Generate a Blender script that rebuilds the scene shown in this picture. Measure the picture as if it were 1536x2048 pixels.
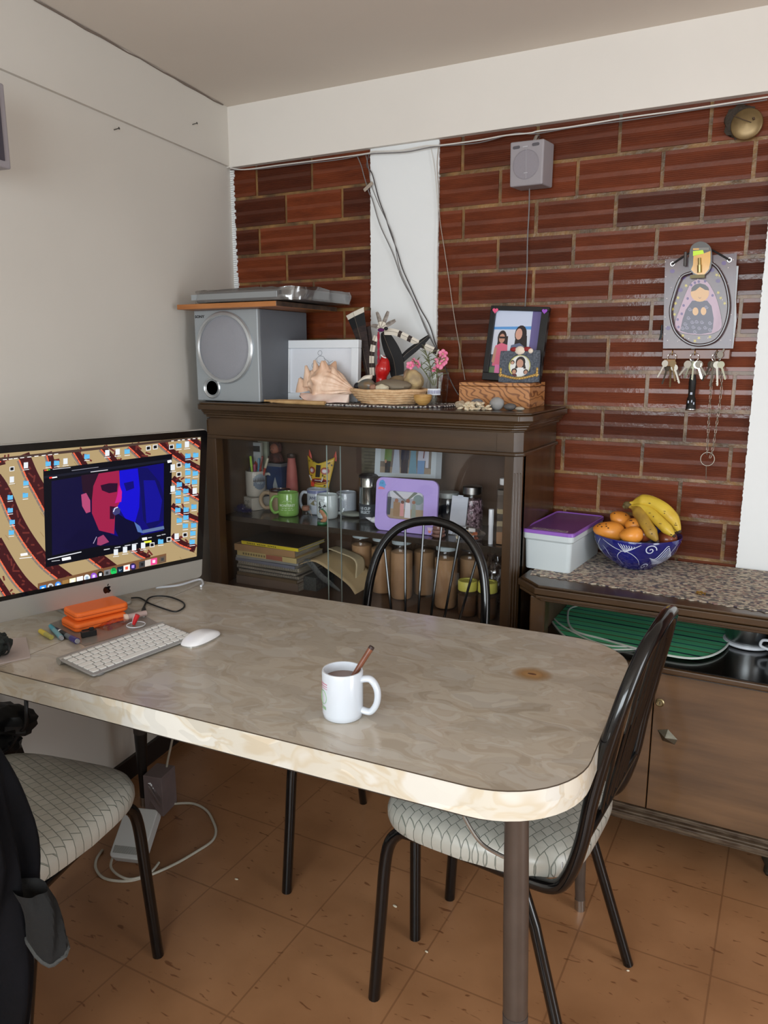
import bpy, bmesh, math, random
from mathutils import Vector, Matrix, noise as mnoise
PI = math.pi
random.seed(7)
for o in list(bpy.data.objects): bpy.data.objects.remove(o)
SC = bpy.context.scene
COL = SC.collection

# ------------------------------------------------------------------ camera
FPX = 1540.0; PITCH = math.radians(11.4); AZ = math.radians(27.9); CAMZ = 1.4
CAM = Vector((0, 0, CAMZ))
cam = bpy.data.cameras.new('camera'); camo = bpy.data.objects.new('camera', cam); COL.objects.link(camo)
cam.sensor_fit = 'VERTICAL'; cam.sensor_height = 36.0; cam.lens = FPX/2048*36.0; cam.clip_start = 0.02
camo.location = CAM; camo.rotation_euler = (PI/2-PITCH, 0, AZ)
SC.camera = camo
FWD = Vector((-math.sin(AZ)*math.cos(PITCH), math.cos(AZ)*math.cos(PITCH), -math.sin(PITCH)))
RGT = Vector((math.cos(AZ), math.sin(AZ), 0)); UPV = RGT.cross(FWD)

# ------------------------------------------------------------------ colour management, world and daylight
vs = SC.view_settings
vs.view_transform = 'Standard'; vs.look = 'None'; vs.gamma = 1; vs.use_curve_mapping = False
vs.exposure = 0.38
SC.cycles.transparent_max_bounces = 32
w = bpy.data.worlds.new('world'); SC.world = w; w.use_nodes = True
wn = w.node_tree.nodes; wl = w.node_tree.links
wn['Background'].inputs[0].default_value = (0.80, 0.90, 1.0, 1); wn['Background'].inputs[1].default_value = 1.0

def area(name, loc, rot, sx, sy, power, col):
    l = bpy.data.lights.new(name, 'AREA'); l.shape = 'RECTANGLE'; l.size = sx; l.size_y = sy
    l.energy = power; l.color = col
    o = bpy.data.objects.new(name, l); COL.objects.link(o); o.location = loc; o.rotation_euler = rot
    return o
# daylight entering by the window behind the photographer
WX0, WX1, WZ0, WZ1, WY = -1.25, 1.15, 0.92, 2.12, -1.75
area('daylight_window', ((WX0+WX1)/2, WY-0.04, (WZ0+WZ1)/2), (PI/2, 0, 0), WX1-WX0-.06, WZ1-WZ0-.06, 67, (0.88, 0.955, 1.0))
# daylight through the doorway opening in the wall on the right
area('daylight_doorway', (2.24, 0.7, 1.1), (PI/2, 0, PI/2), 0.9, 1.9, 24, (0.95, 0.97, 1.0))

# ------------------------------------------------------------------ pixel to point helpers (solve real positions)
def ray(x, y): return FWD + RGT*((x-768)/FPX) - UPV*((y-1024)/FPX)
def at_z(x, y, z):
    d = ray(x, y); return CAM + d*((z-CAM.z)/d.z)
def at_y(x, y, Y):
    d = ray(x, y); return CAM + d*(Y/d.y)
def at_x(x, y, X):
    d = ray(x, y); return CAM + d*(X/d.x)
def face(p): return math.atan2(-p[0], p[1])

# ------------------------------------------------------------------ materials
def lin(c):
    r = []
    for v in c[:3]:
        v = v/255.0
        r.append(v/12.92 if v <= .04045 else ((v+.055)/1.055)**2.4)
    return (r[0], r[1], r[2], 1)
MC = {}
def mat(name, c, rough=.5, metal=0, coat=0, trans=0, var=0, vscale=8, bump=0, bscale=60, emit=0, stretch=(1,1,1), c2=None, spec=.5, ior=1.45, alpha=1, detail=4, coatr=.08):
    if name in MC: return MC[name]
    m = bpy.data.materials.new(name); m.use_nodes = True; MC[name] = m
    nt = m.node_tree; N = nt.nodes; L = nt.links; b = N['Principled BSDF']
    b.inputs['Base Color'].default_value = lin(c); b.inputs['Roughness'].default_value = rough
    b.inputs['Metallic'].default_value = metal; b.inputs['Coat Weight'].default_value = coat; b.inputs['Coat Roughness'].default_value = coatr
    b.inputs['Transmission Weight'].default_value = trans; b.inputs['Specular IOR Level'].default_value = spec
    b.inputs['IOR'].default_value = ior; b.inputs['Alpha'].default_value = alpha
    if emit:
        b.inputs['Emission Color'].default_value = lin(c); b.inputs['Emission Strength'].default_value = emit
    if var or c2 or bump:
        tc = N.new('ShaderNodeTexCoord'); mp = N.new('ShaderNodeMapping'); mp.inputs['Scale'].default_value = stretch
        L.new(tc.outputs['Object'], mp.inputs[0])
    if var or c2:
        nz = N.new('ShaderNodeTexNoise'); nz.inputs['Scale'].default_value = vscale; nz.inputs['Detail'].default_value = detail
        L.new(mp.outputs[0], nz.inputs[0])
        cr = N.new('ShaderNodeValToRGB'); cr.color_ramp.elements[0].position = .35; cr.color_ramp.elements[1].position = .65
        a = lin(c); d = lin(c2) if c2 else tuple(v*(1-var) for v in a[:3])+(1,)
        cr.color_ramp.elements[0].color = d; cr.color_ramp.elements[1].color = a
        L.new(nz.outputs[0], cr.inputs[0]); L.new(cr.outputs[0], b.inputs['Base Color'])
    if bump:
        n2 = N.new('ShaderNodeTexNoise'); n2.inputs['Scale'].default_value = bscale; n2.inputs['Detail'].default_value = 3
        L.new(mp.outputs[0], n2.inputs[0])
        bp = N.new('ShaderNodeBump'); bp.inputs['Strength'].default_value = bump; bp.inputs['Distance'].default_value = .004
        L.new(n2.outputs[0], bp.inputs['Height']); L.new(bp.outputs[0], b.inputs['Normal'])
    return m
def nodes(m): return m.node_tree.nodes, m.node_tree.links, m.node_tree.nodes['Principled BSDF']

# ------------------------------------------------------------------ mesh builder
class MB:
    def __init__(s): s.v = []; s.f = []; s.m = []; s.sm = []; s.X = Matrix.Identity(4)
    def add(s, vs_, fs, mi=0, smooth=False):
        o = len(s.v); s.v += [tuple(s.X @ Vector(p)) for p in vs_]
        for f in fs: s.f.append([i+o for i in f]); s.m.append(mi); s.sm.append(smooth)
        return s
    def box(s, lo, hi, mi=0):
        x0,y0,z0 = lo; x1,y1,z1 = hi
        return s.add([(x0,y0,z0),(x1,y0,z0),(x1,y1,z0),(x0,y1,z0),(x0,y0,z1),(x1,y0,z1),(x1,y1,z1),(x0,y1,z1)],
              [(0,3,2,1),(4,5,6,7),(0,1,5,4),(1,2,6,5),(2,3,7,6),(3,0,4,7)], mi)
    def cbox(s, c, sz, mi=0):
        return s.box([c[i]-sz[i]/2 for i in range(3)], [c[i]+sz[i]/2 for i in range(3)], mi)
    def prism(s, pts, z0, z1, mi=0, smooth=False, mside=None):
        n = len(pts); vs_ = [(p[0],p[1],z0) for p in pts]+[(p[0],p[1],z1) for p in pts]
        a = sum(pts[i][0]*pts[(i+1)%n][1]-pts[(i+1)%n][0]*pts[i][1] for i in range(n))
        if a < 0: vs_ = [(p[0],p[1],z0) for p in pts[::-1]]+[(p[0],p[1],z1) for p in pts[::-1]]
        s.add(vs_, [list(range(n))[::-1], list(range(n,2*n))], mi, False)
        o = len(s.v)-2*n
        for i in range(n):
            s.f.append([o+i, o+(i+1)%n, o+n+(i+1)%n, o+n+i]); s.m.append(mi if mside is None else mside); s.sm.append(smooth)
        return s
    def tube(s, pts, r, seg=10, closed=False, mi=0, caps=True, flat=1.0):
        P = [Vector(p) for p in pts]; n = len(P); R = r if isinstance(r,(list,tuple)) else [r]*n
        T = []
        for i in range(n):
            a = P[(i-1)%n] if (closed or i>0) else P[i]; b = P[(i+1)%n] if (closed or i<n-1) else P[i]
            t = (b-a); T.append(t.normalized() if t.length>1e-9 else Vector((0,0,1)))
        u = Vector((0,0,1)) if abs(T[0].z)<.9 else Vector((1,0,0))
        vs_ = []
        for i in range(n):
            u = (u - T[i]*u.dot(T[i])); u.normalize(); w_ = T[i].cross(u)
            for k in range(seg):
                a = 2*PI*k/seg; vs_.append(P[i]+(u*math.cos(a)+w_*math.sin(a)*flat)*R[i])
        fs = []
        for i in range(n if closed else n-1):
            j = (i+1)%n
            for k in range(seg):
                k2 = (k+1)%seg; fs.append((i*seg+k, i*seg+k2, j*seg+k2, j*seg+k))
        s.add(vs_, fs, mi, True)
        if caps and not closed:
            o = len(s.v)-n*seg
            s.f.append([o+k for k in range(seg)][::-1]); s.m.append(mi); s.sm.append(False)
            s.f.append([o+(n-1)*seg+k for k in range(seg)]); s.m.append(mi); s.sm.append(False)
        return s
    def lathe(s, prof, seg=32, c=(0,0,0), mi=0, close=False, sq=None):
        vs_ = []; n = len(prof)
        for (r,z) in prof:
            for k in range(seg):
                a = 2*PI*k/seg; vs_.append((c[0]+r*math.cos(a), c[1]+r*math.sin(a), c[2]+z))
        fs = []
        for i in range(n-1):
            for k in range(seg):
                k2 = (k+1)%seg; fs.append((i*seg+k, i*seg+k2, (i+1)*seg+k2, (i+1)*seg+k))
        s.add(vs_, fs, mi, True)
        o = len(s.v)-n*seg
        if prof[0][0] > 1e-5: s.f.append([o+k for k in range(seg)][::-1]); s.m.append(mi); s.sm.append(False)
        if prof[-1][0] > 1e-5 : s.f.append([o+(n-1)*seg+k for k in range(seg)]); s.m.append(mi); s.sm.append(False)
        return s
    def ball(s, c, r, nu=16, nv=10, mi=0, noise=0, ns=3, seed=0, fn=None):
        if not isinstance(r,(list,tuple)): r = (r,r,r)
        vs_ = []
        for j in range(nv+1):
            th = PI*j/nv
            for i in range(nu):
                a = 2*PI*i/nu; d = Vector((math.sin(th)*math.cos(a), math.sin(th)*math.sin(a), math.cos(th)))
                k = 1+noise*mnoise.noise(d*ns+Vector((seed*7.3,seed*3.1,seed)))
                p = Vector((d.x*r[0]*k, d.y*r[1]*k, d.z*r[2]*k))
                if fn: p = Vector(fn(p))
                vs_.append(p+Vector(c))
        fs = []
        for j in range(nv):
            for i in range(nu):
                i2 = (i+1)%nu; fs.append((j*nu+i, (j+1)*nu+i, (j+1)*nu+i2, j*nu+i2))
        return s.add(vs_, fs, mi, True)
    def poly(s, pts, mi=0): return s.add(pts, [list(range(len(pts)))], mi)
    def grid(s, fn, nu, nv, mi=0, smooth=True, thick=0, mfn=None):
        vs_ = [fn(i/nu, j/nv) for j in range(nv+1) for i in range(nu+1)]
        o = len(s.v); s.v += [tuple(s.X @ Vector(p)) for p in vs_]
        for j in range(nv):
            for i in range(nu):
                a = j*(nu+1)+i
                s.f.append([o+a, o+a+1, o+a+nu+2, o+a+nu+1]); s.m.append(mfn((i+.5)/nu,(j+.5)/nv) if mfn else mi); s.sm.append(smooth)
        return s
    def text(s, txt, size, mi=0, fn=None, align='CENTER', bold=0.0, sx=1.0):
        c = bpy.data.curves.new('t','FONT'); c.body = txt; c.size = size; c.align_x = align; c.offset = bold; c.fill_mode = 'FRONT'; c.resolution_u = 3
        o = bpy.data.objects.new('t', c); COL.objects.link(o)
        dg = bpy.context.evaluated_depsgraph_get(); me = bpy.data.meshes.new_from_object(o.evaluated_get(dg))
        vs_ = [(v.co.x*sx, v.co.y, 0) for v in me.vertices]
        if fn: vs_ = [fn(p[0], p[1]) for p in vs_]
        fs = [list(p.vertices) for p in me.polygons]
        bpy.data.objects.remove(o); bpy.data.curves.remove(c); bpy.data.meshes.remove(me)
        return s.add(vs_, fs, mi)
    def build(s, name, mats, parent=None, loc=None, rot=None, org=None, bevel=0, bseg=2, subsurf=0, solid=0, fix=True, ang=35, disp=None):
        me = bpy.data.meshes.new(name)
        vv = s.v if org is None else [(p[0]-org[0],p[1]-org[1],p[2]-org[2]) for p in s.v]
        me.from_pydata(vv, [], s.f); 
        if not isinstance(mats,(list,tuple)): mats = [mats]
        for m in mats: me.materials.append(m)
        for i,p in enumerate(me.polygons): p.material_index = s.m[i]; p.use_smooth = s.sm[i]
        if fix:
            bm = bmesh.new(); bm.from_mesh(me); bmesh.ops.recalc_face_normals(bm, faces=bm.faces); bm.to_mesh(me); bm.free()
        me.update()
        if any(s.sm): me.set_sharp_from_angle(angle=math.radians(ang))
        o = bpy.data.objects.new(name, me); COL.objects.link(o)
        if parent: o.parent = parent
        if org is not None: o.location = org
        if loc is not None: o.location = loc
        if rot is not None: o.rotation_euler = rot
        if solid: md = o.modifiers.new('solid','SOLIDIFY'); md.thickness = solid; md.offset = 0
        if bevel:
            md = o.modifiers.new('bevel','BEVEL'); md.width = bevel; md.segments = bseg; md.limit_method = 'ANGLE'; md.angle_limit = math.radians(40); md.harden_normals = False
        if subsurf: md = o.modifiers.new('sub','SUBSURF'); md.levels = subsurf; md.render_levels = subsurf
        return o

def tag(o, label, cat, group=None):
    o['label'] = label; o['category'] = cat
    if group: o['group'] = group
    return o
def thing(name, label, cat, loc=(0,0,0), rz=0, group=None, rot=None):
    o = bpy.data.objects.new(name, None); COL.objects.link(o); o.location = loc; o.rotation_euler = rot if rot else (0,0,rz)
    o.empty_display_size = .05
    return tag(o, label, cat, group)
def struct(o): o['kind'] = 'structure'; return o
def copy_tree(o, parent=None):
    c = o.copy(); COL.objects.link(c)
    if parent: c.parent = parent
    for ch in list(o.children): copy_tree(ch, c)
    return c
def T_(loc, rz=0): return Matrix.Translation(Vector(loc)) @ Matrix.Rotation(rz, 4, 'Z')
def catmull(P, n=6, closed=False):
    P = [Vector(p) for p in P]; out = []; N = len(P)
    for i in range(N if closed else N-1):
        if closed: a,b,c,d = P[(i-1)%N],P[i],P[(i+1)%N],P[(i+2)%N]
        else: a,b,c,d = P[max(i-1,0)],P[i],P[i+1],P[min(i+2,N-1)]
        for k in range(n):
            t = k/n; out.append(.5*((2*b)+(c-a)*t+(2*a-5*b+4*c-d)*t*t+(3*b-a-3*c+d)*t**3))
    if not closed: out.append(P[-1])
    return out
def rrect(w_, h_, r, n=6, c=(0,0)):
    pts = []
    for cx,cy,a0 in ((w_/2-r,h_/2-r,0),(-w_/2+r,h_/2-r,PI/2),(-w_/2+r,-h_/2+r,PI),(w_/2-r,-h_/2+r,1.5*PI)):
        for k in range(n+1):
            a = a0+PI/2*k/n; pts.append((c[0]+cx+r*math.cos(a), c[1]+cy+r*math.sin(a)))
    return pts

# ------------------------------------------------------------------ shared materials
black = mat('black_paint', (10,10,11), .16, coat=.3)
blackp = mat('black_plastic', (18,18,19), .45)
plaster = mat('white_plaster', (222,216,208), .75, var=.035, vscale=3, bump=.12, bscale=14)
plaster2 = mat('white_plaster_column', (228,230,230), .6, var=.03, vscale=3, bump=.08, bscale=20)
ceilm = mat('ceiling_paint', (218,208,196), .85, var=.03, vscale=2, bump=.08, bscale=12)
steel = mat('steel', (180,180,178), .3, metal=1)
chrome = mat('chrome', (210,210,208), .15, metal=1)
brass = mat('brass', (170,130,60), .35, metal=1)
white = mat('white_gloss', (226,230,236), .2, coat=.3)
whitem = mat('white_matte', (225,225,225), .6)
greyp = mat('grey_plastic', (150,150,154), .45)
inkb = mat('black_ink', (25,25,28), .6)
glass = mat('clear_glass', (245,250,248), .02, trans=1, ior=1.3)
def woodmat(name, c, c2, rough=.3, coat=.3, sc=6, st=(1,1,14), axis='X', bump=.05):
    m = mat(name, c, rough, coat=coat, c2=c2, vscale=sc, stretch=st, bump=bump, bscale=40, detail=6); return m
dwood = woodmat('dark_varnished_wood', (72,50,27), (53,36,19), .34, .25, 5, (.5,3,3))
dwoodv = woodmat('dark_varnished_wood_upright', (72,50,28), (52,36,20), .34, .25, 5, (3,3,.4))
doorwood = woodmat('mahogany_veneer', (112,82,54), (84,60,38), .35, .3, 7, (.35,2,3))
inwood = woodmat('dark_cabinet_inside', (98,76,60), (78,58,45), .4, .15, 4, (2,2,.6))
def thin_glass(name, tint=(255,255,255), refl=1.0, rough=.02, base=0.0, ior=1.45):
    m = bpy.data.materials.new(name); m.use_nodes = True; nt = m.node_tree; N = nt.nodes; L = nt.links
    N.remove(N['Principled BSDF']); out = N['Material Output']
    tr = N.new('ShaderNodeBsdfTransparent'); tr.inputs[0].default_value = lin(tint)
    gl = N.new('ShaderNodeBsdfGlossy'); gl.inputs['Roughness'].default_value = rough
    fr = N.new('ShaderNodeLayerWeight'); fr.inputs[0].default_value = .5; pw = N.new('ShaderNodeMath'); pw.operation = 'POWER'; pw.inputs[1].default_value = 4.0; L.new(fr.outputs['Facing'], pw.inputs[0])
    mx = N.new('ShaderNodeMixShader'); ma = N.new('ShaderNodeMath'); ma.operation = 'MULTIPLY_ADD'; ma.inputs[1].default_value = refl; ma.inputs[2].default_value = base+.03
    ma.use_clamp = True; L.new(pw.outputs[0], ma.inputs[0]); L.new(ma.outputs[0], mx.inputs[0]); L.new(tr.outputs[0], mx.inputs[1]); L.new(gl.outputs[0], mx.inputs[2]); L.new(mx.outputs[0], out.inputs[0])
    MC[name] = m; return m
tglass = thin_glass('thin_glass')
jglass = thin_glass('jar_glass', (252,253,252), .9)
crink = thin_glass('crinkled_clear_plastic', (246,246,246), 1.2, .12, .12)

# ================================================================== ROOM
CX, BY = -1.987, 2.5           # corner and brick plane
LDIR = Vector((0.135, -0.991, 0)); LDIR.normalize(); LN = Vector((-LDIR.y, LDIR.x, 0))   # left wall runs off square; normal into the room
CEIL = 2.312; BEAMZ = 2.101; BEAMY = 2.475
# floor
fm = mat('vinyl_floor_tile', (150,100,62), .32, coat=.25, coatr=.2)
N, L, b = nodes(fm)
tc = N.new('ShaderNodeTexCoord')
sep = N.new('ShaderNodeSeparateXYZ'); L.new(tc.outputs['Object'], sep.inputs[0])
def math_(op, a, b_=None, N=None, L=None):
    n = N.new('ShaderNodeMath'); n.operation = op
    for i,v in enumerate((a, b_)):
        if v is None: continue
        if isinstance(v,(int,float)): n.inputs[i].default_value = v
        else: L.new(v, n.inputs[i])
    return n.outputs[0]
def seam(sock, off, N, L, T=.305, w_=.0022):
    a = math_('ADD', sock, off+100*T, N, L); f = math_('DIVIDE', a, T, N, L); fr = math_('FRACT', f, None, N, L)
    d = math_('SUBTRACT', fr, .5, N, L); d = math_('ABSOLUTE', d, None, N, L); return math_('GREATER_THAN', d, .5-w_/T/1.0, N, L)
sx = seam(sep.outputs[0], .66, N, L); sy = seam(sep.outputs[1], -1.40, N, L)
sm_ = math_('MAXIMUM', sx, sy, N, L)
n1 = N.new('ShaderNodeTexNoise'); n1.inputs['Scale'].default_value = 5; n1.inputs['Detail'].default_value = 6; L.new(tc.outputs['Object'], n1.inputs[0])
r1 = N.new('ShaderNodeValToRGB'); e = r1.color_ramp.elements; e[0].position=.3; e[0].color = lin((146,103,69)); e[1].position=.7; e[1].color = lin((167,121,84)); L.new(n1.outputs[0], r1.inputs[0])
mp = N.new('ShaderNodeMapping'); mp.inputs['Scale'].default_value = (14,46,1); mp.inputs['Rotation'].default_value=(0,0,.5); L.new(tc.outputs['Object'], mp.inputs[0])
n2 = N.new('ShaderNodeTexNoise'); n2.inputs['Scale'].default_value = 1.6; n2.inputs['Detail'].default_value = 2; n2.inputs['Distortion'].default_value=.6; L.new(mp.outputs[0], n2.inputs[0])
r2 = N.new('ShaderNodeValToRGB'); e = r2.color_ramp.elements; e[0].position=.66; e[0].color=(0,0,0,1); e[1].position=.71; e[1].color=(1,1,1,1); L.new(n2.outputs[0], r2.inputs[0])
m1 = N.new('ShaderNodeMixRGB'); m1.inputs[2].default_value = lin((102,60,34)); L.new(r1.outputs[0], m1.inputs[1])
fk = math_('MULTIPLY', r2.outputs[0], .75, N, L); L.new(fk, m1.inputs[0])
m2 = N.new('ShaderNodeMixRGB'); m2.inputs[2].default_value = lin((96,60,36)); L.new(m1.outputs[0], m2.inputs[1]); sk = math_('MULTIPLY', sm_, .45, N, L); L.new(sk, m2.inputs[0])
L.new(m2.outputs[0], b.inputs['Base Color'])
n3 = N.new('ShaderNodeTexNoise'); n3.inputs['Scale'].default_value = 9; L.new(tc.outputs['Object'], n3.inputs[0])
bp = N.new('ShaderNodeBump'); bp.inputs['Strength'].default_value=.12; bp.inputs['Distance'].default_value=.01; L.new(n3.outputs[0], bp.inputs['Height']); L.new(bp.outputs[0], b.inputs['Normal'])
FX0, FX1, FY0, FY1 = -2.05, 2.2, -1.75, 2.62
lw_end = Vector((CX,BY,0))+LDIR*4.32
fl = MB().box((-2.3, FY0-.15, -.06), (FX1+.35, FY1, 0)); struct(fl.build('floor', fm))
ce = MB().box((-2.3, FY0-.15, CEIL), (FX1+.35, FY1, CEIL+.08)); struct(ce.build('ceiling', ceilm))
# left wall (thick slab along LDIR)
def slab(p0, d, n, length, thick, z0, z1, s0=0):
    a = Vector(p0)+d*s0; b_ = Vector(p0)+d*length
    return [(a.x,a.y),(b_.x,b_.y),(b_.x-n.x*thick,b_.y-n.y*thick),(a.x-n.x*thick,a.y-n.y*thick)]
lp = Vector((CX,BY,0)); NL = LN if LN.x > 0 else -LN
lwm = mat('left_wall_plaster', (212,207,198), .7, var=.05, vscale=1.6, bump=.25, bscale=5, coat=.05)
struct(MB().prism(slab(lp, LDIR, NL, 4.6, .12, 0, 0, -.15), 0, CEIL).build('wall_left', lwm))
def lw(s, off, z):            # point on the left wall: s metres from the corner, off into the room
    p = lp+LDIR*s+NL*off; return Vector((p.x, p.y, z))
struct(MB().prism([tuple(lw(-.02,.012,0))[:2],tuple(lw(4.3,.012,0))[:2],tuple(lw(4.3,-.01,0))[:2],tuple(lw(-.02,-.01,0))[:2]], BEAMZ+.004, CEIL+.01).build('trim_1', lwm))
struct(MB().prism([tuple(lw(.0,.012,0))[:2],tuple(lw(4.3,.012,0))[:2],tuple(lw(4.3,-.01,0))[:2],tuple(lw(0,-.01,0))[:2]], 0, .075).build('baseboard_left', mat('black_skirting',(38,32,30),.5)))
# back: brick wall
bm_ = mat('varnished_brick', (112,46,25), .38, coat=.34, coatr=.07, spec=.3)
bmg = mat('brick_grooves', (112,46,25), .6, spec=.22)
for bmx in (bm_, bmg):
  N, L, b = nodes(bmx)
  gi = N.new('ShaderNodeNewGeometry'); tc = N.new('ShaderNodeTexCoord')
  r1 = N.new('ShaderNodeValToRGB'); e = r1.color_ramp.elements; e[0].position=0; e[0].color = lin((74,33,17)); e[1].position=1; e[1].color = lin((116,55,28)); L.new(gi.outputs['Random Per Island'], r1.inputs[0])
  mp = N.new('ShaderNodeMapping'); mp.inputs['Scale'].default_value=(1,1,5); L.new(tc.outputs['Object'], mp.inputs[0])
  n1 = N.new('ShaderNodeTexNoise'); n1.inputs['Scale'].default_value = 9; n1.inputs['Detail'].default_value = 6; L.new(mp.outputs[0], n1.inputs[0])
  r2 = N.new('ShaderNodeValToRGB'); e = r2.color_ramp.elements; e[0].position=.3; e[0].color=(.72,.68,.66,1); e[1].position=.7; e[1].color=(1.12,1.1,1.05,1); L.new(n1.outputs[0], r2.inputs[0])
  mm = N.new('ShaderNodeMixRGB'); mm.blend_type='MULTIPLY'; mm.inputs[0].default_value=1; L.new(r1.outputs[0], mm.inputs[1]); L.new(r2.outputs[0], mm.inputs[2]); L.new(mm.outputs[0], b.inputs['Base Color'])
  n3 = N.new('ShaderNodeTexNoise'); n3.inputs['Scale'].default_value = 55; n3.inputs['Detail'].default_value=3; L.new(tc.outputs['Object'], n3.inputs[0])
  bp = N.new('ShaderNodeBump'); bp.inputs['Strength'].default_value=.22; bp.inputs['Distance'].default_value=.0025; L.new(n3.outputs[0], bp.inputs['Height']); L.new(bp.outputs[0], b.inputs['Normal'])
  L.new(bp.outputs[0], b.inputs['Coat Normal'])
mort = mat('varnished_mortar', (140,102,56), .4, coat=.25, coatr=.15, c2=(78,56,32), vscale=12, bump=.9, bscale=45)
ZJ = [2.11,1.991,1.882,1.780,1.678,1.569,1.461,1.353,1.240,1.140,1.028,.907,.785,.675,.565,.455,.345,.235,.125,.01]
wb = MB()
def brick(x0, x1, z0, z1):
    j = .0045; x0 += j+random.uniform(-.001,.001); x1 -= j+random.uniform(-.001,.001); z0 += j; z1 -= j
    if x1-x0 < .012: return
    h = z1-z0; fl_ = .012; gz = (h-3*fl_)/2; dpt = .0016; yf = BY+random.uniform(-.001,.0012)
    prof = [(z0, .010), (z0+.0015, 0)]
    z = z0+fl_
    for g in range(2):
        npg = 6; pt = gz/npg
        for k in range(npg):
            prof += [(z+.15*pt, 0), (z+.3*pt, dpt), (z+.75*pt, dpt), (z+.9*pt, 0)]; z += pt
        z += fl_
    prof += [(z1-.0015, 0), (z1, .010)]
    n = len(prof); vs_ = []
    for x,extra in ((x0,.009),(x0+.0015,0),(x1-.0015,0),(x1,.009)):
        for (zz,yy) in prof: vs_.append((x, yf+max(yy,extra), zz))
    fs = [(c*n+i, (c+1)*n+i, (c+1)*n+i+1, c*n+i+1) for c in range(3) for i in range(n-1)]
    k0 = len(wb.m); wb.add(vs_, fs, 1)
    for c in range(3):
        for i in range(n-1):
            zz = (prof[i][0]+prof[i+1][0])/2-z0
            if fl_-.001 < zz < fl_+gz+.001 or 2*fl_+gz-.001 < zz < 2*(fl_+gz)+.001: wb.m[k0+c*(n-1)+i] = 2
for i in range(len(ZJ)-1):
    z1, z0 = ZJ[i], ZJ[i+1]
    offL = -1.865 if i%2==0 else -1.737; offR = -1.03 if i%2==0 else -.904
    if i == 11: offR = -.144-.75
    for (X0, X1, off) in ((-2.0, -1.365, offL), (-1.12, -.10, offR), (.30, 2.2, offR)):
        xs = [X0]+[off+.248*k+random.uniform(-.004,.004) for k in range(-6,16) if X0+.02 < off+.248*k < X1-.02]+[X1]
        for a_, b_ in zip(xs[:-1], xs[1:]): brick(a_, b_, z0+random.uniform(-.0015,.0015), z1)
wb.box((-2.12, BY+.004, 0), (FX1+.1, BY+.12, CEIL), 0)
struct(wb.build('wall_back', [mort, bm_, bmg]))
struct(MB().box((CX-.02, BEAMY, BEAMZ), (FX1, BY+.02, CEIL+.01)).build('trim_2', plaster))
# plaster edges with the ragged notches where the brick ends show
def column(name, x0, x1, jl, jr, m, zt=BEAMZ+.004, proud=.006):
    pts = [(x0, 0)]; z = 0
    R_ = []; Lf = []
    while z < zt:
        d = random.uniform(.0,.0025) if jl else 0
        Lf.append((x0-d, z)); Lf.append((x0-d, min(z+.0035, zt)))
        d = random.uniform(.0,.0035) if jr else 0
        R_.append((x1+d, z)); R_.append((x1+d, min(z+.0035, zt)))
        z += .0065
    outl = R_+Lf[::-1]; mbx = MB(); n = len(outl)
    vs_ = [(p[0], BY-proud, p[1]) for p in outl]+[(p[0], BY+.015, p[1]) for p in outl]
    k = len(R_)
    fs = [(i, i+1, n-2-i, n-1-i) for i in range(k-1)]+[(i,(i+1)%n,n+(i+1)%n,n+i) for i in range(n)]
    mbx.add(vs_, fs); struct(mbx.build(name, m))
column('trim_3', -1.373, -1.117, True, True, plaster2)
column('trim_4', -.111, .31, True, False, plaster2, proud=.012)
# white plaster slips where the bricks meet the corner
cs = MB()
z = 1.2
while z < 2.09:
    w_ = random.uniform(.0,.009); cs.box((CX+.0, BY-.003, z), (CX+.012+w_, BY+.01, z+.009)); z += .008
struct(cs.build('trim_5', plaster2))
# right wall with a doorway opening, camera side wall with its window opening
rw = MB(); rw.box((FX1, FY0, 0), (FX1+.1, .2, CEIL)); rw.box((FX1, 1.2, 0), (FX1+.1, FY1, CEIL)); rw.box((FX1, .2, 2.08), (FX1+.1, 1.2, CEIL))
struct(rw.build('wall_right', plaster))
fw = MB(); y0, y1 = WY-.1, WY
fw.box((-2.3,y0,0),(WX0,y1,CEIL)); fw.box((WX1,y0,0),(FX1,y1,CEIL)); fw.box((WX0,y0,0),(WX1,y1,WZ0)); fw.box((WX0,y0,WZ1),(WX1,y1,CEIL))
struct(fw.build('wall_front', plaster))
wf = MB()
for x in (WX0+.02, (WX0+WX1)/2, WX1-.02): wf.box((x-.02,y0+.03,WZ0),(x+.02,y0+.07,WZ1))
for z in (WZ0+.02, WZ1-.02): wf.box((WX0,y0+.03,z-.02),(WX1,y0+.07,z+.02))
struct(wf.build('window_1', whitem))

# ================================================================== TALL DISPLAY CABINET
c1 = thing('display_cabinet', 'dark varnished wooden display cabinet with sliding glass fronts against the brick wall', 'cabinet', (-1.265, 2.3, 0))
XL, XR, YF, YB, TOP = -1.845, -.678, 2.115, 2.478, 1.245
O1 = (-1.265, 2.3, 0)
def pt(mb, name, mats, parent, org, **k):
    pm = Vector(org); o = mb.build(name, mats, org=org, **k); o.parent = parent; o.location = pm - world_loc(parent); return o
def world_loc(p):
    v = Vector(p.location)
    while p.parent: p = p.parent; v += Vector(p.location)
    return v
def band(x0, x1, y0, y1, ch):      # plan outline with cut front corners
    return [(x0+ch,y0),(x1-ch,y0),(x1,y0+ch),(x1,y1),(x0,y1),(x0,y0+ch)]
crown = MB()
for (ov, z0, z1) in ((.0,1.186,1.193),(.010,1.193,1.202),(.018,1.202,1.210),(.022,1.210,1.216),(.034,1.220,1.238),(.028,1.238,TOP)):
    crown.prism(band(XL-ov*.6,XR+ov,YF-ov,YB,.032), z0, z1)
crown.prism(band(XL-.02*.6,XR+.026,YF-.026,YB,.032), 1.215, 1.2205)
pt(crown, 'crown_moulding', dwood, c1, O1, bevel=.004)
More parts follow.
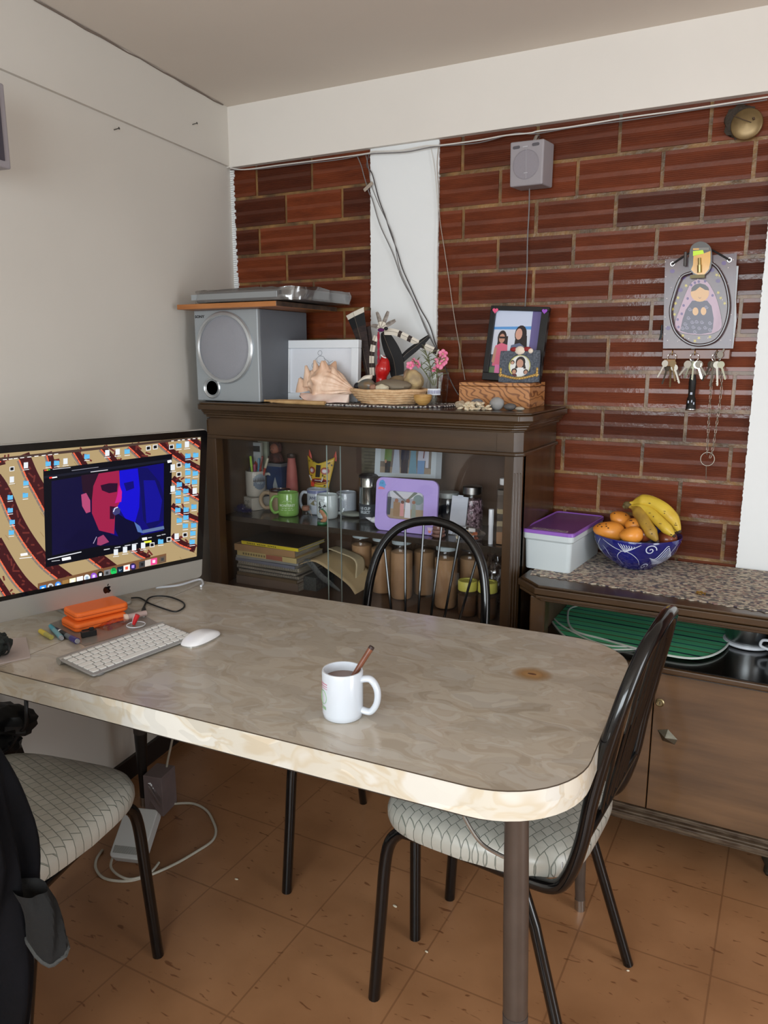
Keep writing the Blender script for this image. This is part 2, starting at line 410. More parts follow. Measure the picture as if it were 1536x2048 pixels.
fz = MB(); fz.prism(band(XL,XR,YF,YB,.022), 1.130, 1.187); fz.box((XL+.02,YF-.003,1.135),(XL+.022,YF+.01,1.183)); fz.box((XR-.075,YF-.002,1.132),(XR-.073,YF+.01,1.185))
pt(fz, 'frieze', dwood, c1, O1)
bd = MB(); bd.prism(band(XL-.006,XR+.008,YF-.009,YB,.022), 1.119, 1.131)
pt(bd, 'bead_moulding', dwood, c1, O1, bevel=.004, bseg=3)
for s,x0,x1 in ((-1,XL,XL+.06),(1,XR-.050,XR)):
    pm = MB()
    if s > 0:
        pm.prism([(x0,YF+.004),(x1-.022,YF+.004),(x1-.022,YF+.03),(x0,YF+.03)],.06,1.120)
        pm.prism([(x1-.022,YF+.002),(x1,YF+.024),(x1,YF+.05),(x1-.03,YF+.05)],.06,1.120)
        for t in (.2,.5,.8):
            cx, cy = x1-.022+.022*t, YF+.002+.022*t
            pm.tube([(cx-.002,cy+.0,.1),(cx-.002,cy+.0,1.07)], .0032, 8)
    else:
        pm.box((x0,YF+.004,.06),(x1-.022,YF+.05,1.120)); pm.box((x1-.024,YF+.001,.06),(x1-.006,YF+.04,1.120))
    pt(pm, 'corner_post', dwoodv, c1, O1, bevel=.002)
for x0,x1 in ((XL,XL+.018),(XR-.02,XR)):
    pt(MB().box((x0,YF+.03,.06),(x1,YB,1.120)), 'side_panel', dwoodv, c1, O1)
pt(MB().box((XL+.018,YB-.012,.06),(XR-.02,YB,1.120)), 'back_panel', inwood, c1, O1)
S1, S2 = .828, .57
SHY = 2.185
pt(MB().box((XL+.018,SHY,S1-.02),(XR-.02,YB-.012,S1)), 'shelf', mat('dark_shelf_top',(58,50,42),.22,coat=.4,var=.2,vscale=12), c1, O1, bevel=.002)
pt(MB().box((XL+.018,YF+.03,S2-.02),(XR-.02,YB-.012,S2)), 'shelf', inwood, c1, O1, bevel=.002)
pt(MB().box((XL+.0,YF,.06),(XR-.03,YF+.06,.5)), 'bottom_panel', dwood, c1, O1, bevel=.003)
pt(MB().prism(band(XL-.01,XR+.012,YF-.015,YB,.03),.0,.07), 'plinth', dwood, c1, O1, bevel=.004)
ge = mat('glass_edge', (150,165,158), .2)
for (a,b_,yy) in ((XL+.04,-1.30,YF+.034),(-1.345,XR-.05,YF+.02)):
    g = MB().box((a,yy,S2-.05),(b_,yy+.004,1.120),0)
    gp = pt(g, 'glass_panel', tglass, c1, O1)
    ed = MB().box((b_-.0012 if a < -1.5 else a, yy-.0005, S2-.05),((b_ if a < -1.5 else a+.0012),yy+.0045,1.120))
    pt(ed, 'glass_edge', ge, gp, O1)

# ================================================================== LOW CABINET
c2 = thing('low_cabinet', 'low dark wooden cabinet with open shelf and brown veneer doors under the white pillar', 'cabinet', (0, 2.28, 0))
O2 = (0,2.28,0); x0, x1, yf, yb = -.655, .46, 2.03, 2.485; T2 = .775
tp = MB()
for (ov,z0,z1) in ((-.004,.728,.737),(.006,.737,.746),(.0,.746,.750),(.010,.750,.768),(.002,.768,T2)):
    tp.prism(band(x0-ov,x1+ov,yf-ov,yb,.07), z0, z1)
pt(tp, 'top', dwood, c2, O2, bevel=.003)
for xx in (-.62,.40): pt(MB().prism([(xx,yf+.035),(xx+.045,yf+.035),(xx+.045,yf+.08),(xx,yf+.08)],.59,.73), 'front_post', dwoodv, c2, O2, bevel=.004)
pt(MB().box((-.62,yf+.05,.12),(-.60,yb,.73)), 'side_panel', inwood, c2, O2)
pt(MB().box((.42,yf+.05,.12),(.44,yb,.73)), 'side_panel', inwood, c2, O2)
pt(MB().box((-.6,yb-.01,.12),(.42,yb,.73)), 'back_panel', inwood, c2, O2)
sh = MB().box((-.62,yf+.02,.571),(.44,yb-.01,.595)); pt(sh, 'shelf', mat('black_shelf',(22,19,17),.2,coat=.5,var=.3,vscale=6), c2, O2)
pt(MB().box((-.625,yf+.008,.577),(.445,yf+.022,.594)), 'shelf_edge', dwood, c2, O2, bevel=.004)
dfront = yf+.035
knobm = mat('aged_pewter',(120,118,105),.42,metal=.9,var=.3,vscale=60)
for k,(a,b_) in enumerate(((-.617,-.2665),(-.2635,.07),(.073,.437))):
    dr = MB().box((a,dfront,.162),(b_,dfront+.018,.57)); d = pt(dr, 'door', doorwood, c2, O2, bevel=.0015)
    if k == 1:
        kp = at_y(1335,1472,dfront); kb = MB()
        kb.add([(-.026,0,.012),(.0,0,.02),(.026,0,-.004),(.02,0,-.02),(-.012,0,-.016),(-.004,-.018,.002)],[(0,1,5),(1,2,5),(2,3,5),(3,4,5),(4,0,5),(0,4,3,2,1)])
        kb.tube([(0,.002,0),(0,-.004,0)],.008,10)
        pt(kb, 'knob', knobm, d, (0,0,0)).location = kp+Vector((0,-.001,0))-world_loc(d)
        lk = at_y(1320,1405,dfront); lb = MB(); lb.X = Matrix.Rotation(PI/2,4,'X')
        lb.lathe([(.0115,0),(.0115,.002),(.009,.004),(.008,.003),(.007,.003),(.0065,.0045),(0,.0045)],24); lb.X = Matrix.Identity(4); lb.cbox((0,-.0048,0),(.0015,.001,.008),1)
        pt(lb, 'lock', [mat('lock_brass',(150,138,105),.35,metal=1),inkb], d, (0,0,0)).location = lk-world_loc(d)
bs = MB()
wornw = mat('worn_wood_edge',(92,78,62),.55,c2=(58,42,28),vscale=40,stretch=(.5,1,3),bump=.3,bscale=60)
for (ov,z0,z1) in ((.0,.148,.160),(.012,.143,.149),(.018,.128,.143),(.012,.12,.128)): bs.prism(band(x0+.03-ov,x1-.02+ov,yf+.03-ov,yb,.02),z0,z1)
pt(bs, 'base_moulding', wornw, c2, O2, bevel=.002)
for fx,fy in ((-.57,2.42),(.055,2.16),(.40,2.42),(.40,2.16)):
    ft = MB().lathe([(.008,0),(.014,.01),(.012,.03),(.022,.05),(.02,.07),(.03,.09),(.032,.122)],16)
    f_ = ft.build('foot', mat('dark_metal_foot',(60,58,50),.4,metal=.6,bump=.5,bscale=90), c2); f_.location = (fx,fy-2.28,0)


# ragged caulk line where the ceiling meets the left wall
struct(MB().tube([tuple(lw(k*.06,.013+.0015*math.sin(k*1.7),CEIL-.003+.0015*math.sin(k*2.3))) for k in range(1,40)],[.0015+.0022*abs(math.sin(k*.37)) for k in range(1,40)],6).build('trim_6', mat('dingy_caulk',(120,108,98),.8)))
# ================================================================== TABLE
def marble(name, cols, sc):
    m = mat(name, cols[0], .24, coat=.25, coatr=.12); N, L, b = nodes(m)
    tc = N.new('ShaderNodeTexCoord'); mp = N.new('ShaderNodeMapping'); mp.inputs['Scale'].default_value = (1,1.7,1.7); mp.inputs['Rotation'].default_value=(0,0,.25); L.new(tc.outputs['Object'], mp.inputs[0])
    wn_ = N.new('ShaderNodeTexNoise'); wn_.inputs['Scale'].default_value=sc*.8; wn_.inputs['Detail'].default_value=2; L.new(mp.outputs[0], wn_.inputs[0])
    ad = N.new('ShaderNodeMixRGB'); ad.blend_type='ADD'; ad.inputs[0].default_value=.32; L.new(mp.outputs[0], ad.inputs[1]); L.new(wn_.outputs['Color'], ad.inputs[2])
    vo = N.new('ShaderNodeTexVoronoi'); vo.inputs['Scale'].default_value=sc*1.6; vo.feature='F1'; L.new(ad.outputs[0], vo.inputs[0])
    no = N.new('ShaderNodeTexNoise'); no.inputs['Scale'].default_value=sc*1.3; no.inputs['Detail'].default_value=3; no.inputs['Distortion'].default_value=.7; L.new(ad.outputs[0], no.inputs[0])
    cr = N.new('ShaderNodeValToRGB'); cr.color_ramp.interpolation='EASE'; e = cr.color_ramp.elements
    e[0].position=.36; e[0].color=lin(cols[1]); e[1].position=.6; e[1].color=lin(cols[2])
    k = e.new(.43); k.color=lin(cols[0]); k = e.new(.52); k.color=lin(cols[3]); k=e.new(.485); k.color=lin(cols[0])
    L.new(no.outputs[0], cr.inputs[0])
    vr = N.new('ShaderNodeHueSaturation'); sp = N.new('ShaderNodeSeparateXYZ'); L.new(vo.outputs['Color'], sp.inputs[0])
    mr = N.new('ShaderNodeMapRange'); mr.inputs['To Min'].default_value=.9; mr.inputs['To Max'].default_value=1.08; L.new(sp.outputs[0], mr.inputs[0]); L.new(mr.outputs[0], vr.inputs['Value']); L.new(cr.outputs[0], vr.inputs['Color'])
    L.new(vr.outputs[0], b.inputs['Base Color']); return m
TR = math.radians(2.6)
tb = thing('laminate_table', 'long marbled cream laminate table with rounded corner running out from the left wall', 'table', (0,0,0))
def tl(x, y, z=0):     # table coordinates to world
    return Vector((x*math.cos(TR)-y*math.sin(TR), x*math.sin(TR)+y*math.cos(TR), z))
TX0, TX1, TY0, TY1 = -1.70, -.188, 1.035, 1.752
cx, cy = (TX0+TX1)/2, (TY0+TY1)/2
tb.location = tl(cx, cy, 0); tb.rotation_euler = (0,0,TR)
W2, H2 = (TX1-TX0)/2, (TY1-TY0)/2
def rounded(w2, h2, rs, n=12):
    pts = []
    for (sx_,sy_,a0),r in zip(((1,1,0),(-1,1,PI/2),(-1,-1,PI),(1,-1,1.5*PI)), rs):
        for k in range(n+1):
            a = a0+PI/2*k/n; pts.append((sx_*(w2-r)+r*math.cos(a), sy_*(h2-r)+r*math.sin(a)))
    return pts
outl = rounded(W2,H2,(.15,.03,.03,.16))
topm = marble('marbled_laminate', [(178,168,153),(168,156,139),(184,176,164),(175,164,148)], 7.5)
edgem = marble('marbled_edge_band', [(212,205,190),(204,191,168),(220,216,206),(208,196,174)], 5.5)
MB().prism(outl, .7475, .75, smooth=True).build('tabletop', topm, tb, ang=30)
MB().prism([(p[0]*1.0006,p[1]*1.0012) for p in outl], .698, .7485, smooth=True).build('edge_band', edgem, tb, ang=30)
rim = [(p[0]*1.0007,p[1]*1.0014,.7492) for p in outl]
MB().tube(rim, .0011, 6, True).build('edge_trim', mat('dark_trim_line',(70,58,46),.5), tb)
# the join line where the leaf slides out
sj = MB(); jx = -.46
sj.box((jx-.0007,-H2-.0012,.699),(jx+.0007,-H2+.001,.7486)); sj.box((jx-.0006,-H2,.7497),(jx+.0006,H2,.7503))
sj.build('leaf_join', mat('join_line',(120,108,92),.6), tb)
brn = mat('burn_mark', (88,54,32), .5)
bp_ = at_z(1064,1348,.7505); q = Vector((bp_.x,bp_.y,0))-tb.location
lx, ly = q.x*math.cos(TR)+q.y*math.sin(TR), -q.x*math.sin(TR)+q.y*math.cos(TR)
bm2 = mat('scorch_stain', (180,140,92), .3); N,L,b = nodes(bm2)
tcn = N.new('ShaderNodeTexCoord'); gr = N.new('ShaderNodeTexGradient'); gr.gradient_type='SPHERICAL'; mpn = N.new('ShaderNodeMapping'); mpn.inputs['Scale'].default_value=(22,26,26); L.new(tcn.outputs['Object'], mpn.inputs[0]); L.new(mpn.outputs[0], gr.inputs[0]); mu = math_('MULTIPLY', gr.outputs[0], .95, N, L); L.new(mu, b.inputs['Alpha'])
st_ = MB(); st_.prism([(.05*math.cos(a*PI/12),.04*math.sin(a*PI/12)) for a in range(24)],0,.0002)
o = st_.build('scorch_stain', bm2, tb); o.location=(lx,ly,.7502)
o = MB().prism([(.009*math.cos(a*PI/6)*(1+.2*math.sin(3*a)),.004*math.sin(a*PI/6)) for a in range(12)],0,.0005).build('burn_mark', brn, tb); o.location=(lx,ly,.7503)
# legs: tapering brown metal tubes with ferrules
legm = mat('brown_enamel_leg', (88,76,68), .38, metal=.35, var=.15, vscale=20)
darkm = mat('dark_leg', (30,26,24), .4)
def tleg(name, topw, foot, m, r0=.021, r1=.011):
    t = Vector(topw); f = Vector(foot); mbx = MB()
    P = [t+(f-t)*k for k in (0,.3,.55,.56,.62,.9,.985)]
    mbx.tube([tuple(p) for p in P],[r0*.93,r0,r0,r0*.99,r0*.96,r1*1.1,r1],16)
    o = mbx.build(name, m, None); o.parent = tb; o.matrix_parent_inverse = Matrix.LocRotScale(tb.location, tb.rotation_euler, None).inverted()
    for a,b_,mm_,rr in ((.555,.63,mat('tape_band',(66,58,54),.6),r0*1.03),(.955,1.0,steel,r1*1.12)):
        fe = MB().tube([tuple(t+(f-t)*a),tuple(t+(f-t)*b_)],[rr if a<.9 else rr, rr*.97 if a<.9 else rr],16)
        fo = fe.build('ferrule' if a>.9 else 'tape_band', steel if a>.9 else mm_, None); fo.parent = o
    return o
near = at_z(1003,1625,.70)
tleg('leg', (near.x+.01,near.y+.045,.70), (near.x+.035, near.y+.03, 0), legm)
far = at_z(1160,1818,0)
tleg('leg', (far.x-.03, far.y-.02,.70), (far.x,far.y,0), legm, .02, .012)
tleg('leg', tuple(tl(TX0+.1,TY1-.1,.70)), tuple(tl(TX0+.06,TY1-.07,0)), darkm)
nl = tl(TX0+.09,TY0+.12,.70)
tleg('leg', tuple(nl), (nl.x-.03,nl.y-.02,0), mat('dark_brown_post',(72,48,38),.5), .03, .022)
ap = MB(); i_ = rounded(W2-.06,H2-.06,(.12,.02,.02,.12)); 
ap.prism(i_, .655, .699); ap.build('apron', mat('dark_underside',(60,50,42),.7), tb)
lw_ = [at_z(915,1640,.68),at_z(930,1660,.62),at_z(950,1690,.585),at_z(978,1700,.57),at_z(1003,1700,.57)]
wr_ = MB().tube(catmull([tuple(Vector((p.x,max(p.y,TY0+.1),p.z)) ) for p in [Vector((near.x-.13,near.y+.11,.66)),Vector((near.x-.11,near.y+.10,.62)),Vector((near.x-.07,near.y+.09,.575)),Vector((near.x-.03,near.y+.07,.562)),Vector((near.x+.01,near.y+.05,.56))]],6),.0035,8)
o = wr_.build('wire_brace', steel); o.parent = tb; o.matrix_parent_inverse = Matrix.LocRotScale(tb.location, tb.rotation_euler, None).inverted()

# ================================================================== CHAIRS
vin = mat('quilted_silver_vinyl', (168,166,156), .3, coat=.3, coatr=.25); N,L,b = nodes(vin)
tcn = N.new('ShaderNodeTexCoord'); mpn = N.new('ShaderNodeMapping'); mpn.inputs['Rotation'].default_value=(0,0,.5); mpn.inputs['Scale'].default_value=(1/.025,1/.019,1); L.new(tcn.outputs['Object'], mpn.inputs[0])
br = N.new('ShaderNodeTexBrick'); br.offset=.5; br.inputs['Scale'].default_value=1; br.inputs['Mortar Size'].default_value=.045; br.inputs['Mortar Smooth'].default_value=.8; br.inputs['Brick Width'].default_value=1; br.inputs['Row Height'].default_value=1
br.inputs['Color1'].default_value=lin((182,180,170)); br.inputs['Color2'].default_value=lin((170,168,158)); br.inputs['Mortar'].default_value=lin((128,134,124)); L.new(mpn.outputs[0], br.inputs[0]); L.new(br.outputs[0], b.inputs['Base Color'])
nzz = N.new('ShaderNodeTexNoise'); nzz.inputs['Scale'].default_value=20; L.new(tcn.outputs['Object'], nzz.inputs[0])
ml = math_('MULTIPLY', br.outputs['Fac'], -1.0, N, L); ml = math_('ADD', ml, nzz.outputs[0], N, L)
bpn = N.new('ShaderNodeBump'); bpn.inputs['Strength'].default_value=.8; bpn.inputs['Distance'].default_value=.003; L.new(ml, bpn.inputs['Height']); L.new(bpn.outputs[0], b.inputs['Normal'])
TRD = .0135
def make_chair(label):
    t = thing('dining_chair', label, 'chair', (0,0,0), group=None)
    half = [(.188,.238,.0),(.181,.225,.2),(.176,.213,.36),(.172,.19,.412),(.172,.15,.425),(.178,0,.427),(.184,-.11,.427),(.187,-.16,.437),(.189,-.185,.475),(.190,-.205,.55)]
    hoop = [(.189,-.218,.64),(.182,-.238,.745),(.160,-.257,.832),(.115,-.272,.893),(.06,-.282,.921),(0,-.285,.931)]
    fr = catmull([h for h in half+hoop],5)
    full = fr + [Vector((-p.x,p.y,p.z)) for p in fr[::-1][1:]]
    # split the continuous tube: back hoop with seat rails, and each front leg
    n1_ = next(i for i,p in enumerate(full) if p.z > .40); n2_ = len(full)-1-n1_
    MB().tube(full[n1_:n2_+1], TRD, 12).build('back_frame', black, t)
    MB().tube(full[:n1_+1], TRD, 12).build('leg', black, t); MB().tube(full[n2_:], TRD, 12).build('leg', black, t)
    for s in (-1,1):
        MB().tube([(s*.165,-.08,.415),(s*.178,-.12,.33),(s*.203,-.222,0)], .012, 12).build('leg', black, t)
    for k in range(6):
        u = (k-2.5)/2.5; xb, xt = u*.085, u*.145
        # find hoop height at xt
        zt = .936-.19*abs(xt/.185)**2.6; yt = -.288+ (.936-zt)*.26
        MB().tube([(xb,-.208,.545),(xt,yt+.002,zt)], .0038, 8).build('spindle', black, t)
    MB().tube([(-.19,-.206,.545),(.19,-.206,.545)], .008, 10).build('cross_rail', black, t)
    MB().tube([(-.165,.12,.418),(.165,.12,.418)], .008, 10).build('seat_support', black, t)
    MB().tube([(-.165,-.09,.416),(.165,-.09,.416)], .008, 10).build('seat_support', black, t)
    # cushion
    out = []
    for k in range(64):
        a = 2*PI*k/64; c_, s_ = math.cos(a), math.sin(a)
        x = abs(c_)**.5*math.copysign(1,c_); y = abs(s_)**.5*math.copysign(1,s_)
        wv = .212 if y > 0 else .212-.022*abs(y)
        out.append((x*wv, y*.215+.025))
    m_ = MB(); rings = [(.985,.437),(1.0,.448),(1.0,.462),(.97,.478),(.9,.488),(.75,.493),(.5,.495),(.25,.496)]
    vs_ = []; 
    for (k_,z) in rings: vs_ += [(p[0]*k_, .02+(p[1]-.02)*k_, z) for p in out]
    fs = [(r*64+i, r*64+(i+1)%64, (r+1)*64+(i+1)%64, (r+1)*64+i) for r in range(len(rings)-1) for i in range(64)]
    fs.append(list(range(64))[::-1]); fs.append([(len(rings)-1)*64+i for i in range(64)])
    m_.add(vs_, fs, 0, True); m_.build('seat', vin, t, ang=60)
    return t
ch = make_chair('black hoop-back chair pushed under the rounded end of the table, seen side-on')
def place(c, x, y, rz): c.location = (x,y,0); c.rotation_euler = (0,0,rz)
place(ch, -.458, 1.461, math.radians(86.6)); ch['group'] = 'black hoop-back dining chairs'
MB().ball((0,0,0),(.004,.0015,.007)).build('paint_chip', whitem, ch).location = (-.1905,-.171,.487)
c_2 = copy_tree(ch); place(c_2, -.896, 1.725, math.radians(181.2)); c_2['label'] = 'black hoop-back chair on the far side of the table before the glass cabinet'
c_3 = copy_tree(ch); place(c_3, -1.365, .888, math.radians(10)); c_3['label'] = 'black hoop-back chair at the near left with a dark jacket over its back'
for c in (c_2, c_3):
    for k in list(c.children):
        if k.name.startswith('paint_chip'): bpy.data.objects.remove(k)

# ================================================================== DESKTOP COMPUTER
p0 = at_z(404,1154,.790)                 # bottom right corner of the body
# screen plane: vertical through p0, horizontal direction hd
ha = math.radians(16.9); HD = Vector((math.sin(ha), math.cos(ha), 0)); HN = Vector((HD.y,-HD.x,0))   # HN faces the viewer
imac_o = p0 - HD*.2808
tilt = math.radians(-8.6)
im = thing('desktop_computer', 'silver all-in-one computer with its screen lit on the left end of the table', 'computer', (imac_o.x-HN.x*.06, imac_o.y-HN.y*.06, .75))
im.rotation_euler = (0,0,math.atan2(HD.y,HD.x))      # local X = HD, local -Y = HN
alu = mat('brushed_aluminium', (176,174,168), .38, metal=.55); bez = mat('black_bezel_glass', (6,6,8), .1, coat=.3)
BW, BH, CH = .2808, .4255, .055
zb = .040
Xt = Matrix.Translation((0,-.06,zb)) @ Matrix.Rotation(-tilt,4,'X')    # leans back
def build_in(mb, name, m, parent, **k): 
    o = mb.build(name, m, parent, **k); return o
m_ = MB(); m_.X = Xt @ Matrix.Rotation(PI/2,4,'X')
m_.prism([(p[0],p[1]+BH/2) for p in rrect(BW*2,BH,.012)], -.012, 0); m_.build('body', alu, im, bevel=.0015)
m_ = MB(); m_.X = Xt
m_.ball((0,.002,BH*.5),(BW*.93,.038,BH*.46),32,20,fn=lambda p:(p.x,max(p.y,0),p.z)); m_.build('rear_shell', alu, im)
m_ = MB(); m_.X = Xt @ Matrix.Rotation(PI/2,4,'X')
pts = [(-BW+.001,CH),(BW-.001,CH)]+[(BW-.012+.011*math.cos(a),BH-.012+.011*math.sin(a)) for a in [PI/2*k/6 for k in range(7)]]+[(-BW+.012+.011*math.cos(a),BH-.012+.011*math.sin(a)) for a in [PI/2+PI/2*k/6 for k in range(7)]]
m_.prism(pts, .0001, .0012); m_.build('front_glass', bez, im)
# apple mark on the chin
def bez_pts(P, n=8): return [(p.x,p.y) for p in catmull([(a,b_,0) for a,b_ in P], n, True)]
ap_ = [(0,.58),(.28,.66),(.62,.55),(.72,.42),(.55,.25),(.52,0),(.62,-.22),(.8,-.34),(.62,-.68),(.38,-.86),(.15,-.80),(0,-.76),(-.15,-.8),(-.38,-.86),(-.66,-.6),(-.84,-.1),(-.78,.35),(-.5,.62),(-.22,.64)]
m_ = MB(); m_.X = Xt @ Matrix.Rotation(PI/2,4,'X') @ Matrix.Translation((0,CH*.5-.001,0)) @ Matrix.Scale(.0125,4)
m_.prism(bez_pts(ap_,4), .01, .06); m_.prism([(0.02,.72),(.06,1.0),(.3,1.22),(.32,1.0),(.2,.78)], .01,.06)
m_.build('fruit_logo', bez, im)
m_ = MB(); m_.prism(rrect(.17,.15,.01,6,(0,.045)), 0, .008); m_.build('foot', alu, im, bevel=.002)
m_ = MB(); m_.prism([(.100,.008),(.108,.008),(.05,.2),(.035,.2)],-.07,.07)
m_.v = [(v[2],v[0],v[1]) for v in m_.v]; m_.build('stand', alu, im)
# ---- what the screen shows, as flat lit shapes in the plane of the glass
SW, SZ0, SZ1 = .260, .067, .4068
em = {}
def E(c, k=1.0):
    key = (tuple(c),k)
    if key not in em: em[key] = mat('screen_%d_%d_%d_%d'%(c[0],c[1],c[2],int(k*10)), c, .3, emit=k, spec=.2); nodes(em[key])[2].inputs['Base Color'].default_value=(0,0,0,1)
    return em[key]
ROTI = Matrix.Rotation(im.rotation_euler[2],4,'Z'); MI = (Matrix.Translation(im.location) @ ROTI @ Xt)
MIi = MI.inverted()
def scr(zx, zy):       # point of the photo (in crop units) on the glass, to local x,z
    d = ray(zx*.2865, 840+zy*.2865); o_ = MIi @ CAM; e_ = (MIi @ (CAM+d))-o_
    k = (-.0013-o_.y)/e_.y; p = o_+e_*k; return (p.x, p.z)
class Scr:
    def __init__(s): s.mb = MB(); s.mb.X = Xt; s.mats = []; s.lay = 0
    def mi(s, c, k=1.0):
        m = E(c,k)
        if m not in s.mats: s.mats.append(m)
        return s.mats.index(m)
    def clip(s, P):
        def cl(P, f, g):
            out = []
            for i in range(len(P)):
                a, b_ = P[i-1], P[i]; fa, fb = f(a), f(b_)
                if fa*fb < 0: t = fa/(fa-fb); out.append((a[0]+(b_[0]-a[0])*t, a[1]+(b_[1]-a[1])*t))
                if fb >= 0: out.append(b_)
            return out
        for f in (lambda p:p[0]+SW, lambda p:SW-p[0], lambda p:p[1]-SZ0, lambda p:SZ1-p[1]):
            P = cl(P, f, None)
            if len(P) < 3: return []
        return P
    def pl(s, P, c, k=1.0, raw=False):
        P = P if raw else [scr(*p) for p in P]; P = s.clip(P)
        if len(P) < 3: return
        s.lay += .0000025; y = -.0013-s.lay
        s.mb.poly([(p[0],y,p[1]) for p in P], s.mi(c,k))
    def stroke(s, P, w_, c, k=1.0):
        for i in range(len(P)-1):
            a, b_ = Vector((P[i][0],P[i][1],0)), Vector((P[i+1][0],P[i+1][1],0)); d = (b_-a); 
            if d.length < 1e-6: continue
            d.normalize(); n = Vector((-d.y,d.x,0))*w_/2; a = a-d*w_*.25; b_=b_+d*w_*.25
            s.pl([(a+n)[:2],(b_+n)[:2],(b_-n)[:2],(a-n)[:2]], c, k)
S = Scr()
S.pl([(-SW,SZ0),(SW,SZ0),(SW,SZ1),(-SW,SZ1)], (180,156,114), .8, True)
rows = [[(-160,330),(-60,440),(0,540),(60,680),(130,810),(220,940),(310,1040),(440,1140)],
        [(130,280),(180,400),(240,510),(310,640),(380,760),(500,880),(620,970),(740,1060)],
        [(-60,880),(0,985),(60,1080),(130,1170),(230,1260)],[(-40,1120),(40,1240),(80,1300)],
        [(0,290),(-40,300)],[(320,240),(345,320),(400,420)],[(510,230),(560,310),(600,380)],[(700,205),(770,285),(800,330)],[(895,190),(965,255),(1000,300)],
        [(1105,165),(1200,245),(1300,310),(1400,365)],[(1190,420),(1290,500),(1390,560)],[(1185,610),(1280,670),(1390,715)],[(1185,820),(1250,870),(1330,900)],[(890,880),(950,935),(1010,965)],[(1270,110),(1390,190)]]
for r in rows:
    r2 = [(p.x,p.y) for p in catmull([(a,b_,0) for a,b_ in r],3)]
    big = len(r) > 4
    S.stroke([(a+42 if big else a+20,b_-22 if big else b_-4) for a,b_ in r2], 84 if big else 52, (62,22,26), .9)
    tot = 0
    for i in range(len(r2)-1):
        a,b_ = r2[i]; S.stroke([(a+random.uniform(20,70),b_-random.uniform(0,50)),(a+random.uniform(35,80),b_-random.uniform(0,40))], 12, (104,44,40), .9)
    for i in range(0,len(r2)-1):
        a,b_ = r2[i]; c_,d_ = r2[i+1]
        S.stroke([(a-6,b_+8),(a+(c_-a)*.8-6,b_+(d_-b_)*.8+8)], 13, (128,112,104), .9)
        S.stroke([(a+4,b_),(a+(c_-a)*.78+4,b_+(d_-b_)*.78)], 9, (226,96,66), 1.0)
for k in range(26):      # worn boards between the rows
    x = random.uniform(0,1390); y = random.uniform(250,1180); S.stroke([(x,y),(x+26,y+34)], 3, (150,120,76), .8)
# menu bar
S.pl([(0,262),(1400,112),(1400,128),(0,282)], (70,52,46), .9)
for x in [20,60,95,140,190,240,290,335,378]: S.stroke([(x,279-x*.107),(x+26,276-x*.107)], 5, (240,238,232))
for x in [1195,1240,1270,1310,1345,1380]: S.stroke([(x,274-x*.107),(x+16,273-x*.107)], 5, (240,238,232))
# browser window
S.pl([(300,345),(1200,235),(1190,850),(318,1028)], (8,9,20), .8)
S.pl([(304,392),(1198,268),(1198,285),(305,408)], (22,24,38), .9)
for i,c in enumerate([(220,70,60),(220,170,50),(60,180,70)]): S.stroke([(310+i*14,351-i*2),(318+i*14,350-i*2)], 8, c)
S.stroke([(368,343),(490,330)], 5, (180,180,185)); S.stroke([(500,352),(685,328)], 5, (120,120,130)); S.stroke([(632,362),(750,347)], 5, (200,200,205))
S.stroke([(345,403),(360,401)], 11, (235,50,40)); S.stroke([(364,402),(395,397)], 8, (235,235,235)); S.stroke([(1172,290),(1192,286)], 18, (225,225,230))
# the video: singer's face half red, half blue at a microphone
S.pl([(358,425),(1142,300),(1140,770),(362,945)], (14,10,52), .9)
S.pl([(820,355),(1142,300),(1140,770),(760,850),(800,600)], (12,8,110), .9)
S.pl([(960,330),(1030,335),(1110,430),(1140,520),(1138,700),(1050,770),(1000,700),(980,520)], (10,10,84), .9)
S.pl([(1000,420),(1080,420),(1130,560),(1110,700),(1020,720),(1010,560)], (16,14,140), .9)
S.pl([(835,352),(960,338),(975,480),(970,610),(940,720),(880,700),(820,600),(812,470)], (18,12,196), .9)
S.pl([(670,375),(830,352),(835,450),(850,540),(820,600),(800,700),(795,795),(690,770),(640,650),(640,480)], (150,30,68), .9)
S.pl([(565,385),(690,368),(650,460),(640,560),(600,510),(575,500)], (36,14,34), .9)
S.pl([(565,520),(600,508),(628,560),(630,640),(600,650),(572,600)], (170,70,110), .9)
S.pl([(700,455),(760,440),(820,440),(815,500),(760,510),(710,490)], (40,10,40), .9)
S.pl([(830,450),(850,500),(845,570),(800,580),(815,530)], (190,30,130), .9)
S.pl([(862,440),(930,425),(935,475),(880,495)], (10,6,110), .9)
S.pl([(765,600),(810,605),(795,690),(765,690)], (50,10,40), .9)
S.pl([(560,760),(690,770),(850,820),(850,870),(690,880),(500,915),(430,880)], (12,8,48), .9)
S.pl([(680,820),(720,800),(760,850),(700,875),(676,870)], (150,60,100), .9)
S.pl([(800,640),(880,690),(960,720),(985,800),(960,830),(850,868),(800,760)], (8,8,44), .9)
S.pl([(785,620),(815,605),(838,620),(835,650),(800,665),(785,650)], (60,60,110), .9); S.stroke([(790,640),(800,615),(820,608)], 6, (210,205,225))
S.pl([(935,710),(975,740),(1000,790),(960,780)], (80,110,170), .9); S.stroke([(1000,778),(1138,750)], 22, (90,110,150), .9)
S.stroke([(650,860),(672,815)], 5, (150,140,170)); S.stroke([(332,972),(565,920)], 6, (215,215,220)); S.stroke([(436,972),(488,962)], 20, (235,235,240)); S.stroke([(360,985),(415,978)], 5, (170,170,175))
for x in (725,800,870,920): S.stroke([(x,905-(x-725)*.19),(x+38,898-(x-725)*.19)], 6, (190,190,195))
S.stroke([(995,830),(1020,826)], 18, (235,235,240)); S.stroke([(1008,853),(1052,846)], 14, (216,220,60))
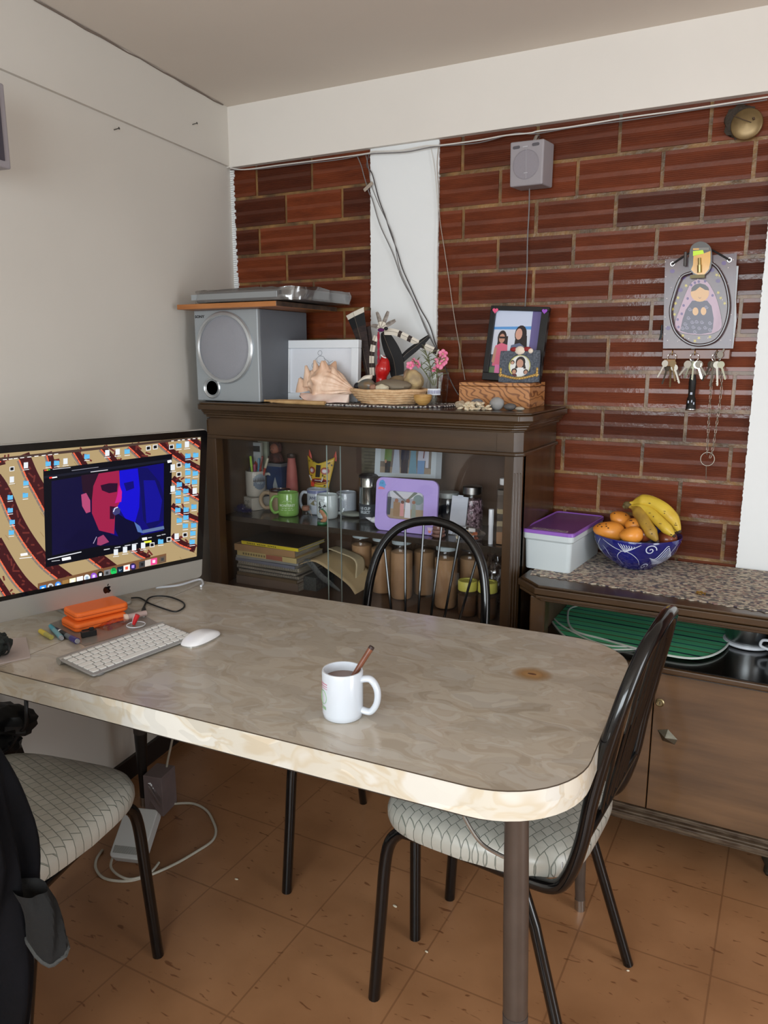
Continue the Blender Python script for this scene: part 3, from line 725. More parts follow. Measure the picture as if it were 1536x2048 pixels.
for x,y in ((1032,822),(1095,808),(1128,800)): S.stroke([(x,y),(x+24,y-4)], 6, (170,170,175))
# desktop icons
FB = (96,180,226)
for x,y in ((606,255),(886,220),(335,305),(394,300),(180,440),(176,525),(70,540),(70,630),(84,712),(78,785),(1247,180),(1310,250),(1365,245),(1308,318),(1310,368),(1362,372),(1308,425),(1356,432),(1250,450),(1242,508),(1296,495),(1242,565),(1300,552),(1352,605),(1240,628),(1298,625),(1250,700),(1296,680),(1292,738),(1350,735),(1345,790),(1340,850),(1120,848)):
    S.pl([(x-19,y-12),(x+18,y-17),(x+18,y+13),(x-19,y+18)], FB, .9); S.pl([(x-19,y-17),(x-4,y-19),(x-2,y-13),(x-19,y-11)], (70,150,205), .9)
    S.stroke([(x-18,y+28),(x+18,y+24)], 4, (235,235,235), .9)
for x,y in ((456,288),(180,316),(82,415),(1304,170),(1205,330),(1205,480),(1358,495),(1232,812),(808,922),(872,905),(935,890),(998,876),(748,230),(820,222)):
    S.pl([(x-16,y-20),(x+14,y-23),(x+14,y+18),(x-16,y+22)], (222,226,230), .9); S.stroke([(x-20,y+32),(x+20,y+27)], 4, (230,230,230), .9)
for x,y in ((82,340),(1034,195),(1082,187),(1195,187),(1248,313),(1247,378),(1178,832),(1290,800),(1060,870)):
    S.pl([(x-17,y-14),(x+16,y-18),(x+16,y+14),(x-17,y+18)], (225,225,225), .9); S.pl([(x-12,y-9),(x+11,y-12),(x+11,y+9),(x-12,y+12)], (20,20,24), .9)
S.stroke([(146,940),(186,934)], 18, (235,235,235)); S.stroke([(135,965),(220,955)], 5, (225,225,225))
# dock
S.pl([(262,1140),(1158,930),(1158,990),(262,1205)], (120,84,56), .85)
def dock(x, c, kind='sq', c2=None):
    y = 1176-(x-298)*.2455; r = 22
    if kind == 'ci': P = [(x+r*math.cos(a*PI/8),y+r*1.1*math.sin(a*PI/8)) for a in range(16)]
    else: P = [(x-r,y-r+5),(x+r,y-r-5),(x+r,y+r-5),(x-r,y+r+5)]
    S.pl(P, c, .95)
    if c2 is not None: S.pl([(x-r*.45,y-r*.4),(x+r*.45,y-r*.55),(x+r*.4,y+r*.4),(x-r*.45,y+r*.5)], c2, .95)
for x,c,k,c2_ in ((298,(40,140,240),'sq',(230,240,250)),(351,(190,195,200),'ci',(60,60,66)),(404,(70,140,225),'ci',(210,225,245)),(455,(150,112,64),'sq',None),(505,(245,240,200),'sq',(250,250,245)),(555,(240,240,240),'sq',(250,250,250)),(605,(225,230,235),'ci',(150,170,190)),(653,(140,80,200),'ci',(220,200,240)),(699,(16,16,18),'ci',(220,220,220)),(745,(120,120,122),'sq',(60,60,62)),(791,(30,190,90),'ci',None),(837,(14,34,52),'sq',None),(882,(235,230,225),'sq',(230,90,70)),(926,(40,30,80),'ci',(170,140,230)),(990,(60,60,62),'sq',(30,30,32)),(1032,(200,190,180),'sq',None),(1072,(230,70,140),'sq',(245,220,235)),(1132,(96,80,66),'sq',(60,60,60))):
    dock(x,c,k,c2_)
for k in range(3): S.stroke([(779,1035+k*9),(791,1028+k*9),(804,1032+k*9)], 4, (10,40,20))
fn = scr(837,1044)
S.lay += .00001
S.mb.text('Lr', .0085, S.mi((190,225,240),1.0), fn=lambda x,y: (fn[0]+x, -.0013-S.lay, fn[1]-.003+y))
fo = S.mb.build('screen_image', S.mats, im, fix=False)

# ================================================================== KEYBOARD, MOUSE, MUG
ka, kb_, kc, kd = at_z(122,1318,.762), at_z(327,1247,.762), at_z(380,1273,.757), at_z(186,1349,.757)
kdir = (kb_-ka); kdir.z=0; kang = math.atan2(kdir.y,kdir.x)
kctr = (ka+kb_+kc+kd)/4; kctr.z = .75
kbd = thing('keyboard', 'slim silver keyboard with white keys in front of the computer', 'keyboard', tuple(kctr), kang)
KW, KD = .279, .130
Kt = Matrix.Rotation(math.radians(3.6),4,'X')
m_ = MB(); m_.X = Kt; m_.prism(rrect(KW,KD,.006), .0075, .0115); m_.build('base', mat('keyboard_aluminium',(168,168,166),.4,metal=.4), kbd, bevel=.001)
m_ = MB(); m_.tube([(-KW/2,KD/2-.008,.0095),(KW/2,KD/2-.008,.0095)], .0085, 16); m_.build('battery_tube', alu, kbd)
keym = mat('white_key', (226,226,222), .45)
rowsK = [[.0165]*14, [.0165]*13+[.0165*1.5], [.0165*1.5]+[.0165]*13, [.0165*1.75]+[.0165]*12, [.0165*1.25]+[.0165]*11+[.0165*1.25+.006], [.0165,.0165,.0165,.0205,.098,.0205,.0165,.0165,.0165,.0165]]
first = {}
for r,ws in enumerate(rowsK):
    n = len(ws); tot = KW-.014; gap = .0032; sc_ = (tot-gap*(n-1))/sum(ws); x = -tot/2
    kh = .0155 if r else .0095
    y = KD/2-.018-r*.0188+(0.0 if r else -.001)
    for w_ in ws:
        wk = w_*sc_
        key = (round(wk,4), kh)
        if key not in first:
            m_ = MB(); m_.prism(rrect(wk,kh,.002,3), 0, .0022); me_ = m_.build('key', keym, kbd, bevel=.0005, bseg=1); first[key] = me_; ob = me_
        else:
            ob = first[key].copy(); COL.objects.link(ob); ob.parent = kbd
        p = Kt @ Vector((x+wk/2, y, .0115)); ob.location = p; ob.rotation_euler = (math.radians(3.6),0,0)
        x += wk+gap
MB().ball((0,0,0),(.012,.01,.004)).build('rubber_foot', mat('grey_rubber',(120,120,120),.6), kbd).location = (-.12,-.058,.0035)
mp_ = at_z(402,1280,.75)
ms = MB()
def msf(u, v):
    a = u*2*PI; r = v
    x = abs(math.cos(a))**.75*math.copysign(1,math.cos(a))*.029*r; y = abs(math.sin(a))**.75*math.copysign(1,math.sin(a))*.056*r
    return (x, y, .004+.0165*(1-(y/.056)**2*.75)*(1-(x/.029)**2*.12)*max(0,(1-r**6))**.5)
ms.grid(msf, 40, 14); 
mo = thing('computer_mouse', 'white rounded computer mouse beside the keyboard', 'mouse', tuple(mp_), math.radians(2))
ms.build('shell', mat('white_mouse_shell',(238,239,242),.22,coat=.4), mo, ang=80)
m_ = MB(); m_.prism([(abs(math.cos(a))**.75*math.copysign(1,math.cos(a))*.0285, abs(math.sin(a))**.75*math.copysign(1,math.sin(a))*.0555) for a in [2*PI*k/40 for k in range(40)]], 0, .0045); m_.build('base', alu, mo)

def handle_pts(r, h, ext, top=.82, bot=.14, n=9):
    return catmull([(r-.004,0,h*top),(r+ext*.55,0,h*(top+.02)),(r+ext,0,h*(top-.18)),(r+ext*.98,0,h*(bot+.22)),(r+ext*.55,0,h*(bot+.02)),(r-.003,0,h*(bot+.04))], n)
def make_mug(name, label, loc, r, h, m, rz=0, ext=.03, inner=None, tr=.006, group=None, flare=0, rimm=None, flat=1.0, mh=None):
    t = thing(name, label, 'mug', loc, rz, group)
    pr = [(r*.86,0),(r*.96,.003),(r,.012),(r+flare*.5,h*.5),(r+flare,h-.002),(r+flare-.001,h),(r+flare-.0035,h),(r+flare-.004,h-.003),(r-.0045,.012),(r*.8,.006),(0,.006)]
    b_ = MB(); b_.lathe(pr, 40)
    if inner:
        nfr = 4*40
        for i in range(len(b_.m)):
            if i >= nfr and i < 40*10: b_.m[i] = 1
    b_.build('cup', [m, inner or m], t, ang=50)
    MB().tube(handle_pts(r, h, ext), tr, 12, flat=flat).build('handle', mh or m, t)
    return t
def wrap(R, a0, zc, sgn=1):
    return lambda x,y: ((R+.0006)*math.sin(a0+x/R), -(R+.0006)*math.cos(a0+x/R), zc+y)
mc = at_z(686,1431,.75); MR = .0378; MH_ = .0935
hd_ang = math.atan2(RGT.y,RGT.x)-.25       # handle points right in the photo, a little forward
mug = make_mug('coffee_mug', 'white coffee mug with faded pink and green print in the middle of the table', (mc.x,mc.y,.75), MR, .0915, mat('mug_white',(206,212,220),.15,coat=.4), hd_ang, .0275, tr=.0062, flat=1.35)
pk, gn = mat('pink_print',(214,96,128),.4), mat('green_print',(150,190,140),.4)
m_ = MB(); af = face(mc)-hd_ang
aL = af-1.13
for i,z in enumerate((.071,.0665,.0625)):
    f_ = wrap(MR,aL,z); nn = 40
    for k in range(nn):
        x = -.018+.03*k/nn
        if k%5 != 4: m_.poly([f_(x,0),f_(x+.0008,0),f_(x+.0008,.0016-.0004*i),f_(x,.0016-.0004*i)])
m_.tube([wrap(MR,aL-.05,.045)(.011*math.cos(a),.013*math.sin(a)) for a in [2*PI*k/24 for k in range(24)]], .0005, 5, True, mi=1)
for k in range(9):
    f_ = wrap(MR,aL,.022); x = -.008+k*.0018; m_.poly([f_(x,0),f_(x+.001,0),f_(x+.001,.006),f_(x,.006)],1)
m_.build('print', [pk,gn], mug)
co = MB().lathe([(MR-.0048,.0),(MR-.0048,.004),(0,.004)],32); co.build('coffee', mat('milky_coffee',(118,94,84),.15), mug).location=(0,0,.071)
sp0 = at_z(700,1365,.812); sp1 = Vector(sp0)
d0 = Vector((mc.x,mc.y,.75))+RGT*-.020+Vector((0,0,.012)); e1 = d0+RGT*.074+Vector((FWD.x,FWD.y,0)).normalized()*.012+Vector((0,0,.118))
spn = thing('wooden_spoon', 'thin wooden spoon with a dark tip standing in the white mug', 'spoon', tuple(d0))
dv = e1-d0
m_ = MB(); m_.tube([(0,0,0),tuple(dv*.5),tuple(dv*.97)],[.0048,.0048,.0054],12); m_.build('handle', woodmat('reddish_wood',(140,86,60),(104,58,38),.4,.2,30,(1,1,1)), spn)
m_ = MB(); m_.tube([tuple(dv*.965),tuple(dv*1.0)],[.0057,.0052],12); m_.build('tip', mat('dark_tip',(52,34,28),.5), spn)
# ================================================================== SMALL THINGS ON THE TABLE
def single(name, label, cat, mb, mats, org, group=None, **k):
    o = mb.build(name, mats, org=tuple(org), **k); return tag(o, label, cat, group)
TZ = .75
# grey sleeve under the drives
P = [at_z(x,y,TZ) for x,y in ((100,1248),(238,1205),(318,1248),(170,1293))]
single('document_sleeve','flat grey translucent sleeve lying under the orange drives','sleeve', MB().prism([(p.x,p.y) for p in P], TZ+.0002, TZ+.0014), mat('grey_sleeve',(132,124,116),.35,coat=.3), P[0])
# two stacked rugged drives
orr = mat('orange_rubber',(226,104,34),.5,bump=.1,bscale=30)
dang = math.atan2(HD.y,HD.x)
dc = at_z(196,1243,TZ+.01)
for k,(dz,dx,rz,lab) in enumerate(((.0018,0,.02,'orange rubber-cased portable drive, lower of the two under the computer'),(.0235,.012,-.03,'orange rubber-cased portable drive, upper of the two under the computer'))):
    t = thing('portable_drive', lab, 'hard drive', (dc.x+HD.x*dx-HN.x*(.02+.012*k), dc.y+HD.y*dx-HN.y*(.02+.012*k), TZ+dz), dang+rz, 'orange portable drives')
    MB().prism(rrect(.135,.086,.014), 0, .021).build('rubber_case', orr, t, bevel=.006, bseg=4)
    MB().prism(rrect(.1355,.0865,.013), .0095, .0115).build('seam', mat('orange_dark',(170,70,20),.6), t)
# marker pens
def pen(name, label, a, b_, r, cols, cat='marker pen', group=None, zc=None):
    a, b_ = Vector(a), Vector(b_); t = thing(name, label, cat, tuple(a), 0, group); d = b_-a
    for (s0,s1,m,nm,rr) in cols:
        MB().tube([tuple(d*s0),tuple(d*s1)], [r*rr[0],r*rr[1]], 14).build(nm, m, t)
    return t
pa, pb = at_z(112,1259,TZ+.007), at_z(156,1283,TZ+.007)
pen('marker_pen','dark blue and black marker pen with white label on the table left of the drives', pa, pb, .0065, [(0,.18,mat('navy_cap',(28,30,60),.35),'end_cap',(.8,.9)),(.18,.24,whitem,'band',(.95,.95)),(.24,.5,blackp,'barrel',(1,1)),(.5,.72,mat('grey_label',(96,100,104),.4),'label',(1.02,1.02)),(.72,.96,mat('purple_cap',(52,44,110),.35),'cap',(1.1,1.15)),(.96,1,greyp,'cap_end',(.9,.8))], group='pens left of the drives')
pa, pb = at_z(101,1252,TZ+.006), at_z(124,1277,TZ+.006)
pen('highlighter_pen','light blue highlighter pen lying between the yellow and the dark pens', pa, pb, .0062, [(0,.35,mat('teal_ink',(70,150,170),.4),'cap',(.8,1)),(.35,.92,mat('light_blue_barrel',(110,160,170),.35),'barrel',(1,1)),(.92,1,greyp,'end_plug',(.9,.7))], 'highlighter', 'pens left of the drives')
pa, pb = at_z(81,1262,TZ+.006), at_z(103,1275,TZ+.006)
pen('highlighter_pen','short yellow highlighter pen lying left of the blue one', pa, pb, .0065, [(0,.5,mat('yellow_cap',(206,184,70),.4),'cap',(.9,1)),(.5,1,mat('olive_barrel',(168,160,84),.35),'barrel',(1,.85))], 'highlighter', 'pens left of the drives')
# black clip
c = at_z(178,1273,TZ+.001); m_ = MB(); m_.cbox((0,0,.008),(.034,.013,.013)); m_.cbox((.008,.004,.017),(.01,.006,.006)); m_.tube([(-.012,0,.012),(-.012,.012,.014),(.012,.012,.014),(.012,0,.012)],.0018,6)
o = m_.build('binder_clip', blackp, loc=tuple(c), rot=(0,0,dang-.15), bevel=.0012); tag(o,'small black clip lying on the grey sleeve in front of the drives','clip')
# clear bag with reddish tint
P0 = at_z(205,1262,TZ); P1 = at_z(262,1240,TZ)
m_ = MB(); dxy = (P1-P0); dxy.z=0; nn = Vector((-dxy.y,dxy.x,0)).normalized()
def bagf(u,v):
    p = P0+dxy*u+nn*(v*.055-.02); zz = .002+.011*math.sin(PI*u)**.6*math.sin(PI*v)**.6*(1+.5*mnoise.noise(Vector((u*7,v*7,1))))
    return (p.x,p.y,TZ+.002+zz)
m_.grid(bagf,20,14)
single('plastic_pouch','crumpled clear plastic pouch with reddish card on the table by the keyboard','pouch', m_, thin_glass('pinkish_plastic',(240,205,195),1.6,.15,.05), P0)
# white stick with plug end (usb charger) and red-white disc
a, b_ = at_z(248,1236,TZ+.011), at_z(292,1226,TZ+.011)
pen('lip_balm_tube','off-white round tube lying beside the orange drives', a, b_, .0085, [(0,.15,mat('cream_cap',(226,206,190),.4),'cap',(1.1,1.05)),(.15,1,mat('dusty_rose_tube',(178,156,150),.4),'barrel',(.9,.85))], 'tube')
c = at_z(272,1250,TZ+.002)
rt = thing('ring_gadget','small clear disc with white rim and red-white tab on the table by the keyboard','gadget',(c.x,c.y,TZ+.001),0)
MB().lathe([(.0,.0),(.022,0),(.022,.002),(0,.002)],32).build('clear_disc', jglass, rt)
MB().tube([(.022*math.cos(2*PI*k/32),.022*math.sin(2*PI*k/32),.002) for k in range(32)],.0014,6,True).build('rim', white, rt)
m_ = MB(); m_.tube([(-.004,-.004,.003),(.0,0,.016),(.004,.004,.027)],[.004,.006,.006],10); m_.build('red_tab', mat('red_plastic',(196,40,44),.3), rt)
m_ = MB(); m_.tube([(-.008,-.002,.003),(-.005,0,.016),(-.001,.004,.026)],[.003,.0035,.004],10); m_.build('white_tab', white, rt)
# black usb cable
cb = [at_z(x,y,TZ+.003) for x,y in ((262,1196),(280,1196),(300,1207),(330,1218),(352,1223),(368,1214),(365,1204),(340,1194),(315,1192),(298,1196),(291,1206),(288,1214))]
ct = thing('usb_cable','thin black looped cable with a plug on the table right of the computer','cable',tuple(cb[0]),0)
cbl = [tuple(p-cb[0]) for p in cb]
MB().tube(catmull(cbl,6),.0021,8).build('cord', blackp, ct)
e0 = cb[-1]-cb[0]; e1 = at_z(287,1230,TZ+.004)-cb[0]
MB().tube([tuple(e0),tuple(e0.lerp(e1,.4)),tuple(e0.lerp(e1,.75)),tuple(e1)],[.003,.0062,.0062,.005],8).build('plug', blackp, ct)
MB().tube([tuple(e1),tuple(e1+(e1-e0).normalized()*.008)],[.004,.004],8).build('plug_tip', steel, ct)
# white power cable behind the computer
wc = [at_z(392,1166,TZ+.004),at_z(400,1160,TZ+.004),at_z(405,1167,TZ+.004),at_z(398,1180,TZ+.003)]
wc = [Vector(im.location)+HD*.17-HN*.0+Vector((0,0,.02)), Vector(im.location)+HD*.24+Vector((0,0,.012)), at_z(398,1159,TZ+.004), at_z(406,1166,TZ+.0035), at_z(402,1172,TZ+.0035)]
m_ = MB().tube(catmull([tuple(p) for p in wc],6),.0032,8); single('power_cable','thick white cable end curling out behind the computer','cable',m_,white,wc[2])
# paper note and black pouch with loop at the left edge
P = [at_z(x,y,TZ) for x,y in ((-40,1285),(52,1277),(61,1316),(-30,1336))]
single('paper_note','pale pink square paper at the left end of the table','paper', MB().prism([(p.x,p.y) for p in P], TZ+.0003,TZ+.0035), mat('pale_pink_paper',(186,174,170),.7), P[1])
c = at_z(-10,1312,TZ+.004); dp = thing('cable_pouch','dark fuzzy bundle with a small black loop on the pink paper','bundle',(c.x,c.y,TZ+.0038),0)
MB().ball((0,0,.026),(.036,.034,.026),20,14,noise=.35,ns=4).build('bundle', mat('dark_fuzzy_cloth',(32,38,36),.9,bump=.8,bscale=120), dp)
MB().tube(catmull([(.028,0,.03),(.045,.002,.036),(.055,-.002,.03),(.052,-.006,.018),(.036,-.008,.012)],5),.0022,8).build('loop', blackp, dp)

# ================================================================== ON TOP OF THE DISPLAY CABINET
Z1 = TOP
def on1(x,y): return at_z(x,y,Z1)
# subwoofer
F0, F1 = at_y(398,797,2.135), at_y(520,800,2.135)
sx0, sx1, sy0 = F0.x-.006, F1.x+.0, 2.135
sb = thing('subwoofer','silver grey subwoofer speaker with round grille on the left end of the display cabinet','speaker',((sx0+sx1)/2, sy0+.14, Z1), 0)
SWD, SH, SD = (sx1-sx0), .312, .30
silv = mat('silver_speaker_front',(160,166,170),.35,metal=.35); silv2 = mat('grey_speaker_side',(98,102,108),.5)
MB().box((-SWD/2,-.125,.004),(SWD/2,.155,SH)).build('cabinet_box', silv2, sb, bevel=.002)
MB().box((-SWD/2,-.14,.003),(SWD/2,-.124,SH+.001)).build('front_panel', silv, sb, bevel=.004, bseg=3)
def disc(mb, cx, cz, y0, prof, sy=1.0, seg=48, mi=0):
    X0 = mb.X.copy(); mb.X = X0 @ Matrix.Translation((cx,y0,cz)) @ Matrix.Rotation(PI/2,4,'X') @ Matrix.Diagonal((1,sy,1,1)); mb.lathe(prof, seg, mi=mi); mb.X = X0; return mb
gcx, gcz = -.005, .185
disc(MB(), gcx, gcz, -.139, [(.122,0),(.122,.006),(.118,.011),(.110,.013),(.106,.008),(.106,.002)],1.0).build('grille_ring', mat('bright_silver_ring',(190,194,196),.25,metal=.6), sb)
disc(MB(), gcx, gcz, -.139, [(.106,.001),(.106,.004),(.09,.011),(.05,.014),(0,.015)],1.0).build('grille', mat('grey_mesh_grille',(140,140,146),.6,bump=.4,bscale=500), sb)
disc(MB(), -.068, .048, -.139, [(.036,0),(.037,.004),(.033,.007),(.028,.004),(.024,-.004),(.022,-.04),(0,-.04)]).build('port_ring', mat('bright_silver_ring',(190,194,196)), sb)
disc(MB(), -.068, .048, -.1395, [(.0245,0.002),(.0,.002)]).build('port', mat('port_black',(6,6,7),.9), sb)
m_ = MB(); m_.text('SONY', .0125, 0, lambda x,y:(x-SWD/2+.026,-.1405,y+SH-.025),'CENTER',.0005,1.25); m_.build('lettering', inkb, sb)
for fx in (-.1,.1): MB().cbox((fx,-.11,.002),(.03,.03,.004)).build('foot', blackp, sb)
# board and wrapped device
bp0 = at_y(551,609,2.075)
ob_ = thing('wooden_board','orange-brown wooden board lying flat on the subwoofer','board',(bp0.x-.15,2.25,Z1+SH+.001),0)
MB().box((-.262,-.175,0),(.152,.19,.0165)).build('board', woodmat('orange_board',(178,116,64),(150,92,48),.45,.1,12,(.4,2,2)), ob_, bevel=.0015)
MB().box((.1525,-.1752,.001),(.156,.19,.0155)).build('side_edge', woodmat('dark_board_edge',(84,62,46),(50,36,28),.6,0,30,(1,1,1)), ob_)
for o in ob_.children: o.location.x = 0
wd = thing('wrapped_media_player','flat grey device wrapped in clear plastic on top of the wooden board','electronic device',(bp0.x-.135,2.255,Z1+SH+.0185),math.radians(-1))
MB().prism(rrect(.43,.34,.03),.003,.037).build('device', mat('dark_grey_device',(86,84,84),.4,coat=.3), wd, bevel=.006)
MB().prism(rrect(.36,.002,.0009,2,(-.04,-.1705)),.012,.03).build('front_strip', silv, wd)
m_ = MB()
def wrapf(u,v):
    a = u*2*PI; rx, ry = .232, .188
    x = abs(math.cos(a))**.35*math.copysign(1,math.cos(a))*rx; y = abs(math.sin(a))**.35*math.copysign(1,math.sin(a))*ry
    n = mnoise.noise(Vector((x*28,y*28,v*3)))*.008
    if v < .5: k = 1; z = .001+v*2*.04
    else: k = 1-(v-.5)*2*.55; z = .041+.004*math.sin((v-.5)*PI)
    return ((x+n)*k,(y+n)*k,z+n*(.7 if v>.1 else 0))
m_.grid(wrapf,90,12); m_.build('plastic_wrap', crink, wd)
# white picture frame with a pencil drawing
wf0, wf1 = at_y(566,798,2.315), at_y(717,700,2.315)
fw_ = (wf1.x-wf0.x)-.004; fh = .212
pf = thing('framed_drawing','wide white picture frame with a faint pencil drawing standing beside the subwoofer','picture frame',((wf0.x+wf1.x)/2+.004, 2.312, Z1),0,rot=(math.radians(-3),0,0))
m_ = MB(); bw = .028
for a,b_ in (((-fw_/2,0),(fw_/2,bw)),((-fw_/2,fh-bw),(fw_/2,fh)),((-fw_/2,bw),(-fw_/2+bw,fh-bw)),((fw_/2-bw,bw),(fw_/2,fh-bw))): m_.box((a[0],-.012,a[1]),(b_[0],.012,b_[1]))
m_.build('frame', mat('white_frame_paint',(222,226,230),.35), pf, bevel=.002)
pm_ = MB(); pm_.box((-fw_/2+bw,.0,bw),(fw_/2-bw,.004,fh-bw),0)
def stroke3(mb, P, w_, y, mi):
    for i in range(len(P)-1):
        a, b_ = Vector((P[i][0],0,P[i][1])), Vector((P[i+1][0],0,P[i+1][1])); d=(b_-a)
        if d.length<1e-6: continue
        d.normalize(); n = Vector((-d.z,0,d.x))*w_/2
        mb.poly([(q.x,y,q.z) for q in (a+n,b_+n,b_-n,a-n)], mi)
def circ(cx, cz, rx, rz=None, n=14, a0=0, a1=2*PI): rz = rz or rx; return [(cx+rx*math.cos(a0+(a1-a0)*k/n), cz+rz*math.sin(a0+(a1-a0)*k/n)) for k in range(n+1)]
sc0 = .0022
for P in (circ(-.004,.168,.0085),circ(0,.145,.017,.013),[(-.018,.15),(-.03,.135),(-.02,.12),(-.03,.10)],[(.012,.15),(.03,.14),(.038,.12),(.03,.10),(.045,.128),(.05,.10)],circ(-.025,.125,.012,.01),circ(.02,.122,.012),[(.035,.135),(.05,.142)],[(-.08,.078),(-.05,.085),(-.03,.09)],[(-.085,.085),(-.07,.075)],[(.07,.088),(.09,.092),(.1,.086)],[(-.03,.11),(-.03,.08)],[(.034,.12),(.034,.085)],circ(.03,.11,.008,.006)):
    stroke3(pm_, P, .0016, -.0006, 1)
pm_.build('drawing', [mat('drawing_paper',(226,228,234),.5), mat('pencil_grey',(140,146,154),.6)], pf)
pgl = MB().box((-fw_/2+bw,-.004,bw),(fw_/2-bw,-.003,fh-bw)); pgl.build('glass', tglass, pf)
# drumsticks
dsm = woodmat('pale_stick_wood',(196,160,112),(170,132,88),.5,.1,20,(1,1,1))
for (a,b_,lab) in (((526,797),(640,799),'pale drumstick, rear of the pair before the subwoofer'),((540,803),(650,805),'pale drumstick, front of the pair at the cabinet edge')):
    a3, b3 = at_z(a[0],a[1],Z1+.008), at_z(b_[0],b_[1],Z1+.008)
    if lab.startswith('pale drumstick, front'): a3.y = b3.y = 2.125; 
    else: a3.y = 2.16; b3.y = 2.165
    a3.x = at_y(a[0],a[1],a3.y).x; b3.x = at_y(b_[0],b_[1],b3.y).x; a3.z=b3.z=Z1+.0075
    d = b3-a3; t = thing('drumstick', lab, 'drumstick', tuple(a3), 0, 'drumsticks on the cabinet')
    MB().tube([tuple(d*k) for k in (.05,.12,.3,.6,1)],[.003,.0042,.0062,.0072,.0072],12).build('shaft', dsm, t)
    MB().ball((d.x*.035,d.y*.035,0),(.009,.0042,.0042),12,8).build('tip', dsm, t)
# woven mat
P = [(-1.47,2.128),(-1.06,2.128),(-.965,2.21),(-.945,2.34),(-1.44,2.34)]
wvm = mat('woven_dark_mat',(150,140,136),.7); N,L,b = nodes(wvm)
tcn = N.new('ShaderNodeTexCoord'); ck = N.new('ShaderNodeTexVoronoi'); ck.inputs['Scale'].default_value=150; ck.distance='CHEBYCHEV'; ck.inputs['Randomness'].default_value=.35; L.new(tcn.outputs['Object'], ck.inputs[0])
sp_ = N.new('ShaderNodeSeparateXYZ'); L.new(ck.outputs['Color'], sp_.inputs[0]); cr = N.new('ShaderNodeValToRGB'); cr.color_ramp.interpolation='CONSTANT'; e=cr.color_ramp.elements; e[0].color=lin((58,44,50)); e[0].position=0; e[1].position=.4; e[1].color=lin((168,160,156)); k=e.new(.62); k.color=lin((96,74,78)); k=e.new(.8); k.color=lin((206,204,200)); k=e.new(.94); k.color=lin((66,90,70)); L.new(sp_.outputs[0], cr.inputs[0]); L.new(cr.outputs[0], b.inputs['Base Color'])
m_ = MB(); m_.prism(P, Z1+.0004, Z1+.0044); 
for i in range(len(P)-1):
    a, b_ = Vector((P[i][0],P[i][1],Z1+.0035)), Vector((P[i+1][0],P[i+1][1],Z1+.0035)); n = int((b_-a).length/.007)
    for k in range(n):
        p = a.lerp(b_,(k+.5)/n); m_.ball(tuple(p),(.0045,.0045,.0028),8,5, mi=1 if k%2 else 0)
single('woven_mat','dark speckled woven mat with beaded edge along the cabinet top front','mat',m_,[wvm,mat('mat_bead_light',(200,198,192),.6)],P[0]+(Z1,))
ZM = Z1+.0046
# conch shell
cc = Vector((-1.408, 2.235, Z1)); cn = thing('conch_shell','large spiky pink conch shell before the white picture frame','seashell',tuple(cc),0)
shm = mat('conch_pink',(236,206,182),.45,coat=.15,c2=(212,170,140),vscale=22,stretch=(1.6,1,.5),bump=.5,bscale=40)
shl = mat('conch_lip',(232,212,200),.2,coat=.4,c2=(222,176,160),vscale=10)
m_ = MB()
def conch(u,v):
    a = v*2*PI; t = u          # u along axis, left spire to right siphon
    x = -.085+.205*t
    env = (math.sin(PI*min(1,t*.93+.07))**.8)*(.066 if t<.45 else .066*(1-(t-.45)*.95))
    rib = .0022*math.sin(a*16+t*8)*(1 if t>.5 else .3) 
    whorl = .006*math.sin(t*22)*(1-t)
    knob = .0
    ang = a
    for kk in range(7):
        ka = .2+kk*.9; dd = math.exp(-(((ang-ka+PI)%(2*PI)-PI)/.17)**2)*math.exp(-((t-.42+kk*.012)/.055)**2); knob += dd*.027
        dd = math.exp(-(((ang-ka-.4+PI)%(2*PI)-PI)/.22)**2)*math.exp(-((t-.2)/.045)**2); knob += dd*.012
    r = env+rib+whorl+knob
    return (x, math.cos(a)*r*.85, .06+math.sin(a)*r*.92+.006*(.5-t))
m_.grid(conch,90,110); m_.X = Matrix.Rotation(-.12,4,'Y'); 
o = m_.build('body_whorl', shm, cn, ang=80); o.rotation_euler = (0,math.radians(8),math.radians(-8)); o.location=(0,0,.004)
m_ = MB()
def lip(u,v):
    x = -.07+.19*u; fl2 = v
    return (x, -.045-.040*fl2**.8*math.sin(PI*u)**.5-.004*math.sin(u*20)*v, .034-.026*v+.006*math.sin(u*9)*v*(1-u)+.016*math.exp(-((u-.05)/.08)**2)*v)
m_.grid(lip,40,12); m_.build('lip', shl, cn, solid=.004)
m_ = MB()
for (a_,z_,l_) in ((-.055,.09,.05),(-.02,.108,.05),(.018,.112,.042),(.05,.1,.03),(-.082,.07,.02)):
    m_.tube([(a_,-.012,z_-.03),(a_-.002,-.016,z_-.005),(a_-.004,-.020,z_+l_*.35),(a_-.007,-.022,z_+l_*.72)],[.026,.017,.009,.004],12)
m_.build('spike', shm, cn, ang=80)
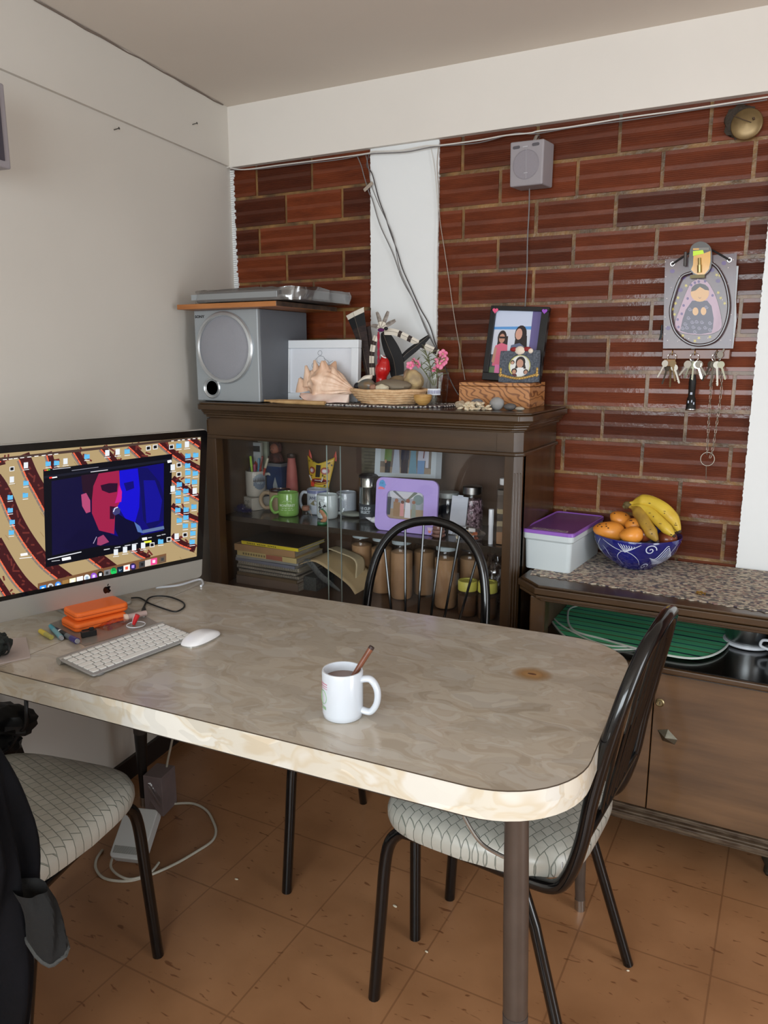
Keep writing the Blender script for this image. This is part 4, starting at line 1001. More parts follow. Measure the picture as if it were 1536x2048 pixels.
# shallow basket with stones
bc = Vector((-1.18,2.265,ZM)); bk = thing('shallow_basket','shallow pale coiled basket holding stones on the woven mat','basket',tuple(bc),0)
RB = .128
coil = mat('coiled_palm',(222,188,146),.7,c2=(200,160,118),vscale=60,stretch=(1,1,1),bump=.5,bscale=120)
m_ = MB(); nr = 6
m_.lathe([(0,.003),(.09,.003),(.09,.009),(0,.009)],40)
for k in range(nr):
    f_ = k/(nr-1); r = .093+.036*f_**.8; z = .006+.038*f_
    m_.tube([(r*math.cos(2*PI*q/56),r*math.sin(2*PI*q/56)*.85,z+.001*math.sin(q*.9)) for q in range(56)],.0056,8,True)
m_.build('coils', coil, bk)
def stone(label, c, r, col, seed=0, name='stone', noise=.12, rz=0, c2=None, group='stones in the basket', rough=.6, cat='stone', ry=0):
    o = MB().ball((0,0,0), r, 20, 14, noise=noise, ns=1.6, seed=seed).build(name, mat('stone_%d'%seed,col,rough,c2=c2,vscale=30,bump=.15,bscale=60) , loc=tuple(c), rot=(0,ry,rz)); return tag(o,label,cat,group)
B = bc+Vector((0,0,.012))
stone('white oval stone leaning at the left of the basket', B+Vector((-.085,-.012,.062)), (.03,.015,.013), (226,216,200), 1, rz=.3, ry=-.55)
stone('blue and brown mottled stone at the front of the basket', B+Vector((-.055,-.052,.046)), (.033,.022,.021), (120,98,72), 2, c2=(70,92,98), rough=.3)
stone('large flat grey stone in the middle of the basket', B+Vector((.015,-.01,.045)), (.068,.042,.021), (124,112,94), 3)
stone('tan cut stone with pale face at the right of the basket', B+Vector((.075,.03,.062)), (.032,.03,.034), (150,130,102), 4, noise=.25, c2=(190,166,120))
stone('pale brown stone at the back of the basket below the feathers', B+Vector((.0,.06,.05)), (.035,.025,.028), (140,118,88), 5)
stone('small cream quartz pebble at the front of the basket', B+Vector((.008,-.068,.04)), (.024,.014,.013), (206,196,170), 6, noise=.2)
stone('small black pebble at the left rim of the basket', B+Vector((-.095,-.04,.044)), (.015,.012,.011), (30,30,36), 7)
stone('striped round pebble at the right rear of the basket', B+Vector((.045,.045,.075)), (.014,.014,.024), (180,150,120), 8, c2=(120,90,70))
stone('tiny red-brown pebble between the stones in the basket', B+Vector((-.02,-.075,.042)), (.012,.01,.01), (150,110,90), 9)
# feathers (thin but solid blades) held in the basket
def feather(name, label, pts, wid, cols, nrm=None, group='feathers in the basket', wfn=None):
    P = catmull(pts,8); n = len(P); m_ = MB(); mats = [c for c in cols['m']]
    nrm = Vector(nrm or (0,-1,0))
    L_,R_,C_ = [],[],[]
    for i,p in enumerate(P):
        t = i/(n-1); d = (P[min(i+1,n-1)]-P[max(i-1,0)]).normalized(); s_ = d.cross(nrm).normalized()
        w_ = wid*(wfn(t) if wfn else (math.sin(PI*min(1,max(.0,t*.86+.10)))**.5))
        L_.append(p+s_*w_*1.0+nrm*-.004); R_.append(p-s_*w_*.75+nrm*-.004); C_.append(p)
    for i in range(n-1):
        t = (i+.5)/(n-1); mi = cols['f'](t)
        o_ = Vector(nrm)*-.0008
        for A,B_ in ((L_,C_),(C_,R_)):
            m_.add([A[i],B_[i],B_[i+1],A[i+1],A[i]+o_,B_[i]+o_,B_[i+1]+o_,A[i+1]+o_],[(0,1,2,3),(7,6,5,4),(0,3,7,4),(1,5,6,2)],mi,True)
    t_ = thing(name,label,'feather',tuple(P[0]),0,group)
    org = tuple(P[0])
    o = m_.build('vane', mats, org=org, fix=False); o.parent=t_; o.location=(0,0,0)
    o = MB().tube([tuple(p) for p in P],[.0006]*n,6).build('quill', mat('quill_brown',(110,98,84),.5) , org=org); o.parent=t_; o.location=(0,0,0)
    return t_
dkf = mat('feather_dark_brown',(58,44,40),.8,c2=(38,30,30),vscale=60,stretch=(1,1,4)); dbf = mat('feather_black',(22,22,24),.7); wtf = mat('feather_white',(214,206,192),.8); brf = mat('feather_brown_band',(52,40,38),.8); gyf = mat('feather_grey',(158,150,142),.8,c2=(120,110,104),vscale=80)
fy = 2.33
def fp(x,y,Y=fy): p = at_y(x,y,Y); return tuple(p)
feather('turkey_feather','broad dark turkey feather with white fringe standing left of the white column', [fp(743,772,2.34),fp(733,735,2.35),fp(724,690,2.36),fp(715,655,2.365),fp(706,624,2.37)], .03, {'m':[dkf,dbf,wtf],'f':lambda t: 2 if t>.92 else (1 if t>.74 else 0)}, wfn=lambda t: .40+1.05*t**1.5)
feather('turkey_feather','dark brown feather tucked behind the fringed one', [fp(748,775,2.36),fp(742,740,2.37),fp(736,700,2.375),fp(728,655,2.38)], .022, {'m':[dkf],'f':lambda t:0}, wfn=lambda t: .5+.6*t)
feather('wing_feather','black feather with broad blade in the middle of the bunch', [fp(792,752,2.32),fp(787,720,2.33),fp(775,690,2.335),fp(765,664,2.34)], .036, {'m':[dbf],'f':lambda t:0}, wfn=lambda t: .95*math.sin(PI*(t*.75+.22))**.5)
feather('wing_feather','long black feather slanting up to the right', [fp(793,728,2.33),fp(812,708,2.34),fp(832,692,2.345),fp(857,672,2.35)], .015, {'m':[dbf],'f':lambda t:0}, wfn=lambda t: math.sin(PI*(t*.8+.15))**.5)
feather('tail_feather','banded brown and white feather arching to the right across the column', [fp(768,662,2.32),fp(790,664,2.33),fp(815,675,2.34),fp(845,690,2.35),fp(876,704,2.36)], .014, {'m':[wtf,brf],'f':lambda t: 1 if (t*5.2)%1 > .68 and t>.25 else 0}, wfn=lambda t: .9-.15*t)
feather('tail_feather','banded brown and white feather hanging down on the left side of the figure', [fp(752,672,2.315),fp(746,690,2.31),fp(743,712,2.31),fp(743,735,2.31),fp(744,758,2.31)], .011, {'m':[wtf,brf],'f':lambda t: 1 if (t*4.0)%1 > .66 else 0}, wfn=lambda t: .95)
for k,(x,y,lab) in enumerate(((752,624,'small grey tuft feather pointing straight up at the left of the topknot'),(775,622,'small grey tuft feather, tallest of the topknot'),(790,640,'small grey tuft feather leaning right from the topknot'),(741,652,'small grey tuft feather leaning left from the topknot'))):
    b0 = fp(760,657,2.31); e_ = fp(x,y,2.31); mid = tuple((Vector(b0)+Vector(e_))/2+Vector((.002,0,.002)))
    feather('down_feather', lab, [b0,mid,e_], .0085, {'m':[gyf,wtf],'f':lambda t:0 if t>.4 else 1}, group='topknot feathers', wfn=lambda t: math.sin(PI*(t*.8+.12))**.5)
rd = thing('red_cloth_bundle','shiny red cloth bundle with braided cord standing in the basket under the feathers','ornament',(at_y(765,760,2.29).x,2.29,ZM+.032),0)
b0 = Vector(rd.location)
m_ = MB(); Q = [at_y(x,y,2.285)-b0 for x,y in ((762,765),(764,745),(768,725),(766,712))]
m_.tube([tuple(q) for q in catmull(Q,5)],[.018]*4+[.021,.024,.025,.026,.024,.021,.019,.017,.014,.010,.007,.005][:len(catmull(Q,5))-4],14); m_.build('cloth', mat('red_satin',(178,24,24),.25,coat=.5,bump=.9,bscale=50), rd)
Q = [at_y(x,y,2.272)-b0 for x,y in ((756,770),(757,735),(757,700),(757,664))]
m_ = MB(); cq = catmull(Q,8)
for k in range(2): m_.tube([(q.x+.0022*math.cos(i*.9+k*PI),q.y+.0022*math.sin(i*.9+k*PI),q.z) for i,q in enumerate(cq)],.0025,6)
m_.build('braided_cord', mat('crimson_cord',(150,20,50),.6), rd)
m_ = MB(); q = at_y(762,660,2.29)-b0; m_.ball(tuple(q),(.012,.008,.006),12,8,noise=.3); m_.build('purple_knot', mat('purple_yarn',(92,24,84),.8), rd)
m_ = MB(); q = at_y(772,657,2.29)-b0; m_.ball(tuple(q),(.007,.006,.006),12,8); m_.build('bead', inkb, rd)
m_ = MB(); Q=[at_y(x,y,2.27)-b0 for x,y in ((762,710),(766,714),(772,716))]; m_.tube([tuple(q) for q in Q],.002,6); m_.build('white_edge', whitem, rd)
# little wooden bowl
c = Vector((-1.035,2.215,ZM)); single('small_wooden_bowl','small honey-coloured wooden cup on the mat before the flower jar','bowl', MB().lathe([(0,.001),(.012,.001),(.022,.009),(.028,.02),(.029,.033),(.027,.034),(.0245,.022),(.016,.01),(0,.007)],32,c), woodmat('honey_wood',(200,160,96),(178,132,72),.45,.1,20), c)
# flower jar
c = Vector((-1.035,2.30,ZM)); fj = thing('flower_jar','glass spice jar with white label holding pink flowers','vase',tuple(c),0)
MB().lathe([(.001,.001),(.024,.001),(.026,.006),(.026,.064),(.021,.074),(.021,.09),(.022,.092)],32).build('glass', jglass, fj)

m_ = MB(); fa = face(c)
m_.grid(lambda u,v: (.0266*math.sin(fa-.9+1.8*u),-.0266*math.cos(fa-.9+1.8*u),.03+.02*v),16,1,0)
for k in range(9): 
    a = fa-.75+k*.19; m_.poly([(.0269*math.sin(a+q),-.0269*math.cos(a+q),z) for q,z in ((0,.034),(.1,.034),(.1,.044),(.0,.046))],1)
m_.build('label', [mat('label_white',(224,228,236),.5), mat('label_ink',(110,110,150),.6)], fj)
stem = mat('stem_green',(92,98,58),.6); petal = mat('pink_petal',(222,92,138),.5,c2=(236,150,176),vscale=60); bud = mat('bud_cream',(206,196,150),.6)
def sprig(base, tip, fl, nl, label):
    t = thing('flower_sprig', label, 'flower', tuple(base), 0, 'pink flower sprigs')
    base, tip = Vector(base), Vector(tip); d = tip-base; mid = base+d*.5+Vector((0,0,.01))
    m_ = MB(); P = catmull([(0,0,0),tuple(mid-base),tuple(d)],6); m_.tube(P,.0016,6)
    for k in range(nl):
        q = P[int(len(P)*(.35+.6*k/nl))-1]; a = k*2.4; l_ = .035+.02*random.random()
        e_ = q+Vector((math.cos(a)*l_*.8,math.sin(a)*l_*.3,l_*.7*random.uniform(.2,1))); m_.tube([q,q.lerp(e_,.5)+Vector((0,0,.003)),e_],[.001,.0014,.0004],5)
    m_.build('stem', stem, t)
    for (x,y,z,s_) in fl:
        m2 = MB()
        for k in range(5):
            a = 2*PI*k/5; m2.ball((math.cos(a)*.0075*s_,-.002,math.sin(a)*.0075*s_),(.0058*s_,.0022*s_,.0058*s_),8,6)
        m2.ball((0,-.004,0),.0025*s_,8,6,1)
        o = m2.build('blossom', [petal,bud], t); o.location = (x,y,z); o.rotation_euler=(random.uniform(-.6,.6),random.uniform(-.5,.5),random.uniform(-.5,.5))
bz = c+Vector((0,0,.06))
tp_ = at_y(828,722,2.29); dd = Vector(tp_)-bz
sprig(bz+Vector((-.004,0,0)), tp_, [(dd.x-.012,-.005,dd.z-.014,1.1),(dd.x+.016,-.005,dd.z-.008,1.2),(dd.x-.002,-.0,dd.z+.0,.8)], 12, 'flower sprig with small pink blossoms leaning left from the jar')
tp_ = at_y(880,715,2.29); dd = Vector(tp_)-bz
sprig(bz+Vector((.004,0,0)), tp_, [(dd.x-.004,-.005,dd.z-.02,1.5),(dd.x+.01,-.005,dd.z-.006,1.3),(dd.x+.002,-.0,dd.z+.012,1.2),(dd.x-.014,-.0,dd.z-.012,1.1)], 14, 'flower sprig with bright pink cluster leaning right from the jar')
tp_ = at_y(850,700,2.31)
sprig(bz, tp_, [(.0,0,.05,.7)], 16, 'tallest green sprig in the jar with hardly any blossom')
# drinking glass behind the jar
c = Vector((-1.045,2.36,ZM)); single('drinking_glass','plain clear drinking glass standing behind the flower jar','glass', MB().lathe([(0,.001),(.026,.001),(.03,.03),(.033,.1),(.0315,.1),(.0285,.03),(.0245,.006),(0,.006)],32,c), jglass, c)
# wooden box
bx0, bx1 = -.948, -.716
wbx = thing('wooden_box','solid honey-brown wooden box with wavy grain at the right end of the cabinet top','box',((bx0+bx1)/2,2.375,Z1),0)
gw = mat('wavy_grain_wood',(178,120,70),.4,coat=.2); N,L,b = nodes(gw)
tcn=N.new('ShaderNodeTexCoord'); mpn=N.new('ShaderNodeMapping'); mpn.inputs['Scale'].default_value=(1,1,2.6); mpn.inputs['Rotation'].default_value=(0,.5,0); L.new(tcn.outputs['Object'],mpn.inputs[0])
wv=N.new('ShaderNodeTexWave'); wv.inputs['Scale'].default_value=14; wv.inputs['Distortion'].default_value=9; wv.inputs['Detail'].default_value=1; wv.inputs['Detail Scale'].default_value=1.2; L.new(mpn.outputs[0],wv.inputs[0])
cr=N.new('ShaderNodeValToRGB'); e=cr.color_ramp.elements; e[0].position=.0; e[0].color=lin((122,74,40)); e[1].position=.4; e[1].color=lin((184,126,76)); L.new(wv.outputs[0],cr.inputs[0]); L.new(cr.outputs[0],b.inputs['Base Color'])
bw2 = (bx1-bx0)/2; BXH = .076
MB().box((-bw2,-.075,0),(bw2,.085,BXH-.012)).build('body', gw, wbx, bevel=.0015)
MB().box((-bw2,-.0752,BXH-.011),(bw2,.0852,BXH)).build('lid', gw, wbx, bevel=.0015)
ZB = Z1+BXH
# black frame with photograph
f0, f1, f2 = at_y(965,757,2.42), at_y(1080,757,2.42), at_y(977,604,2.45)
fw2 = (f1.x-f0.x); fh2 = .238
bf = thing('photo_frame','black photo frame with two women and heart stickers standing on the wooden box','photo frame',((f0.x+f1.x)/2+.006,2.405,ZB),0,rot=(math.radians(-9),math.radians(3),0))
m_ = MB(); bw=.024
for a,b_ in (((-fw2/2,0),(fw2/2,bw)),((-fw2/2,fh2-.014),(fw2/2,fh2)),((-fw2/2,bw),(-fw2/2+bw*.75,fh2-.014)),((fw2/2-bw,bw),(fw2/2,fh2-.014))): m_.box((a[0],-.01,a[1]),(b_[0],.01,b_[1]))
m_.build('frame', mat('black_frame',(16,16,18),.35), bf, bevel=.0015)
def pic(mb_layers, parent, x0, z0, x1, z1, y, name='photograph', rough=.25):
    mats = []; m_ = MB(); ly = 0
    for P,c in mb_layers:
        mt = mat('print_%d_%d_%d'%c, c, rough, coat=.2)
        if mt not in mats: mats.append(mt)
        m_.poly([(x0+(x1-x0)*u, y-ly, z0+(z1-z0)*v) for u,v in P], mats.index(mt)); ly += .00003
    return m_.build(name, mats, parent, fix=False)
def el(cx,cy,rx,ry,n=14): return [(cx+rx*math.cos(2*PI*k/n),cy+ry*math.sin(2*PI*k/n)) for k in range(n)]
R_ = [(0,0),(1,0),(1,1),(0,1)]
pic([(R_,(196,206,228)),([(0,.7),(.82,.72),(.82,.77),(0,.74)],(90,150,210)),([(0,.3),(.82,.3),(.82,.71),(0,.69)],(206,210,222)),([(.82,.3),(1,.3),(1,1),(.8,1)],(98,90,140)),
     ([(0,0),(1,0),(1,.12),(0,.1)],(96,120,84)),([(0,.1),(.12,.1),(.12,.3),(0,.3)],(70,78,84)),
     (el(.2,.57,.10,.12),(44,32,32)),([(.1,.4),(.34,.4),(.33,.6),(.12,.6)],(44,32,32)),([(.05,.12),(.3,.1),(.36,.3),(.34,.46),(.2,.49),(.07,.44)],(214,104,130)),([(.12,0),(.28,0),(.3,.14),(.12,.14)],(220,120,170)),(el(.2,.56,.065,.075),(190,140,118)),([(.14,.56),(.27,.56),(.27,.59),(.14,.59)],(40,30,32)),([(.03,.18),(.09,.16),(.12,.4),(.06,.42)],(190,140,120)),
     (el(.6,.64,.13,.14),(36,26,28)),([(.48,.36),(.78,.34),(.74,.62),(.5,.64)],(36,26,28)),(el(.56,.64,.075,.09),(206,156,136)),([(.38,.2),(.72,.18),(.72,.44),(.6,.5),(.42,.46)],(96,104,130))],
    bf, -fw2/2+bw*.75, bw, fw2/2-bw, fh2-.014, -.001)
def heart(parent, x, z, s, c, name):
    P = [(16*math.sin(t)**3/16*s, (13*math.cos(t)-5*math.cos(2*t)-2*math.cos(3*t)-math.cos(4*t))/16*s) for t in [2*PI*k/28 for k in range(28)]]
    m_ = MB(); m_.X = Matrix.Translation((x,-.0105,z)) @ Matrix.Rotation(PI/2,4,'X'); m_.prism(P,0,.0016); m_.build(name, mat(name,c,.35), parent, bevel=.0005)
heart(bf, -fw2/2+.017, fh2-.016, .0095, (226,90,130), 'pink_heart_sticker'); heart(bf, fw2/2-.014, fh2-.014, .0085, (150,80,190), 'purple_heart_sticker')
# small flower-painted frame in front
g0, g1 = at_y(998,763,2.335), at_y(1078,763,2.335); gw2 = g1.x-g0.x; gh = .098
sf = thing('photo_frame','small dark painted photo frame with gold leaves leaning on the black frame','photo frame',((g0.x+g1.x)/2,2.335,ZB),0,rot=(math.radians(-8),math.radians(-1),0))
ov = circ(0,gh*.52,.036,.034,28)[:-1]
bx_ = [(-gw2/2,0),(gw2/2,0),(gw2/2,gh),(-gw2/2,gh)]
m_ = MB()
per = []
for (x,z) in ov:
    d = Vector((x,z-gh*.52)); k = min((gw2/2)/max(abs(d.x),1e-6),(gh-gh*.52 if d.y>0 else gh*.52)/max(abs(d.y),1e-6)); per.append((d.x*k,gh*.52+d.y*k))
n = len(ov)
vs_ = [(p[0],-.006,p[1]) for p in ov]+[(p[0],-.006,p[1]) for p in per]+[(p[0],.003,p[1]) for p in ov]+[(p[0],.003,p[1]) for p in per]
fs = []
for i in range(n):
    j=(i+1)%n; fs += [(i,j,n+j,n+i),(2*n+i,3*n+i,3*n+j,2*n+j),(i,2*n+i,2*n+j,j),(n+i,n+j,3*n+j,3*n+i)]
m_.add(vs_,fs)
for cx_,cz_ in ((-gw2/2,0),(gw2/2,0),(gw2/2,gh),(-gw2/2,gh)):
    pass
m_.build('frame', mat('speckled_slate_blue',(52,58,70),.6,c2=(92,98,108),vscale=160,bump=.4,bscale=200), sf)
pic([(R_,(214,208,130)),(el(.5,.5,.44,.48),(226,226,222)),(el(.52,.68,.22,.26),(40,30,32)),([(.28,.4),(.36,.7),(.5,.5),(.7,.7),(.78,.38)],(40,30,32)),(el(.5,.62,.15,.2),(188,142,122)),([(.3,.1),(.72,.08),(.66,.44),(.4,.44)],(226,226,228)),(el(.16,.68,.1,.1),(60,48,46)),(el(.16,.66,.07,.07),(196,154,130)),(el(.26,.28,.13,.13),(40,30,30)),(el(.26,.25,.085,.1),(186,136,112)),([(.14,.04),(.4,.04),(.36,.16),(.18,.16)],(90,40,50)),(el(.78,.24,.11,.12),(40,30,30)),(el(.78,.22,.075,.09),(190,140,118)),([(.66,.05),(.9,.05),(.86,.14),(.7,.14)],(216,214,216))], sf, -.036, gh*.52-.034, .036, gh*.52+.034, .001)
m_ = MB()
for k in range(16):
    t = k/15; x = -gw2/2*.9+gw2*.9*t; z = .012+.012*abs(2*t-1)**1.5; m_.ball((x,-.008,z),(.007,.002,.0038),8,6,noise=.3,seed=k)
for s in (-1,1):
    for k in range(3): m_.ball((s*(gw2/2-.006),-.008,.022+k*.009),(.0038,.002,.006),8,6)
m_.build('gold_leaves', mat('gold_leaf_paint',(176,140,74),.4,metal=.3), sf)
m_ = MB(); m_.ball((0,-.007,gh+.0),(.016,.006,.013),12,8,noise=.2); m_.ball((-.02,-.006,gh+.004),(.012,.005,.007),10,7,1); m_.ball((.022,-.006,gh+.004),(.014,.005,.007),10,7,1); m_.ball((.034,-.007,gh-.002),(.008,.005,.008),10,7)
m_.build('red_and_white_trim', [mat('cream_trim',(224,208,190),.6),mat('dull_red',(140,34,36),.6)], sf)
# stones and shells before the box
def on(x,y,Y=None): return at_y(x,y,Y)
stone('round grey stone, leftmost of the row before the wooden box', (at_y(958,806,2.215).x,2.20,Z1+.0155), (.022,.016,.0165), (112,110,112), 21, group='stones by the wooden box', noise=.05)
stone('large pale grey round stone before the wooden box', (at_y(997,808,2.21).x,2.195,Z1+.018), (.0225,.017,.0195), (146,144,142), 22, group='stones by the wooden box', noise=.05, ry=-.2)
stone('flat dark grey stone right of the pale round one', (at_y(1020,812,2.2).x+.002,2.195,Z1+.0105), (.019,.014,.0105), (92,88,86), 23, group='stones by the wooden box', noise=.05)
stone('smallest pale flat pebble at the right end of the row', (at_y(1042,813,2.2).x,2.19,Z1+.006), (.014,.01,.006), (168,158,142), 24, group='stones by the wooden box', noise=.05)
stone('translucent quartz lump at the left end of the shell pile', (at_y(921,812,2.19).x,2.19,Z1+.012), (.017,.012,.012), (176,158,134), 25, name='quartz_lump', group='stones by the wooden box', noise=.3, rough=.25)
rsh = random.Random(4); x0_, x1_ = at_y(922,815,2.16).x, at_y(985,818,2.16).x
shm2 = mat('sea_shell_cream',(226,214,190),.4,c2=(198,172,136),vscale=120)
sproto = None
for k in range(26):
    u = (k%9+.5)/9+rsh.uniform(-.04,.04); lay = k//9
    x = x0_+(x1_-x0_)*(u*(1-.22*lay)+.11*lay); y = 2.155+rsh.uniform(-.012,.014); z = Z1+.0045+lay*.0075
    if sproto is None:
        m_ = MB(); m_.ball((0,0,0),(.0095,.007,.0044),12,8,noise=.25,ns=3,seed=3); m_.tube([(.006,0,0),(.011,0,.001)],[.003,.0008],6)
        sproto = m_.build('small_shell', shm2); o = sproto
    else: o = sproto.copy(); COL.objects.link(o)
    o.location=(x,y,z); o.rotation_euler=(rsh.uniform(-.5,.5),rsh.uniform(-.4,.4),rsh.uniform(0,6)); s_=rsh.uniform(.8,1.25); o.scale=(s_,s_,s_)
    tag(o,'small cream seashell in the pile before the wooden box','seashell','seashell pile on the cabinet')
# ================================================================== ON THE GLASS CABINET'S UPPER SHELF
ZS = S1+.0006
def onS(x, y): return at_z(x, y, ZS)
mugw = mat('mug_white',(232,236,240))
# white mug with a round landscape picture on a small box, pens in it
pY = 2.345
pc = at_y(512,983,pY)
bxh = .048
tb_ = thing('cardboard_box','small white printed box under the pen mug on the upper shelf','box',(at_y(505,1000,pY).x+.002,pY,ZS),math.radians(-22))
MB().box((-.06,-.04,0),(.058,.04,bxh)).build('box', mat('white_card',(196,194,184),.6), tb_, bevel=.001)
m_ = MB()
for P in (circ(-.01,.03,.012,.006),circ(.018,.026,.012,.009),[(.01,.03),(-.006,.012)],[(.02,.02),(.035,.014)],[(-.05,.035),(-.04,.035)],[(-.05,.030),(-.04,.030)],[(-.05,.012),(-.044,.012)],circ(.036,.034,.006,.003)): stroke3(m_, P, .0022, -.0404, 0)
m_.build('print', mat('grey_print',(120,122,110),.6), tb_)
ppos = Vector((pc.x, pY, ZS+bxh+.0006))
pm = make_mug('pen_mug','white mug with a landscape medallion full of pens on the upper shelf', tuple(ppos), .038, .097, mat('mug_warm_white',(196,194,184),.2,coat=.3), face(ppos)+.15, .026, tr=.0055, flat=1.4)
af = -.15; m_ = MB()
wr = wrap(.038, .30, .058)
def wr2(x,y,k=0):
    p = wr(x,y); return (p[0]*(1+k),p[1]*(1+k),p[2])
def blobw(mb, cx, cy, rx, ry, mi, k, n=16, a=0): 
    mb.poly([wr2(cx+rx*math.cos(2*PI*i/n), cy+ry*math.sin(2*PI*i/n), k) for i in range(n)], mi)
for i in range(9):
    x = -.026+.0058*i; h_ = .030*math.sqrt(max(.02,1-((x+.0029)/.027)**2))
    mb_ = m_; mb_.poly([wr2(x,-h_,.001),wr2(x+.0058,-h_,.001),wr2(x+.0058,h_,.001),wr2(x,h_,.001)],0)
    mb_.poly([wr2(x,-h_,.004),wr2(x+.0058,-h_,.004),wr2(x+.0058,-h_*.2+.006*math.sin(i*2),.004),wr2(x,-h_*.2+.006*math.sin(i),.004)],1)
    mb_.poly([wr2(x,h_*.1,.006),wr2(x+.0029,h_*.75,.006),wr2(x+.0058,-h_*.1,.006)],2)
m_.build('medallion', [mat('medallion_sky',(150,164,176),.4),mat('medallion_blue',(108,124,142),.4),mat('medallion_trees',(64,58,52),.5)], pm)
pens = [(481,908,(214,96,110),'pink',.0045),(494,918,(30,28,34),'black',.004),(503,916,(84,40,100),'purple',.004),(501,912,(160,200,60),'lime-tipped',.0045),(509,928,(206,80,120),'bright pink',.005),(518,916,(90,170,206),'light blue',.0042),(525,912,(150,50,40),'red-brown',.004),(536,916,(170,60,44),'cream-capped red',.0045)]
for i,(x,y,c,nm,r) in enumerate(pens):
    tip = at_y(x,y,pY+.0+.004*(i%3)); b0 = ppos+Vector(((tip.x-ppos.x)*.18, .008*((i%3)-1), .012))
    t = thing('pen', '%s pen standing in the medallion mug'%nm, 'pen', tuple(b0), 0, 'pens in the medallion mug'); d = tip-b0
    MB().tube([(0,0,0),tuple(d*.72)],r,8).build('barrel', mat('pen_%d'%i,c,.35), t)
    MB().tube([tuple(d*.72),tuple(d*.98),tuple(d)],[r*1.1,r*1.0,r*.6],8).build('cap', mat('pencap_%d'%i,(200,196,170) if i==7 else ((170,214,60) if i==3 else tuple(int(v*.85) for v in c)),.3), t)
# card packets behind
c1p = at_y(510,960,2.37)
def card(name,label,x0,z0,x1,z1,Y,layers,cat,th=.012,group=None,rz=0,m=None):
    t = thing(name,label,cat,((x0+x1)/2,Y,z0),rz,group); w_=(x1-x0)
    MB().box((-w_/2,0,0),(w_/2,th,z1-z0)).build('card', m or mat('card_grey_white',(176,176,164),.6), t, bevel=.0008)
    if layers: pic(layers, t, -w_/2+.001, .001, w_/2-.001, z1-z0-.001, -.0004, 'print')
    return t
a, b_ = at_y(499,884,2.375), at_y(521,884,2.375)
card('card_packet','white packet with a black window and red picture behind the pens',a.x,ZS,b_.x,a.z,2.375,[(R_,(168,176,178)),([(.06,.86),(.94,.86),(.94,.95),(.06,.95)],(34,36,36)),([(0,.70),(1,.70),(1,.84),(0,.84)],(186,194,196)),([(.15,.62),(.5,.72),(.9,.62)],(176,62,40)),([(.2,.57),(.85,.57),(.9,.63),(.15,.63)],(150,60,44))],'packet')
a, b_ = at_y(506,878,2.405), at_y(534,878,2.405)
card('card_packet','taller pale green-grey packet behind the packet with the black window',a.x,ZS,b_.x,a.z,2.405,None,'packet',m=mat('card_green_grey',(160,166,146),.6))
# brown doll on a blue box
a, b_ = at_y(535,925,2.39), at_y(566,965,2.39)
bl = thing('blue_box','blue printed box with a pale drop shape behind the cream mug','box',((a.x+b_.x)/2,2.40,ZS),math.radians(0))
w_ = (b_.x-a.x); hb = a.z-ZS
MB().box((-w_/2,-.02,0),(w_/2,.03,hb)).build('box', mat('blue_card',(34,62,104),.4,c2=(24,40,80),vscale=30), bl, bevel=.001)
m_ = MB(); m_.X = Matrix.Translation((.006,-.0204,hb*.5)) @ Matrix.Rotation(PI/2,4,'X'); m_.prism([(0,.034),(.005,.018),(.011,0),(.008,-.014),(0,-.019),(-.008,-.014),(-.011,0),(-.005,.018)],0,.0008); m_.build('drop_print', mat('pale_drop',(150,158,160),.4), bl)
m_ = MB(); m_.box((-w_/2-.001,-.0215,hb-.012),(w_/2+.002,.031,hb)); m_.build('rim_band', mat('grey_band',(110,112,116),.5), bl)
dl = thing('doll_figure','small brown doll with a rosy face sitting on the blue box','doll',((a.x+b_.x)/2-.004,2.405,ZS+hb+.0005))
brm = mat('brown_fabric_doll',(86,46,40),.8,c2=(52,26,26),vscale=60,bump=.6,bscale=160)
def dollf(p): return p
MB().ball((0,0,.018),(.027,.02,.022),16,10,noise=.15).build('body', brm, dl)
m_ = MB(); m_.ball((-.004,-.004,.053),(.019,.016,.021),16,10); m_.build('head', mat('doll_face',(150,92,70),.6), dl)
m_ = MB(); m_.ball((-.001,.006,.058),(.023,.017,.024),16,10,noise=.12); m_.ball((.016,0,.068),(.008,.006,.008),10,6); m_.build('hood', brm, dl)
m_ = MB(); 
for s in (-1,1): m_.ball((-.005+s*.006,-.0195,.056),(.0018,.001,.0018),8,6)
m_.ball((-.005,-.0205,.047),(.003,.001,.0018),8,6); m_.build('face_marks', inkb, dl)
m_ = MB(); m_.tube([(.018,0,.03),(.03,-.008,.02),(.036,-.014,.008)],.007,8); m_.tube([(-.018,0,.028),(-.024,-.012,.018),(-.02,-.02,.008)],.007,8); m_.build('arms', brm, dl)
# pink vase
c = Vector((at_y(585,1000,2.40).x,2.40,ZS)); hv = at_y(585,908,2.40).z-ZS
pv = thing('bud_vase','tall pink bottle-shaped vase with dark rim behind the green mug','vase',tuple(c))
MB().lathe([(.0,0),(.03,0),(.037,.012),(.036,.03),(.028,.05),(.024,.07),(.019,hv*.72),(.0145,hv*.9),(.0145,hv*.93)],28).build('body', mat('pink_clay',(184,108,98),.6,c2=(160,84,80),vscale=14,bump=.3,bscale=60), pv)
MB().lathe([(.0146,hv*.93),(.017,hv*.95),(.016,hv),(.011,hv),(.011,hv*.94),(0,hv*.9)],24).build('rim', mat('dark_glazed_rim',(60,46,40),.3), pv)
m_ = MB(); m_.ball((-.03,-.012,.035),(.014,.01,.024),12,8); m_.build('ochre_leaf', mat('ochre_glaze',(178,128,70),.5), pv)
